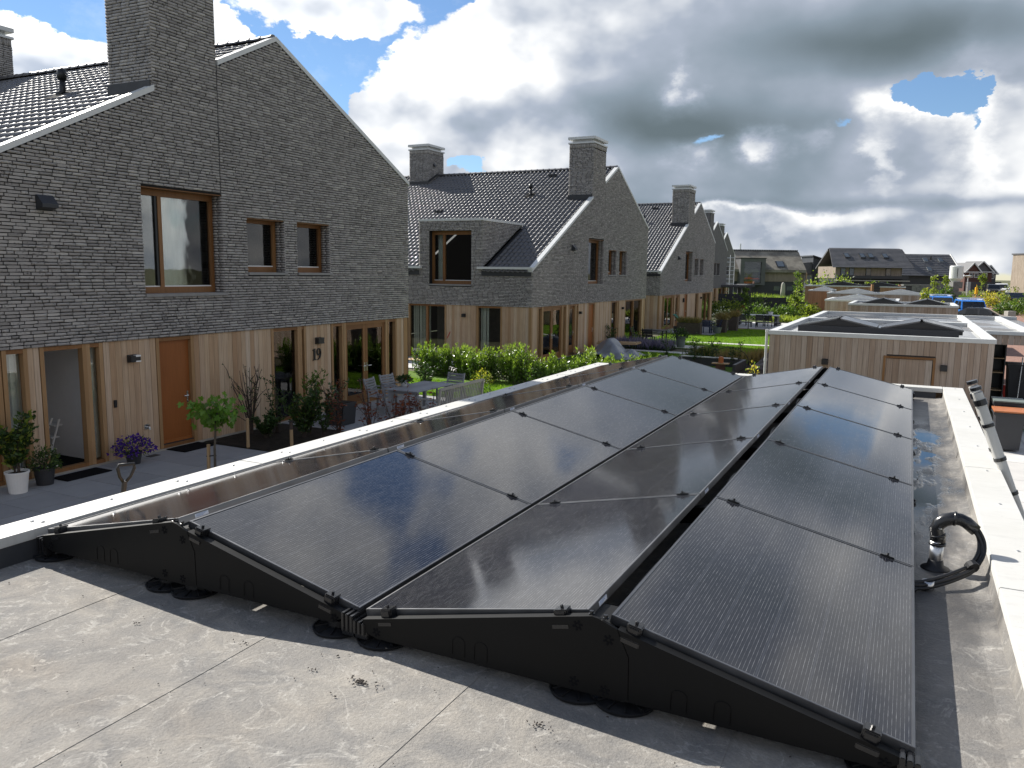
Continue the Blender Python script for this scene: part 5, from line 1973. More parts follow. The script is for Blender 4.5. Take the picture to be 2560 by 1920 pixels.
def branching(r, base, n, h, spread_, bend=.25, seg=5, sub=2):
    """stems rising from a base; returns lists of polylines"""
    out = []
    for i in range(n):
        a = r.uniform(0, 6.283)
        s = spread_ * r.uniform(.3, 1)
        hh = h * r.uniform(.65, 1.05)
        pts = [V(*base) + V(math.cos(a), math.sin(a), 0) * r.uniform(0, .05)]
        for k in range(1, seg + 1):
            t = k / seg
            pts.append(V(*base) + V(math.cos(a) * s * t ** 1.2, math.sin(a) * s * t ** 1.2, hh * t) + r.normal(0, bend * .1 * h * .35, 3) * t)
        out.append(pts)
        for j in range(sub):
            k = r.integers(1, seg)
            p = pts[k]
            d = V(math.cos(a + r.normal(0, 1)), math.sin(a + r.normal(0, 1)), r.uniform(.8, 1.8))
            d *= hh * r.uniform(.2, .4) / np.linalg.norm(d)
            out.append([p, p + d * .5 + r.normal(0, .02, 3), p + d])
    return out


def stems(name, mat, parent, lines, r0=.012, r1=.004, n=5):
    m = MB()
    for p in lines:
        m.tube(p, list(np.linspace(r0 if len(p) > 3 else r0 * .6, r1, len(p))), n, cap=False)
    return m.build(name, M[mat], parent, recalc=False)


def along(r, lines, per, up=.5, jit=.02):
    P, D = [], []
    for p in lines:
        for k in range(len(p) - 1):
            if k == 0 and len(p) > 4:
                continue
            for _ in range(per):
                t = r.random()
                q = p[k] * (1 - t) + p[k + 1] * t + r.normal(0, jit, 3)
                d = r.normal(0, 1, 3)
                d[2] = abs(d[2]) * .5 + up
                P.append(q)
                D.append(d)
    return np.array(P), np.array(D)


def shrub(name, label, cat, loc, h, sp, nst, leafs, group=None, stem='twig', seed=1, r0=.011, sub=2):
    """leafs: list of (material, leaves per segment, length, width, up)"""
    r = np.random.default_rng(seed)
    t = thing(name, label, cat, loc, group)
    lines = branching(r, loc, nst, h, sp, sub=sub)
    stems('stem', stem, t, lines, r0)
    for i, (mat, per, L, wd, up) in enumerate(leafs):
        P, D = along(r, lines, per, up, L * .3)
        if len(P):
            foliage('foliage', mat, t, P, D, L, wd, seed + i)
    return t


def tree(name, label, loc, h, crown_z, cr, n, mats, L=.12, group=None, seed=1, trunk_r=.05, cat='tree'):
    r = np.random.default_rng(seed)
    t = thing(name, label, cat, loc, group)
    top = V(*loc) + V(r.normal(0, .05), r.normal(0, .05), h)
    tr = [V(*loc), V(*loc) + V(r.normal(0, .03), r.normal(0, .03), h * .5), top]
    lines = [tr]
    ends = []
    for i in range(14):
        z = crown_z + (h - crown_z) * r.random() ** 1.1 * .8
        a = r.uniform(0, 6.28)
        p = V(loc[0], loc[1], loc[2] + z * .92)
        k = (1 - (z / h)) + .35
        q = p + V(math.cos(a) * cr * k, math.sin(a) * cr * k, cr * r.uniform(.2, .7))
        lines.append([p, (p + q) / 2 + r.normal(0, .04 * cr, 3), q])
        ends.append(q)
    m = MB()
    m.tube(tr, [trunk_r, trunk_r * .8, trunk_r * .2], 7)
    m.build('trunk', M['bark'], t)
    m = MB()
    for p in lines[1:]:
        m.tube(p, [trunk_r * .3, trunk_r * .2, trunk_r * .08], 5, cap=False)
    m.build('limb', M['bark'], t, recalc=False)
    for i, (mat, frac) in enumerate(mats):
        k = int(n * frac)
        cen = np.array(ends)[r.integers(0, len(ends), k)]
        f = r.random((k, 1)) ** .5
        ax = np.stack([np.full(k, loc[0]), np.full(k, loc[1]), cen[:, 2]], 1)
        P = ax * (1 - f) + cen * f + r.normal(0, cr * .17, (k, 3))
        D = r.normal(0, 1, (k, 3))
        D[:, 2] -= .3
        foliage('crown', mat, t, P, D, L, .6, seed * 7 + i)
    return t


def pot(name, label, loc, r0, r1, h, mat, rim=.012, cat='plant pot'):
    t = thing(name, label, cat, loc)
    MB().lathe([(r0, 0), (r1, h - .03), (r1 + rim, h - .03), (r1 + rim, h), (r1 - .008, h), (r1 - .015, h - .05)], loc, 24).build('tub', M[mat], t, smooth=False)
    MB().lathe([(0, h - .04), (r1 - .014, h - .04)], loc, 20).build('soil', M['soil'], t, recalc=False)
    return t


def mound(name, label, cat, loc, rx, h, leafs, seed, group=None, n0=.0):
    """rounded cushion of leaves and flowers"""
    r = np.random.default_rng(seed)
    t = thing(name, label, cat, loc, group)
    lines = branching(r, loc, 14, h * .8, rx * .8, sub=1)
    stems('stem', 'twig', t, lines, .005, .002, 4)
    for i, (mat, n, L, wd, lo) in enumerate(leafs):
        d = r.normal(0, 1, (n, 3))
        d[:, 2] = abs(d[:, 2])
        d /= np.linalg.norm(d, axis=1, keepdims=True)
        k = r.uniform(lo, 1.0, (n, 1)) ** .6 * (1 + r.normal(0, .12, (n, 1)))
        P = V(*loc) + d * k * V(rx, rx, h)
        foliage('foliage' if 'petal' not in mat else 'blossom', mat, t, P, d + r.normal(0, .6, (n, 3)), L, wd, seed + i)
    return t


def front_plants():
    p = pot('plant_pot', 'white plastic pot at the far left with a tall leafy plant', (-13.02, 7.93, .02), .135, .175, .36, 'tray_white')
    shrub('potted_plant', 'tall leafy plant with yellow-green tips in the white pot', 'plant', (-13.02, 7.93, .34), 1.0, .34, 9, [('leaf_dark', 16, .09, .55, .2), ('leaf_light', 5, .10, .5, .6)], seed=3)
    pot('plant_pot', 'dark grey pot under the curtained window with a small white flowered bush', (-13.12, 8.46, .02), .13, .165, .30, 'pot_dark')
    mound('potted_plant', 'low dark bush with two white flowers in the dark grey pot', 'plant', (-13.12, 8.46, .30), .25, .36, [('leaf_dark', 500, .06, .4, .3), ('leaf_mid', 120, .06, .4, .7), ('petal_white', 9, .04, .9, .95)], 5)
    pot('plant_pot', 'black tub of violet petunias standing before the cedar planks', (-13.08, 10.2, .02), .115, .15, .235, 'pot_dark')
    mound('petunia', 'violet petunias with yellow-green leaves spilling from the black tub', 'flowers', (-13.08, 10.2, .22), .36, .34, [('petal', 330, .055, 1.0, .55), ('leaf_light', 160, .05, .5, .3), ('leaf_dark', 120, .05, .5, .2)], 6)
    for (x0, x1, y0, y1), lab in (((-13.38, -12.93, 8.74, 9.62), 'black doormat outside the open doorway'), ((-13.62, -12.98, 11.32, 12.14), 'black doormat in front of the orange door')):
        o = tag(MB().bbox(x0, x1, y0, y1, .021, .038, .004).build('doormat', M['mat']), lab, 'doormat')
    o = tag(MB().box(-13.37, -13.22, 10.70, 10.93, .021, .028).build('drain_grate', M['lead']), 'small dark drain grate in the paving beside the petunia tub', 'drain grate')
    # young maple on a stake
    r = np.random.default_rng(12)
    t = thing('maple_tree', 'little maple with a flat green crown tied to a stake before the orange door', 'tree', (-11.17, 10.4, .02))
    tr = [V(-11.17, 10.4, 0), V(-11.16, 10.4, .5), V(-11.12, 10.41, .95), V(-11.08, 10.42, 1.2)]
    MB().tube(tr, [.024, .021, .018, .010], 8).build('trunk', M['bark'], t, smooth=True)
    lines = []
    for i in range(15):
        a = i * .39 * 6.28
        s = r.uniform(.2, .50)
        lines.append([V(-11.12, 10.41, .93), V(-11.1 + .5 * s * math.cos(a), 10.41 + .5 * s * math.sin(a), 1.12 + r.uniform(0, .12)), V(-11.08 + s * math.cos(a), 10.41 + s * math.sin(a), 1.12 + r.uniform(-.1, .32))])
    stems('limb', 'bark', t, lines, .014, .004)
    P, D = [], []
    for l in lines:
        for _ in range(15):
            f = r.uniform(.4, 1.08)
            q = l[0] * (1 - f) + l[2] * f + r.normal(0, .09, 3) * V(1, 1, .8)
            P.append(q)
            D.append((q - V(-11.1, 10.4, 1.35)) * V(1, 1, .2) + r.normal(0, .25, 3) + V(0, 0, -.35))
    foliage('crown', 'leaf_maple', t, P, D, .13, 1, 12, lobed=True)
    P2 = np.array(P)[:40] + r.normal(0, .07, (40, 3))
    foliage('crown', 'leaf_mid', t, P2, np.array(D)[:40] + r.normal(0, .4, (40, 3)), .12, 1, 13, lobed=True)
    s = tag(MB().tube([(-11.29, 10.36, 0), (-11.27, 10.36, .56)], .032, 10).build('tree_stake', M['stake']), 'thick wooden stake with a rubber tie holding the little maple', 'stake')
    MB().tube([(-11.30, 10.33, .34), (-11.22, 10.37, .35), (-11.15, 10.41, .36), (-11.16, 10.43, .35), (-11.25, 10.40, .34), (-11.31, 10.37, .33)], .010, 6).build('tie', M['rubber'], s)
    for x, y, h, lab in ((-12.24, 12.31, .64, 'pine stake at the edge of the bed below the bare shrub'), (-11.27, 12.55, .62, 'pine stake with a dark cap in the bed below the number 19')):
        o = tag(MB().tube([(x, y, 0), (x, y, h)], .035, 12).build('tree_stake', M['stake']), lab, 'stake')
        if 'cap' in lab:
            MB().tube([(x, y, h - .16), (x, y, h + .01)], .038, 12).build('cap', M['rust'], o)
            MB().lathe([(0, h), (.06, h + .005), (.06, h + .015), (0, h + .02)], (x, y, 0), 12).build('lamp_head', M['black'], o)
    shrub('bare_shrub', 'leafless many stemmed shrub against the cedar planks', 'shrub', (-13.15, 13.35, .03), 1.62, .62, 13, [('leaf_dark', 1, .06, .5, .2)], seed=21, r0=.017, sub=3)
    shrub('bare_shrub', 'thin half bare shrub with small leaves beside the first glazed panel', 'shrub', (-12.75, 13.75, .03), 1.35, .42, 7, [('leaf_dark', 5, .08, .45, .1)], seed=22, r0=.012)
    shrub('evergreen_shrub', 'dense dark evergreen shrub in the middle of the bed', 'shrub', (-11.9, 13.65, .03), .98, .55, 14, [('leaf_dark', 12, .085, .5, .2), ('leaf_mid', 2, .10, .45, .8)], seed=23)
    shrub('laurel_shrub', 'upright young laurel rising behind the dark evergreen shrub', 'shrub', (-11.95, 13.95, .03), 1.40, .18, 4, [('leaf_mid', 12, .12, .4, .5)], seed=24)
    shrub('laurel_shrub', 'sparse upright shrub before the planks under the number 19', 'shrub', (-11.45, 13.8, .03), 1.35, .40, 8, [('leaf_dark', 7, .11, .38, .4)], seed=25)
    shrub('red_leaf_shrub', 'rust leaved shrub with bare tops below the left french door leaf', 'shrub', (-10.85, 13.6, .03), 1.45, .45, 9, [('leaf_red', 3, .08, .42, -.5)], seed=26)
    shrub('red_leaf_shrub', 'thin rust leaved shrub in front of the dark grey planter', 'shrub', (-10.25, 13.9, .03), 1.35, .42, 8, [('leaf_red', 3, .08, .42, -.5)], seed=27)
    shrub('red_leaf_shrub', 'dense rust leaved shrub in front of the garden table', 'shrub', (-9.3, 13.55, .03), 1.12, .52, 13, [('leaf_red', 8, .09, .45, -.6)], seed=28)
    shrub('red_leaf_shrub', 'wiry rust leaved shrub in front of the slatted bench', 'shrub', (-8.75, 13.9, .03), 1.15, .40, 8, [('leaf_red', 3, .08, .42, -.4)], seed=29)
    shrub('evergreen_shrub', 'low dark shrub at the near edge of the bed beside the stake', 'shrub', (-12.6, 13.2, .03), .5, .45, 10, [('leaf_dark', 16, .08, .55, .2)], seed=30)
    tt = thing('planter', 'square dark grey planter on the patio before the french doors', 'planter', (-12.2, 15.35, .02))
    MB().prism([(-12.44, .02), (-11.98, .02), (-11.92, .56), (-12.50, .56)], 1, 15.1, 15.6).build('tub', M['pot_dark'], tt)
    MB().box(-12.46, -11.96, 15.12, 15.58, .561, .565).build('soil', M['soil'], tt)
    # spade leaning on the garage wall
    t = thing('garden_spade', 'garden spade with a dark D shaped grip leaning on the garage edge', 'spade', (-4.95, 3.62, 0))
    a, b = V(-5.05, 3.50, .35), V(-4.72, 3.60, 2.30)
    MB().tube([a, b], .017, 8).build('shaft', M['anthracite'], t)
    u = (b - a) / np.linalg.norm(b - a)
    side = V(.3, .95, -.1)
    side /= np.linalg.norm(side)
    MB().tube([b - u * .02, b + u * .03 - side * .035, b + u * .09 - side * .055, b + u * .115 - side * .05, b + u * .12 + side * .05, b + u * .09 + side * .055, b + u * .03 + side * .035, b - u * .02], .011, 8).build('grip', M['rubber'], t, smooth=True)
    MB().add([a + side * .09, a - side * .09, a - side * .085 - u * .28, a + side * .085 - u * .28, a + side * .09 + V(.004, 0, 0), a - side * .09 + V(.004, 0, 0), a - side * .085 - u * .28 + V(.004, 0, 0), a + side * .085 - u * .28 + V(.004, 0, 0)],
             [(0, 1, 2, 3), (7, 6, 5, 4), (0, 4, 5, 1), (2, 6, 7, 3), (1, 5, 6, 2), (0, 3, 7, 4)]).build('blade', M['steel'], t)


front_plants()


def chair_proto(name, label, mat, loc, rotz, arms=True, group='grey garden chairs round the table', slats=6):
    t = thing(name, label, 'garden chair', loc, group, rotz)
    W = {t.name: (0, 0, 0)}
    WL[t.name] = (0, 0, 0)
    w, d = .52, .48
    for sx in (-1, 1):
        MB().beam((sx * w / 2, -d / 2, 0), (sx * w / 2, -d / 2, .64 if arms else .43), .035, .045).build('leg', M[mat], t)
        MB().beam((sx * w / 2, d / 2 - .02, 0), (sx * w / 2, d / 2 - .02, .44), .035, .045).build('leg', M[mat], t)
        MB().beam((sx * w / 2, d / 2 - .02, .42), (sx * w / 2, d / 2 + .12, .90), .034, .04).build('back_post', M[mat], t)
        if arms:
            MB().bbox(sx * w / 2 - .03, sx * w / 2 + .03, -d / 2 - .03, d / 2 + .04, .635, .66, .006).build('armrest', M[mat], t)
    for k in range(5):
        y = -d / 2 + .01 + k * .095
        MB().box(-w / 2 - .01, w / 2 + .01, y, y + .08, .43, .45).build('seat_slat', M[mat], t)
    for k in range(slats):
        f = .12 + k * (.86 / slats)
        y0, z0 = d / 2 - .02 + .14 * f, .42 + .48 * f
        MB().beam((-w / 2 + .015, y0, z0 + .03), (w / 2 - .015, y0, z0 + .03), .018, .48 * .86 / slats - .012, (0, -.27, 1)).build('back_slat', M[mat], t)
    return t


def garden_set():
    t = thing('garden_table', 'slatted blue grey garden table with a potted plant on it', 'table', (-11.35, 17.6, .02))
    x0, x1, y0, y1 = -11.83, -10.87, 16.68, 18.50
    n = 7
    for i in range(n):
        a = x0 + .05 + (x1 - x0 - .10) * i / n
        MB().bbox(a + .003, a + (x1 - x0 - .10) / n - .003, y0 + .09, y1 - .09, .715, .74, .003).build('slat', M['teak_grey'], t)
    for a, b, c, d in ((x0, x1, y0, y0 + .085), (x0, x1, y1 - .085, y1), (x0, x0 + .047, y0 + .088, y1 - .088), (x1 - .047, x1, y0 + .088, y1 - .088)):
        MB().bbox(a, b, c, d, .712, .742, .003).build('edge_board', M['teak_grey'], t)
    for x in (x0 + .08, x1 - .08):
        for y in (y0 + .1, y1 - .1):
            MB().box(x - .04, x + .04, y - .04, y + .04, .02, .712).build('leg', M['teak_grey'], t)
    MB().box(x0 + .12, x1 - .12, y0 + .08, y0 + .11, .63, .71).box(x0 + .12, x1 - .12, y1 - .11, y1 - .08, .63, .71).build('apron', M['teak_grey'], t)
    pot('plant_pot', 'pale metal pot on the garden table', (-11.72, 17.35, .742), .075, .095, .17, 'alu', .006)
    mound('potted_plant', 'low dark rosette plant in the pale pot on the table', 'plant', (-11.72, 17.35, .87), .19, .14, [('leaf_dark', 260, .10, .35, .2), ('leaf_red', 20, .09, .35, .6)], 41)
    a = chair_proto('garden_chair', 'grey slatted garden chair nearest the french doors, left of the table', 'teak_grey', (-12.35, 17.2, .02), math.pi / 2 + .15)
    copy_tree(a, (-12.42, 18.0, .02), math.pi / 2 - .1, 'grey slatted garden chair between the table and the far glass panel')
    copy_tree(a, (-11.28, 18.95, .02), -.05, 'grey slatted garden chair at the far end of the table')
    # bench
    b = thing('garden_bench', 'silvery teak bench with a slatted back along the table', 'bench', (-10.1, 17.3, .02))
    bx, y0, y1 = -10.05, 16.3, 18.55
    for y in (y0 + .04, y1 - .04):
        MB().beam((bx - .50, y, .02), (bx - .50, y, .62), .06, .05).build('leg', M['teak'], b)
        MB().beam((bx - .04, y, .02), (bx + .07, y, .92), .06, .05).build('leg', M['teak'], b)
        MB().bbox(bx - .57, bx + .02, y - .035, y + .035, .62, .65, .008).build('armrest', M['teak'], b)
        MB().beam((bx - .48, y, .36), (bx - .03, y, .36), .04, .06).build('side_rail', M['teak'], b)
    for k in range(6):
        x = bx - .53 + k * .085
        MB().box(x, x + .07, y0, y1, .40, .425).build('seat_slat', M['teak'], b)
    MB().beam((bx + .055, y0 + .05, .90), (bx + .055, y1 - .05, .90), .035, .07, (0, 0, 1)).build('top_rail', M['teak'], b)
    MB().beam((bx - .015, y0 + .05, .48), (bx - .015, y1 - .05, .48), .035, .05, (0, 0, 1)).build('lower_rail', M['teak'], b)
    n = 24
    for k in range(n):
        y = y0 + .12 + (y1 - y0 - .24) * k / (n - 1)
        MB().beam((bx - .012, y, .50), (bx + .052, y, .87), .016, .042, (0, 1, 0)).build('back_slat', M['teak'], b)
    shrub('evergreen_shrub', 'straggly dark shrub at the far corner of house number 19', 'shrub', (-13.25, 20.75, .01), .85, .5, 8, [('leaf_dark', 12, .09, .35, .1)], seed=44, r0=.018)
    t = thing('side_table', 'small low table with thin legs at the left end of the laurel hedge', 'side table', (-16.5, 25.2, 0))
    MB().bbox(-16.85, -16.15, 24.9, 25.5, .42, .45, .006).build('top', M['pallet'], t)
    for x in (-16.8, -16.2):
        for y in (24.95, 25.45):
            MB().tube([(x, y, 0), (x, y, .42)], .012, 6).build('leg', M['black'], t)
    t = thing('garden_broom', 'long handled garden broom leaning on the planks behind the hedge', 'broom', (-17.5, 28.6, 0))
    MB().tube([(-17.62, 28.55, .06), (-17.30, 28.85, .95)], .016, 8).build('handle', M['stake'], t)
    MB().tube([(-17.30, 28.85, .95), (-17.20, 28.94, 1.22)], .018, 8).build('grip', M['red'], t)
    MB().box(-17.8, -17.45, 28.5, 28.6, 0, .08).build('brush', M['rust'], t)


garden_set()


def laurel_hedge():
    r = np.random.default_rng(60)
    protos = []
    for k in range(4):
        t = thing('laurel_shrub', 'x', 'shrub', (0, 0, 0), 'cherry laurels of the hedge')
        lines = []
        for i in range(22):
            a = r.uniform(0, 6.28)
            s = r.uniform(.05, .55)
            h = r.uniform(.75, 1.28) * (1 - .2 * s)
            b = V(math.cos(a) * s * .5, math.sin(a) * s * .4, 0)
            e = V(math.cos(a) * s, math.sin(a) * s * .8, h)
            lines.append([b, b * .5 + e * .5 + r.normal(0, .04, 3), e])
        stems('stem', 'bark', t, lines, .012, .005)
        P, D, P2, D2 = [], [], [], []
        for l in lines:
            ax = (l[2] - l[0]) / np.linalg.norm(l[2] - l[0])
            for _ in range(52):
                f = r.uniform(.08, .84)
                q = l[0] * (1 - f) + l[2] * f + r.normal(0, .06, 3)
                d = r.normal(0, 1, 3) + ax * .5
                P.append(q)
                D.append(d)
            for j in range(15):
                f = .70 + .36 * j / 15
                q = l[0] * (1 - f) + l[2] * f
                aa = j * 2.4
                P2.append(q)
                D2.append(V(math.cos(aa), math.sin(aa), 0) * .7 + ax * (.7 + .5 * (f > .95)))
        foliage('foliage', 'laurel', t, P, D, .115, .42, 61 + k)
        foliage('young_shoots', 'laurel_new', t, P2, D2, .115, .36, 71 + k)
        protos.append(t)
    spots = np.linspace(0, 1, 19)
    for i, f in enumerate(spots):
        x = -15.9 + 9.9 * f + r.normal(0, .08)
        y = 24.55 - .75 * f + r.normal(0, .15)
        p = protos[i % 4]
        if i < 4:
            p.location = (x, y, 0)
            o = p
        else:
            o = copy_tree(p, (x, y, 0), r.uniform(0, 6.28))
        s = r.uniform(.85, 1.1)
        o.scale = (s, s, s * r.uniform(.9, 1.05))
        o['label'] = 'glossy cherry laurel with upright pale shoots in the hedge before the dormer house'
    mound('variegated_bush', 'small yellow green bush in front of the laurel hedge', 'shrub', (-12.55, 23.25, 0), .36, .5, [('leaf_light', 420, .06, .5, .3), ('leaf_yellow', 120, .06, .5, .7)], 81)
    mound('seedling', 'small dark leaved seedling on the lawn beside the white roof edge', 'plant', (-11.25, 21.1, 0), .22, .25, [('leaf_dark', 50, .14, .3, .1)], 82)


laurel_hedge()


def middle_garden():
    # pallets and tarpaulin heap
    t = thing('tarpaulin', 'crumpled grey tarpaulin thrown over a heap of timber', 'tarpaulin', (-12.0, 34.6, 0))
    nx, ny = 34, 30
    r = np.random.default_rng(5)
    vs = []
    ph = r.uniform(0, 6, 8)
    for j in range(ny):
        for i in range(nx):
            u, v = i / (nx - 1), j / (ny - 1)
            x, y = -13.1 + 2.5 * u, 32.9 + 3.2 * v
            h = .85 * math.exp(-((u - .42) / .26) ** 2 - ((v - .5) / .35) ** 2) + .22 * math.exp(-((u - .85) / .12) ** 2 - ((v - .6) / .2) ** 2)
            h += .05 * math.sin(9 * u + ph[0] + 3 * math.sin(5 * v)) + .035 * math.sin(17 * v + 8 * u + ph[1]) + .02 * math.sin(31 * u - 11 * v)
            vs.append((x + .08 * math.sin(7 * v), y + .1 * math.sin(6 * u), max(.03, h + .02)))
    fs = [(j * nx + i, j * nx + i + 1, (j + 1) * nx + i + 1, (j + 1) * nx + i) for j in range(ny - 1) for i in range(nx - 1)]
    MB().add(vs, fs).build('sheet', M['tarp'], t, recalc=False)
    for x0, y0, z0, a, n, lab in ((-13.1, 35.6, .45, .1, 5, 'pale timber planks on top of the heap behind the tarpaulin'), (-13.3, 33.2, .25, -.1, 4, 'short pale boards sticking out left of the tarpaulin')):
        q = thing('timber_stack', lab, 'timber', (x0, y0, 0))
        for k in range(n):
            MB().beam((x0, y0 + k * .17, z0 + .05 * (k % 2)), (x0 + (1.9 if n == 5 else .9), y0 + a + k * .17, z0 + .06), .15, .09).build('board', M['pallet'], q)
    # dark table set by the glazed corner of the dormer house
    t = thing('bistro_table', 'dark garden table before the big glazed corner of the dormer house', 'table', (-12.3, 42.2, .0))
    MB().bbox(-12.9, -11.6, 41.7, 42.7, .70, .74, .01).build('top', M['black'], t)
    for x in (-12.8, -11.7):
        for y in (41.8, 42.6):
            MB().box(x - .03, x + .03, y - .03, y + .03, 0, .70).build('leg', M['black'], t)
    c = chair_proto('garden_chair', 'dark garden chair left of the table by the glazed corner', 'black', (-13.05, 41.7, 0), math.pi / 2, False, 'dark garden chairs by the glazed corner', 3)
    copy_tree(c, (-12.2, 41.0, 0), math.pi, 'dark garden chair on the near side of the table by the glazed corner')
    mound('potted_plant', 'leafy green bush standing beside the dark garden table', 'shrub', (-12.6, 40.6, .0), .45, .75, [('leaf_dark', 260, .09, .5, .2), ('leaf_light', 120, .09, .5, .6)], 90)
    mound('potted_plant', 'bright leafy bush behind the dark garden table', 'shrub', (-11.9, 43.3, .0), .42, 1.0, [('leaf_light', 220, .09, .5, .4), ('leaf_dark', 90, .09, .5, .2)], 91)
    r = np.random.default_rng(9)
    n = 2600
    x, y = rng.uniform(-13.3, -10.3, n), rng.uniform(38.1, 39.5, n)
    P = np.stack([x, y, rng.uniform(.0, .25, n)], 1)
    D = np.stack([r.normal(0, .25, n), r.normal(0, .25, n), np.ones(n)], 1)
    o = stuff(foliage('lavender', 'lavender', None, P[:1500], D[:1500], .38, .10, 3))
    o = stuff(foliage('lavender_leaves', 'leaf_dark', None, P[1500:] * V(1, 1, .4), D[1500:], .22, .16, 4))
    t = pot('plant_pot', 'grey green pot standing at the bend of the pale path', (-10.35, 40.45, .03), .20, .26, .55, 'pot_green')
    mound('potted_plant', 'dark leaved plant in the grey green pot on the path', 'plant', (-10.35, 40.45, .52), .42, .5, [('leaf_dark', 330, .12, .5, .2), ('petal_white', 8, .06, .8, .9)], 92)
    shrub('climbing_plant', 'twiggy dark climber beside the narrow window of the dormer house', 'climber', (-13.3, 38.0, 0), 1.2, .35, 8, [('leaf_dark', 8, .08, .5, .2)], seed=93)
    # whips of a new fruit hedge
    for i, x in enumerate((-9.0, -8.0, -7.83, -7.55, -7.15, -6.85, -6.3, -6.05)):
        r2 = np.random.default_rng(100 + i)
        shrub('young_whip', 'slender young whip with a few dark leaves in the row before the sunlit lawn', 'sapling', (x, 33.0 + .2 * math.sin(i * 2.1), 0), 1.2 + .12 * math.sin(i * 1.7), .12, 3, [('leaf_dark', 3 if i % 2 else 6, .10, .5, .2)], 'young whips in a row', seed=100 + i, r0=.007, sub=1)
    t = thing('garden_hoop', 'thin black metal hoop arching over the dry plants', 'hoop', (-6.6, 34, 0))
    MB().tube([(-6.6 + .80 * math.cos(a), 34.0, .72 * math.sin(a) ** .8 if math.sin(a) > 0 else 0) for a in np.linspace(math.pi, 0, 22)], .014, 6).build('arch', M['black'], t, smooth=True)
    t = thing('raised_planter', 'low black raised bed wall with a pale cap beyond the panels', 'planter', (-6.8, 33, 0))
    MB().box(-8.4, -5.75, 33.0, 33.12, 0, .34).build('side', M['anthracite'], t)
    MB().box(-5.87, -5.75, 30.9, 32.998, 0, .34).build('side', M['anthracite'], t)
    MB().box(-8.4, -6.1, 32.98, 33.14, .341, .375).build('cap', M['trim'], t)
    t = thing('bench_board', 'pale wooden board on a low block in front of the black raised bed', 'board', (-6.5, 31.9, 0))
    MB().box(-6.85, -6.2, 31.75, 32.05, .24, .28).build('top', M['pallet'], t)
    MB().box(-6.7, -6.35, 31.8, 32.0, 0, .239).build('block', M['red_brick'], t)
    t = thing('lantern', 'red orange lantern standing on the pale board', 'lantern', (-6.52, 31.9, .28))
    MB().lathe([(.10, 0), (.11, .02), (.10, .04), (.10, .20), (.06, .25), (.03, .26)], (-6.52, 31.9, .28), 14).build('body', M['orange'], t)
    MB().tube([(-6.58, 31.9, .53), (-6.52, 31.9, .60), (-6.46, 31.9, .53)], .007, 5).build('handle', M['black'], t)
    for i, (x, y, lab) in enumerate(((-8.0, 35.5, 'tuft of dry pinkish grass left of the black hoop'), (-6.7, 35.0, 'tuft of dry brown grass under the black hoop'), (-5.6, 35.8, 'tuft of dry grass right of the black hoop'))):
        r2 = np.random.default_rng(120 + i)
        n = 420
        P = np.stack([r2.normal(x, .32, n), r2.normal(y, .3, n), np.zeros(n)], 1)
        D = np.stack([r2.normal(0, .35, n), r2.normal(0, .35, n), np.ones(n)], 1)
        t = thing('grass_tuft', lab, 'ornamental grass', (x, y, 0))
        foliage('blades', 'leaf_grass' if i else 'leaf_dark', t, P, D, .55, .05, 121 + i)
        foliage('blades', 'leaf_grass', t, P[:200], D[:200] + .1, .6, .05, 131 + i)
    mound('yellow_flower', 'small pale yellow flowering plant showing over the far panel edge', 'flowers', (-4.62, 28.0, 0), .25, .72, [('leaf_yellow', 60, .12, .6, .6), ('leaf_mid', 60, .1, .5, .2)], 140)
    # soil heap
    vs, fs = [], []
    for j in range(14):
        for i in range(18):
            u, v = i / 17, j / 13
            h = .5 * math.sin(math.pi * u) ** .8 * math.sin(math.pi * v) ** .8 * (1 + .25 * math.sin(13 * u + 9 * v) + .2 * math.sin(21 * v - 7 * u))
            vs.append((-5.6 + 1.9 * u, 32.8 + 2.4 * v, max(0, h)))
    fs = [(j * 18 + i, j * 18 + i + 1, (j + 1) * 18 + i + 1, (j + 1) * 18 + i) for j in range(13) for i in range(17)]
    o = MB().add(vs, fs).build('soil_heap', M['rust'], recalc=False)
    tag(o, 'heap of brown soil beside the left wall of the near shed', 'soil heap')


middle_garden()


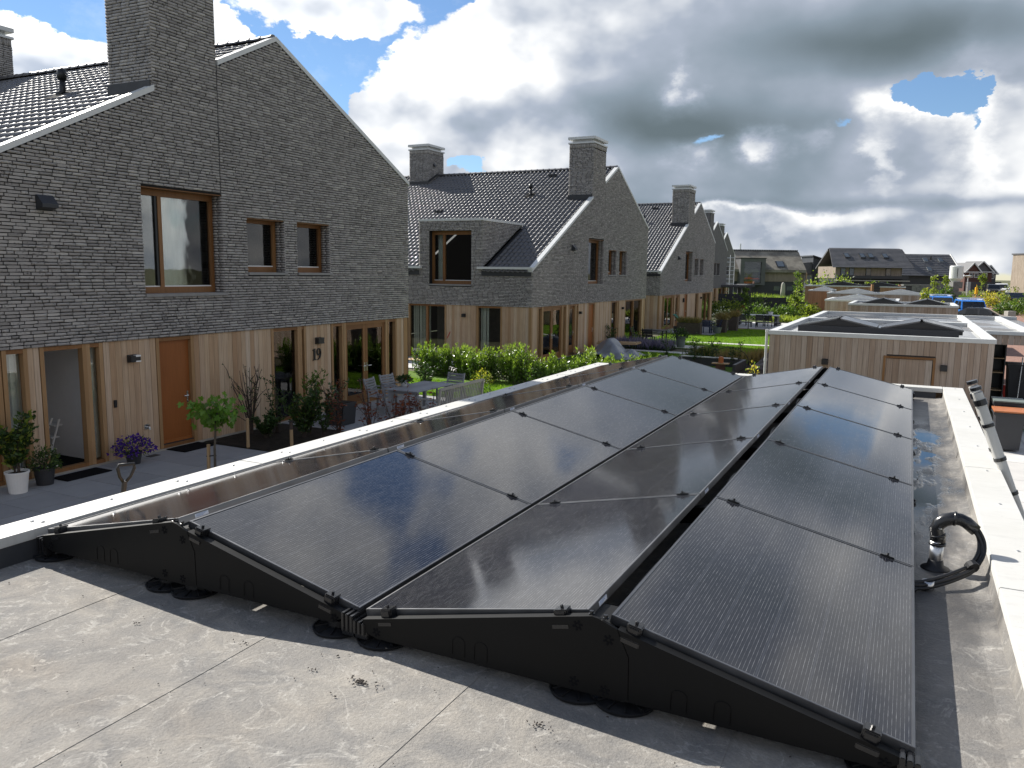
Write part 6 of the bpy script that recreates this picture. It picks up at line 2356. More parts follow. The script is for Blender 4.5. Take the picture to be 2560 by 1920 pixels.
def third_garden():
    t = thing('planter', 'long dark brown planter of dry grasses before the third house', 'planter', (-12.2, 49.8, 0))
    MB().bbox(-12.95, -11.5, 49.5, 50.1, 0, .72, .01).build('tub', M['rust'], t)
    r = np.random.default_rng(7)
    n = 700
    P = np.stack([r.uniform(-12.9, -11.55, n), r.uniform(49.55, 50.05, n), np.full(n, .7)], 1)
    D = np.stack([r.normal(0, .4, n), r.normal(0, .4, n), np.ones(n)], 1)
    foliage('grasses', 'leaf_grass', t, P, D, .42, .06, 150)
    foliage('grasses', 'leaf_mid', t, P[:200], D[:200], .35, .08, 151)
    for x, y, h, lab in ((-10.75, 52.4, .85, 'tall square brown planter at the lawn corner'), (-10.45, 54.6, .95, 'tall square brown planter behind the first one, beside the dining terrace')):
        t = thing('planter', lab, 'planter', (x, y, 0))
        MB().prism([(x - .26, 0), (x + .26, 0), (x + .32, h), (x - .32, h)], 1, y - .3, y + .3).build('tub', M['rust'], t)
        n = 260
        P = np.stack([r.normal(x, .16, n), r.normal(y, .16, n), np.full(n, h - .02)], 1)
        D = np.stack([r.normal(0, .7, n), r.normal(0, .7, n), np.ones(n)], 1)
        foliage('grasses', 'leaf_grass', t, P, D, .55, .06, int(x * -10))
    pot('plant_pot', 'green grey pot in front of the tall brown planter', (-10.85, 51.5, 0), .2, .27, .42, 'pot_green')
    mound('flower_bush', 'white flowering hydrangea behind the blue chairs', 'flowers', (-11.35, 55.2, 0), .75, 1.5, [('leaf_mid', 500, .13, .6, .3), ('petal_white', 130, .13, .9, .8), ('leaf_light', 120, .13, .6, .7)], 155)
    t = thing('egg_chair', 'green woven scoop chair on thin legs beside the long brown planter', 'garden chair', (-13.25, 50.6, 0))
    vs, fs = [], []
    for j in range(9):
        for i in range(11):
            u, v = (i / 10 - .5) * 2, j / 8
            w = .40 * (1 - .25 * v)
            vs.append((-13.25 + .62 * (1 - v) - .30 * v + .12 * u * u, 50.6 + w * u, .42 + .18 * u * u * (1 - v) + .78 * v ** 1.2))
    fs = [(j * 11 + i, j * 11 + i + 1, (j + 1) * 11 + i + 1, (j + 1) * 11 + i) for j in range(8) for i in range(10)]
    MB().add(vs, fs).build('shell', M['green_fabric'], t, recalc=False)
    for a in range(4):
        MB().tube([(-13.0 + .1 * math.cos(a * 1.57), 50.6 + .1 * math.sin(a * 1.57), .45), (-13.0 + .4 * math.cos(a * 1.57 + .8), 50.6 + .35 * math.sin(a * 1.57 + .8), 0)], .012, 5).build('leg', M['white'], t)
    pot('plant_pot', 'glossy black tub in front of the green scoop chair', (-13.0, 49.9, 0), .2, .27, .46, 'pot_dark')
    c = chair_proto('metal_chair', 'navy metal garden chair nearest the long brown planter', 'blue_metal', (-11.45, 51.2, 0), math.pi, True, 'navy metal chairs', 5)
    copy_tree(c, (-11.0, 51.9, 0), -math.pi / 2, 'navy metal garden chair in front of the tall brown planter')
    t = thing('bistro_table', 'low navy metal table between the navy chairs', 'table', (-11.7, 52.0, 0))
    MB().box(-12.2, -11.3, 51.6, 52.4, .70, .73).build('top', M['blue_metal'], t)
    for x, y in ((-12.1, 51.7), (-11.4, 51.7), (-12.1, 52.3), (-11.4, 52.3)):
        MB().box(x - .02, x + .02, y - .02, y + .02, 0, .70).build('leg', M['blue_metal'], t)
    # dining set on the far terrace
    t = thing('dining_table', 'long table with dark slab legs and pale top on the far terrace', 'table', (-10.2, 62, 0))
    MB().box(-11.6, -8.6, 61.6, 62.6, .74, .80).build('top', M['trim'], t)
    for x in (-11.5, -8.75):
        MB().box(x - .12, x + .12, 61.65, 62.55, 0, .739).build('leg', M['anthracite'], t)
    c = chair_proto('dining_chair', 'black dining chair at the left of the far terrace table', 'black', (-11.0, 60.9, 0), math.pi, True, 'black dining chairs on the far terrace', 4)
    copy_tree(c, (-9.75, 60.9, 0), math.pi, 'black dining chair in the middle of the far terrace table')
    copy_tree(c, (-9.0, 60.6, 0), math.pi - .3, 'black dining chair at the right of the far terrace table')
    for x, lab, sg in ((-10.9, 'low black lounge bench at the left of the far terrace', 0), (-8.9, 'low black lounger with raised back at the right of the far terrace', 1)):
        t = thing('lounge_bench', lab, 'bench', (x, 59.2, 0))
        MB().box(x - .85, x + .85, 58.9, 59.6, .34, .40).build('seat', M['black'], t)
        for xx in (x - .8, x + .8):
            for yy in (58.95, 59.55):
                MB().box(xx - .025, xx + .025, yy - .025, yy + .025, 0, .339).build('leg', M['black'], t)
        if sg:
            for k in range(5):
                MB().beam((x + .45 + .08 * k, 58.95, .42 + .07 * k), (x + .45 + .08 * k, 59.55, .42 + .07 * k), .05, .02).build('back_slat', M['black'], t)
    pot('vase', 'white round vase on the far terrace table', (-9.2, 62.0, .80), .12, .2, .24, 'tray_white', .0, 'vase')
    mound('flower_bunch', 'orange flowers on the far terrace table', 'flowers', (-11.3, 62.0, .8), .25, .6, [('leaf_red', 30, .14, .8, .6), ('leaf_mid', 60, .14, .4, .2)], 160)
    tree('fruit_sapling', 'young tree with rusty stem before the far terrace table', (-9.9, 57.0, 0), 1.9, .9, .35, 160, [('leaf_dark', 1.0)], .14, seed=161, trunk_r=.035)
    for i, (x, y, rx, h, lab) in enumerate(((-11.6, 70.5, 1.5, 1.2, 'clipped dark hedge mound left behind the far terrace'), (-9.6, 71.5, 1.4, 1.15, 'clipped dark hedge mound right behind the far terrace'), (-15.5, 78, 2.2, 1.3, 'bright hedge mound before the dark fence'), (-8.0, 75, 1.4, 1.2, 'bright bush against the corner of the farther shed'), (-18.3, 79, 1.8, 1.4, 'bright bush before the pergola post'))):
        mound('garden_bush', lab, 'shrub', (x, y, 0), rx, h, [('leaf_mid' if i < 2 else 'leaf_light', 900, .20, .6, .5), ('leaf_dark', 500, .2, .6, .3)], 170 + i)
    r3 = np.random.default_rng(180)
    n = 1500
    P = np.stack([r3.uniform(-9.8, -4.8, n), r3.uniform(66.3, 68.8, n), np.zeros(n)], 1)
    D = np.stack([r3.normal(0, .5, n), r3.normal(0, .5, n), np.ones(n)], 1)
    stuff(foliage('border_plants', 'leaf_light', None, P, D, .55, .2, 181))
    tree('hornbeam_column', 'narrow light green young tree against the dark fence', (-8.75, 72.5, 0), 3.1, .3, .5, 420, [('leaf_light', .7), ('leaf_mid', .3)], .22, seed=185)
    tree('young_tree', 'slim dark green tree before the pergola', (-14.5, 80.5, 0), 3.0, .4, .45, 320, [('leaf_mid', 1.0)], .25, seed=186)
    mound('garden_bush', 'spreading dark bush before the long dark fence', 'shrub', (-13.4, 81.0, 0), 1.3, 1.7, [('leaf_mid', 260, .28, .4, .4), ('leaf_dark', 200, .28, .4, .2)], 187)
    c = chair_proto('white_chair', 'white garden chair beside the dark pergola', 'white', (-17.5, 80, 0), .6, True, None, 3)
    t = thing('white_armchair', 'round white wicker chair beside the third house', 'garden chair', (-18.6, 80, 0))
    MB().tube([(-18.6 + .45 * math.cos(a), 80, 1.05 + .5 * math.sin(a)) for a in np.linspace(0, 6.283, 15)], .05, 6).build('back', M['white'], t)
    MB().lathe([(.3, 0), (.35, .4), (.5, .5)], (-18.6, 80, 0), 12).build('seat', M['white'], t)


third_garden()


# ---------------------------------------------------------------- timber sheds with panels on their roofs
def shed(label, x0, x1, y0, y1, h, mat='cedar_grey', pw=.135, left=True, door=None, seed=1, fascia=None):
    t = thing('timber_shed', label, 'shed', ((x0 + x1) / 2, y0, 0), 'flat roofed timber sheds in a row')
    r = np.random.default_rng(seed)
    MB().box(x0 + .03, x1 - .03, y0 + .03, y1, 0, h - .16).build('wall', M['lead'], t)
    n = max(1, int(round((x1 - x0) / pw)))
    w = (x1 - x0) / n
    for i in range(n):
        a, b = x0 + i * w + .003, x0 + (i + 1) * w - .003
        zt = h - .10
        if door and a > door[0] - .06 and b < door[1] + .06:
            if door[2] + .09 < zt:
                piece('plank', M[mat], t, a, b, y0 + r.uniform(0, .004), y0 + .024, door[2] + .09, zt)
            continue
        piece('plank', M[mat], t, a, b, y0 + r.uniform(0, .004), y0 + .024, .04, zt)
    if left:
        n = int((y1 - y0) / pw)
        for i in range(min(n, 60)):
            a = y0 + .03 + i * pw
            piece('plank', M[mat], t, x0 - r.uniform(0, .004), x0 + .024, a + .003, a + pw - .003, .04, h - .10)
    if door:
        a, b, z = door
        d = MB().box(a - .055, a, y0 - .02, y0 + .06, .03, z + .055).box(b, b + .055, y0 - .02, y0 + .06, .03, z + .055).box(a, b, y0 - .019, y0 + .06, z, z + .054).build('door_frame', M['frame'], t)
        nn = int((b - a) / pw)
        for i in range(nn):
            ww = (b - a - .03) / nn
            piece('door_plank', M[mat], t, a + .015 + i * ww + .002, a + .015 + (i + 1) * ww - .002, y0 + .012 + r.uniform(0, .004), y0 + .05, .05, z - .012)
    e = .17
    for p in ((x0 - .03, x1 + .03, y0 - .03, y0 + e), (x0 - .03, x1 + .03, y1 - e, y1 + .03), (x0 - .03, x0 + e, y0 + e + .002, y1 - e - .002), (x1 - e, x1 + .03, y0 + e + .002, y1 - e - .002)):
        MB().bbox(*p, h - .105, h, .005).build('coping_piece', M['trim'], t)
    MB().add([(x0 + e, y0 + e, h - .09), (x1 - e, y0 + e, h - .09), (x1 - e, y1 - e, h - .09), (x0 + e, y1 - e, h - .09)], [(0, 1, 2, 3)]).build('roof_sheet', M['wetroof'], t, recalc=False)
    return t


def mat_wetroof():
    m, g, out = newmat('wet_roof_sheet')
    P = pos(g)
    n = g.noise(P, .8, 4, .6)
    pd = g.mapr(n, .42, .5)
    c = g.mix(pd, (.16, .155, .15), (.05, .052, .056))
    principled(g, out, c, g.mapr(pd, 0, 1, .5, .04), spec=.6, bump=g.m('MULTIPLY', g.noise(P, 60, 3), g.m('SUBTRACT', 1.0, pd)), bstr=.3, bdist=.005)
    return m


M['wetroof'] = mat_wetroof()


def roof_array(label, x0, ridges, half, y0, n, zl, zr, plen=1.72, light=False, cover=True):
    """low east-west panel field; each panel is a thing of its own, the black mount another"""
    t = thing('panel_mount', 'black mount ' + label, 'mounting frame', (ridges[0], y0, zl))
    lo, hi = ridges[0] - half, ridges[-1] + half
    mat = M['trim'] if light else M['black']
    for k, xr in enumerate(ridges):
        MB().prism([(xr - half + .02, zl - .12), (xr + half - .02, zl - .12), (xr + half - .02, zl - .03), (xr, zr - .03), (xr - half + .02, zl - .03)], 1, y0, y0 + .02).build('side_plate', mat, t)
        MB().prism([(xr - half + .02, zl - .12), (xr + half - .02, zl - .12), (xr + half - .02, zl - .03), (xr, zr - .03), (xr - half + .02, zl - .03)], 1, y0 + n * plen + .02, y0 + n * plen + .04).build('side_plate', mat, t)
    for k, xr in enumerate(ridges):
        for s in (-1, 1):
            for j in range(n):
                side = 'left' if s < 0 else 'right'
                where = '%s slope of the %s ridge' % (side, ('left', 'right')[k] if len(ridges) > 1 else 'single')
                p = thing('solar_panel', 'solar panel on the %s %s' % (where, label), 'solar panel', (xr, y0, zl), 'solar panels on the shed roofs')
                a, b = (xr + s * half, zl), (xr + s * .03, zr)
                ya, yb = y0 + .03 + j * plen, y0 + .01 + (j + 1) * plen
                m = MB()
                for q0, q1 in ((0, .02), (.98, 1)):
                    xa, za = a[0] + (b[0] - a[0]) * q0, a[1] + (b[1] - a[1]) * q0
                    xb, zb = a[0] + (b[0] - a[0]) * q1, a[1] + (b[1] - a[1]) * q1
                    m.add([(xa, ya, za), (xb, ya, zb), (xb, yb, zb), (xa, yb, za), (xa, ya, za - .035), (xb, ya, zb - .035), (xb, yb, zb - .035), (xa, yb, za - .035)], MB.BOXF)
                for u0, u1 in ((ya, ya + .02), (yb - .02, yb)):
                    m.add([(a[0], u0, a[1] + .001), (b[0], u0, b[1] + .001), (b[0], u1, b[1] + .001), (a[0], u1, a[1] + .001), (a[0], u0, a[1] - .035), (b[0], u0, b[1] - .035), (b[0], u1, b[1] - .035), (a[0], u1, a[1] - .035)], MB.BOXF)
                m.build('frame', M['alu'] if light else M['pframe'], p)
                MB().add([(a[0], ya, a[1] - .004), (b[0], ya, b[1] - .004), (b[0], yb, b[1] - .004), (a[0], yb, a[1] - .004)], [(0, 1, 2, 3)]).build('glass', M['cell_far'], p, recalc=True)
    return t


def sheds():
    t = shed('nearest timber shed, cedar clad with a hatch door and white roof edge, beyond the panels', -3.22, 1.87, 21.75, 29.3, 2.32, door=(-.42, .62, 1.76), seed=5)
    MB().bbox(-.395, .605, 21.742, 21.756, .06, .10, .002).build('door_bar', M['frame'], t)
    p = MB()
    p.tube([(-3.30, 21.82, 0), (-3.30, 21.82, 2.30)], .035, 10)
    for z in (.6, 1.5, 2.26):
        p.tube([(-3.30, 21.82, z), (-3.30, 21.82, z + .07)], .043, 10)
    p.build('rain_pipe', M['trim'], t, smooth=False)
    wall_lamp('square black wall lamp on the shed planks behind the left panel ridge', -1.82, 21.75, 1.58, .15, .15, n='y', group='black wall lamps on the near shed')
    wall_lamp('square black wall lamp right of the shed hatch door', .855, 21.75, 1.58, .15, .15, n='y', group='black wall lamps on the near shed')
    roof_array('on the nearest shed', 0, [-1.62, .32], .93, 22.45, 1, 2.46, 2.66)
    MB().bbox(-2.6, 1.15, 22.38, 22.43, 2.24, 2.45, .006).build('front_plate', M['anthracite'], bpy.data.objects['panel_mount.002'])
    shed('rear half of the nearest shed, its white edged wet roof reaching the carport', -3.12, 1.85, 29.34, 35.3, 2.32, seed=6)
    # carport beside it
    c = thing('carport', 'flat carport roof with cedar fascia joined to the right side of the nearest shed', 'carport', (2.5, 25.3, 0))
    MB().box(1.93, 3.6, 25.32, 35.2, 2.12, 2.2).build('roof', M['black'], c)
    MB().add([(1.95, 25.4, 2.235), (3.6, 25.4, 2.235), (3.6, 35.1, 2.235), (1.95, 35.1, 2.235)], [(0, 1, 2, 3)]).build('roof_sheet', M['wetroof'], c, recalc=False)
    for b in ((1.93, 3.63, 25.26, 25.42), (1.93, 3.63, 35.05, 35.22), (2.92, 3.10, 25.425, 35.045)):
        MB().bbox(*b, 2.225, 2.32, .005).build('coping_piece', M['trim'], c)
    for i in range(12):
        piece('plank', M['cedar_grey'], c, 1.92 + i * .138 + .003, 1.92 + (i + 1) * .138 - .003, 25.30, 25.325, 1.96, 2.22)
    MB().box(3.05, 3.15, 34.9, 35.0, 0, 2.12).build('post', M['frame_light'], c)
    MB().box(2.0, 2.1, 34.9, 35.0, 0, 2.12).build('post', M['frame_light'], c)
    # tall black cupboard, bins and tools under the carport
    t = thing('cupboard', 'tall black open cupboard with pale shelves standing under the carport', 'cupboard', (2.2, 26.2, 0))
    MB().box(1.95, 1.98, 25.9, 26.5, 0, 1.93).box(2.49, 2.52, 25.9, 26.5, 0, 1.93).box(1.98, 2.49, 26.47, 26.5, 0, 1.93).box(1.98, 2.49, 25.9, 26.47, 1.90, 1.93).build('carcass', M['black'], t)
    for z in (.62, 1.12, 1.52):
        MB().box(1.98, 2.49, 25.92, 26.46, z, z + .02).build('shelf', M['pallet'], t)

    def bin_(label, x, y, h, lid, w=.56, d=.6):
        t = thing('wheelie_bin', label, 'wheelie bin', (x, y, 0), 'black wheelie bins beside the near shed')
        f = .80
        MB().add([(x - w / 2 * f, y - d / 2 * f, .06), (x + w / 2 * f, y - d / 2 * f, .06), (x + w / 2 * f, y + d / 2, .06), (x - w / 2 * f, y + d / 2, .06),
                  (x - w / 2, y - d / 2, h), (x + w / 2, y - d / 2, h), (x + w / 2, y + d / 2, h), (x - w / 2, y + d / 2, h)], MB.BOXF).build('tub', M['anthracite'], t)
        MB().bbox(x - w / 2 - .03, x + w / 2 + .03, y - d / 2 - .03, y + d / 2 + .03, h - .07, h - .005, .012).build('rim', M['anthracite'], t)
        MB().prism([(y - d / 2 - .05, h), (y + d / 2 + .05, h + .0), (y + d / 2 + .05, h + .035), (y, h + .05), (y - d / 2 - .05, h + .03)], 0, x - w / 2 - .03, x + w / 2 + .03).build('lid', M[lid], t)
        MB().tube([(x - w / 2, y + d / 2 + .10, h - .04), (x + w / 2, y + d / 2 + .10, h - .04)], .018, 8).build('handle', M['rubber'], t)
        for s in (-1, 1):
            MB().tube([(x + s * w * .38 - .025, y + d / 2 + .02, .10), (x + s * w * .38 + .025, y + d / 2 + .02, .10)], .10, 16).build('wheel', M['rubber'], t)
        return t
    bin_('black wheelie bin with an orange lid against the right side of the near shed', 2.13, 20.25, .88, 'orange')
    bin_('black wheelie bin with a dark lid right behind the orange lidded bin', 2.18, 21.15, .98, 'pot_green')
    bin_('tall black wheelie bin at the right frame edge under the carport', 3.05, 27.4, 1.25, 'anthracite', .66, .8)
    o = tag(MB().bbox(1.98, 2.38, 21.55, 22.0, .60, .66, .01).bbox(2.0, 2.36, 21.57, 21.98, 0, .599, .01).build('storage_box', M['tray_white']), 'pale grey storage box between the bins and the cupboard', 'box')
    t = thing('red_crate', 'red plastic crate standing on the ground under the carport', 'crate', (2.85, 29.3, 0))
    MB().bbox(2.68, 3.0, 29.1, 29.5, 0, .42, .03).build('tub', M['red'], t)
    o = tag(MB().prism([(2.62, 0), (2.82, 0), (2.82, .16), (2.72, .28), (2.62, .16)], 1, 28.9, 29.05).build('bird_house', M['tray_white']), 'small white house shaped box in front of the red crate', 'box')
    t = thing('spade', 'steel spade standing upright against the dark bin under the carport', 'spade', (3.0, 26.8, 0))
    MB().tube([(2.98, 26.85, .25), (3.04, 27.0, 1.5)], .017, 8).build('shaft', M['steel'], t)
    MB().bbox(2.87, 3.09, 26.84, 26.86, .02, .27, .008).build('blade', M['steel'], t)
    # ladder against the roof edge
    t = thing('telescopic_ladder', 'pale telescopic ladder with black collars leaning on the white roof edge at right', 'ladder', (1.6, 7.0, 0))
    up = V(-.385, 0, 1.0)
    top = V(.515, 7.0, 2.88)
    u = up / np.linalg.norm(up)
    for y in (7.0, 7.42):
        m, k = MB(), MB()
        s = 0.0
        i = 0
        while s < 3.0:
            e = min(s + .272, 3.06)
            p, q = top - u * s, top - u * e
            r = .037 + .0008 * i
            m.tube([V(p[0], y, p[2]), V(q[0], y, q[2])], r, 18)
            pc = top - u * (e - .012)
            k.tube([V(*(pc + u * .012))[[0, 1, 2]] * V(1, 0, 1) + V(0, y, 0), V(*(pc - u * .014)) * V(1, 0, 1) + V(0, y, 0)], r + .007, 18)
            s = e
            i += 1
            if i > 11:
                break
        m.build('stile', M['coping'], t, smooth=False)
        k.build('collar', M['plastic'], t)
        c = MB()
        c.tube([V(top[0], y, top[2]) + u * .045 * V(1, 0, 1), V(top[0], y, top[2]) + u * .02], .041, 18)
        c.tube([V(top[0], y, top[2]) - u * .10, V(top[0], y, top[2]) - u * .055], .046, 18)
        c.build('end_cap', M['plastic'], t)
    for i in range(10):
        p = top - u * (.08 + i * .272)
        MB().bbox(p[0] - .022, p[0] + .022, 7.03, 7.39, p[2] - .016, p[2] + .016, .005).build('rung', M['alu'], t)
    # the farther sheds
    shed('second timber shed behind the nearest one, with two low black panel gables on its roof', -2.9, 2.25, 46.4, 52.0, 2.32, pw=.14, seed=7)
    roof_array('on the second shed roof', 0, [-1.25, .85], 1.0, 46.75, 1, 2.36, 2.62)
    shed('third timber shed stepping out left of the second one', -4.6, -.6, 52.2, 58.0, 2.34, 'cedar_grey', .15, seed=8)
    roof_array('on the third shed roof', 0, [-2.9], 1.35, 52.5, 1, 2.40, 2.66, light=True)
    shed('fourth timber shed, wide, in front of the rust red one', -6.4, 1.2, 74.0, 80.0, 2.34, 'cedar_grey', .22, seed=9)
    roof_array('on the fourth shed roof', 0, [-4.2, -.7], 1.6, 74.4, 1, 2.40, 2.72, light=True)
    shed('rust red timber shed at the end of the dark fence', -8.4, -6.45, 78.5, 84.0, 2.45, 'cedar_warm', .2, seed=10)
    roof_array('on the rust red shed roof', 0, [-7.2], .9, 79.0, 1, 2.5, 2.78, light=True)
    shed('farthest timber shed with a long black panel field on its roof', -11.2, -.5, 101.0, 108.0, 2.62, 'cedar_warm', .3, seed=11)
    roof_array('on the farthest shed roof', 0, [-7.2, -3.2], 2.0, 102.0, 1, 2.75, 3.1)


sheds()


# ---------------------------------------------------------------- the far end of the street
FR, FF = V(0.89686, 0.44233, 0), V(-0.44233, 0.89686, 0)
FROT = math.atan2(FR[1], FR[0])


def far(u, v, z=0.0):
    return FR * u + FF * v + V(0, 0, z)


def fthing(name, label, cat, u, v, group=None, rot=0.0):
    p = far(u, v)
    t = thing(name, label, cat, tuple(p), group, FROT + rot)
    WL[t.name] = (0, 0, 0)
    return t


def far_houses():
    # thatched house: local x along its front, y away from us; front left corner of the body at x=-6
    t = fthing('thatched_house', 'grey thatched house with a big glazed dormer beyond the dark fence', 'house', 42.0, 150)
    xl, xr = -7.0, 12.2
    MB().box(xl + .3, xr - .3, .3, 9.0, 0, 2.55).build('base_wall', M['anthracite'], t)
    MB().box(xl + .2, xr - .2, .15, 9.1, 2.55, 4.45).build('wall', M['greywood'], t)
    MB().prism([(-.55, 4.25), (-.5, 4.75), (4.6, 8.3), (9.7, 4.75), (9.75, 4.25), (4.6, 7.75)], 0, xl, xr).build('roof', M['thatch'], t)
    n = 58
    for i in range(n):
        piece('ridge_tile', M['anthracite'], t, xl + (xr - xl) * i / n + .03, xl + (xr - xl) * (i + 1) / n - .10, 4.35, 4.85, 8.22, 8.52)
    MB().prism([(-.6, 4.1), (4.6, 8.15), (9.8, 4.1), (9.8, 2.4), (9.4, 2.4), (9.4, 4.2), (4.6, 7.6), (-.2, 4.2), (-.2, 2.4), (-.6, 2.4)], 0, xr + .005, xr + .18).build('barge_board', M['cedar_warm'], t)
    MB().prism([(0, 4.4), (4.6, 7.7), (9.2, 4.4), (9.2, 0), (0, 0)], 0, xr - .25, xr - .1).build('gable_wall', M['greywood'], t)
    d = MB()
    d.box(-.3, .45, -1.6, 3.0, 1.9, 6.7).box(3.55, 4.3, -1.6, 3.0, 1.9, 6.7).box(.45, 3.55, -1.599, 3.0, 6.1, 6.7).box(.45, 3.55, -1.599, 3.0, 1.9, 2.15)
    d = d.build('dormer', M['slate'], t)
    MB().box(-.4, 4.4, -1.7, 3.2, 6.701, 6.85).build('dormer_roof', M['black'], d)
    MB().box(.45, 3.55, -1.35, -1.3, 2.15, 6.1).build('pane', M['glass'], d)
    MB().box(.45, 3.55, 1.9, 2.0, 2.15, 6.1).box(.45, 3.55, -1.2, 2.0, 3.5, 3.6).build('room', M['dark_room'], d)
    MB().prism([(2.15, 2.9), (3.6, 2.9), (3.4, 3.2), (2.6, 3.05), (1.6, 3.35), (.6, 3.0), (.6, 2.8)] and [(.6, 2.95), (3.45, 2.95), (3.2, 3.2), (2.3, 3.12), (1.5, 3.32), (.8, 3.2)], 1, -1.1, -.6).build('awning', M['sofa'], d)
    MB().box(.6, 1.9, -1.1, -.4, 2.16, 2.5).box(2.0, 2.5, -1.1, -.4, 2.16, 2.55).build('sofa', M['sofa'], d)
    s = MB()
    for k in (0,):
        s.add([(7.0, .15, 5.1), (8.5, .15, 5.1), (8.5, 1.75, 6.2), (7.0, 1.75, 6.2), (7.0, .05, 5.25), (8.5, .05, 5.25), (8.5, 1.65, 6.35), (7.0, 1.65, 6.35)], MB.BOXF)
    w = s.build('skylight', M['black'], t)
    MB().add([(7.15, .12, 5.36), (8.35, .12, 5.36), (8.35, 1.5, 6.32), (7.15, 1.5, 6.32)], [(0, 1, 2, 3)]).build('pane', M['skylight'], w)
    MB().tube([(1.2, 4.6, 8.2), (1.2, 4.6, 9.6)], .16, 10).build('flue', M['alu'], t)
    for x in (6.6, 9.0):
        MB().box(x, x + 1.1, .24, .298, .9, 1.7).build('window', M['skylight'], t)

    # grey roofed house with four skylights
    t = fthing('slate_roofed_house', 'timber house with a long grey slate roof, four skylights and a deep gable', 'house', 60.0, 150)
    L = 13.2
    MB().box(.2, L - .6, .6, 9.0, 0, 3.3).build('base_wall', M['anthracite'], t)
    MB().box(.0, L - .8, .5, 9.1, 3.3, 5.5).build('wall', M['greywood'], t)
    MB().box(-.1, L - .2, -.9, .499, 3.3, 3.85).build('balcony', M['anthracite'], t)
    MB().box(-.1, L + .1, -1.0, .6, 2.85, 3.05).build('slab', M['concrete'], t)
    n = 15
    for k in range(n):
        f0, f1 = k / n, (k + 1) / n
        y0, z0, y1, z1 = -.9 + 5.7 * f0, 5.35 + 3.65 * f0, -.9 + 5.7 * f1, 5.35 + 3.65 * f1
        xl0 = -1.1 + 1.3 * f0
        MB().add([(xl0, y0, z0 + .07), (L + .9, y0, z0 + .07), (L + .4, y1 + .1, z1 + .06), (xl0 + .09, y1 + .1, z1 + .06), (xl0, y0, z0 - .05), (L + .9, y0, z0 - .05), (L + .4, y1 + .1, z1 - .12), (xl0 + .09, y1 + .1, z1 - .12)], MB.BOXF).build('slate_course', M['slate'], t)
    MB().prism([(4.8, 8.9), (10.6, 5.3), (10.6, 5.0), (4.8, 8.5)], 0, 0, L + .4).build('rear_roof', M['slate'], t)
    MB().prism([(-.9, 5.3), (4.8, 8.95), (10.5, 5.3), (9.6, 5.3), (4.8, 8.3), (0, 5.3)], 0, L + .35, L + .9).build('barge_board', M['black'], t)
    MB().prism([(.5, 3.3), (.5, 5.5), (4.8, 8.3), (9.1, 5.5), (9.1, 3.3)], 0, L - 1.0, L - .9).build('gable_glazing', M['carglass'], t)
    for x in (2.1, 5.0, 6.6, 9.3):
        y0, z0, y1, z1 = 1.6, 7.03, 2.8, 7.80
        w = MB().add([(x, y0, z0 + .0), (x + 1.0, y0, z0), (x + 1.0, y1, z1), (x, y1, z1), (x, y0, z0 + .22), (x + 1.0, y0, z0 + .22), (x + 1.0, y1, z1 + .22), (x, y1, z1 + .22)], MB.BOXF).build('skylight', M['black'], t)
        MB().add([(x + .12, y0 + .1, z0 + .3), (x + .88, y0 + .1, z0 + .3), (x + .88, y1 - .05, z1 + .21), (x + .12, y1 - .05, z1 + .21)], [(0, 1, 2, 3)]).build('pane', M['skylight'], w)
    for x, wd in ((1.0, .75), (2.6, .75), (5.7, .8), (9.4, .8)):
        w = MB().box(x - .08, x + wd + .08, .40, .498, 3.86, 5.25).build('window', M['black'], t)
        MB().box(x, x + wd, .385, .399, 3.92, 5.15).build('pane', M['skylight'], w)
    t2 = fthing('slate_roofed_house', 'long low grey slate roof with three small skylights behind the timber house', 'house', 81.5, 168)
    for k in range(12):
        f0, f1 = k / 12, (k + 1) / 12
        y0, z0, y1, z1 = -.8 + 5.8 * f0, 4.0 + 4.5 * f0, -.8 + 5.8 * f1, 4.0 + 4.5 * f1
        MB().add([(-4, y0, z0 + .1), (11.6, y0, z0 + .1), (11.5, y1 + .1, z1 + .09), (-4, y1 + .1, z1 + .09), (-4, y0, z0 - .05), (11.6, y0, z0 - .05), (11.5, y1 + .1, z1 - .1), (-4, y1 + .1, z1 - .1)], MB.BOXF).build('slate_course', M['slate'], t2)
    MB().prism([(5.0, 8.5), (10, 4.2), (10, 3.9), (5, 8.1)], 0, -4, 11.5).build('rear_roof', M['slate'], t2)
    MB().box(-3.8, 11.2, .3, 9.5, 0, 4.3).build('wall', M['anthracite'], t2)
    MB().beam((11.75, -.9, 3.9), (11.75, 5.0, 8.5), .2, .5, (0, 0, 1)).build('barge_board', M['white'], t2)
    for x, f in ((5.2, .62), (8.4, .62), (4.9, .2)):
        y0, z0 = -.8 + 5.8 * f, 4.0 + 4.5 * f
        w = MB().add([(x, y0, z0 + .05), (x + .85, y0, z0 + .05), (x + .85, y0 + .9, z0 + .75), (x, y0 + .9, z0 + .75), (x, y0, z0 + .3), (x + .85, y0, z0 + .3), (x + .85, y0 + .9, z0 + 1.0), (x, y0 + .9, z0 + 1.0)], MB.BOXF).build('skylight', M['skylight'], t2)
    MB().tube([(6.9, 3.6, 7.3), (6.9, 3.6, 8.2)], .18, 8).build('flue', M['black'], t2)
    MB().box(-.6, .6, 3.8, 5.4, 7.5, 9.0).build('chimney', M['anthracite'], t2)
    # dark roofs in the gap
    g = fthing('dark_shed_roof_house', 'dark house with a single pitched roof between the thatched and the slate roofed house', 'house', 61.5, 172)
    MB().prism([(2.2, 0), (2.2, 7.7), (6.4, 6.4), (6.4, 0)], 1, 0, 7).build('wall', M['anthracite'], g)
    MB().beam((1.9, 3.5, 7.95), (6.8, 3.5, 6.45), 8, .25, (0, 0, 1)).build('roof', M['black'], g)
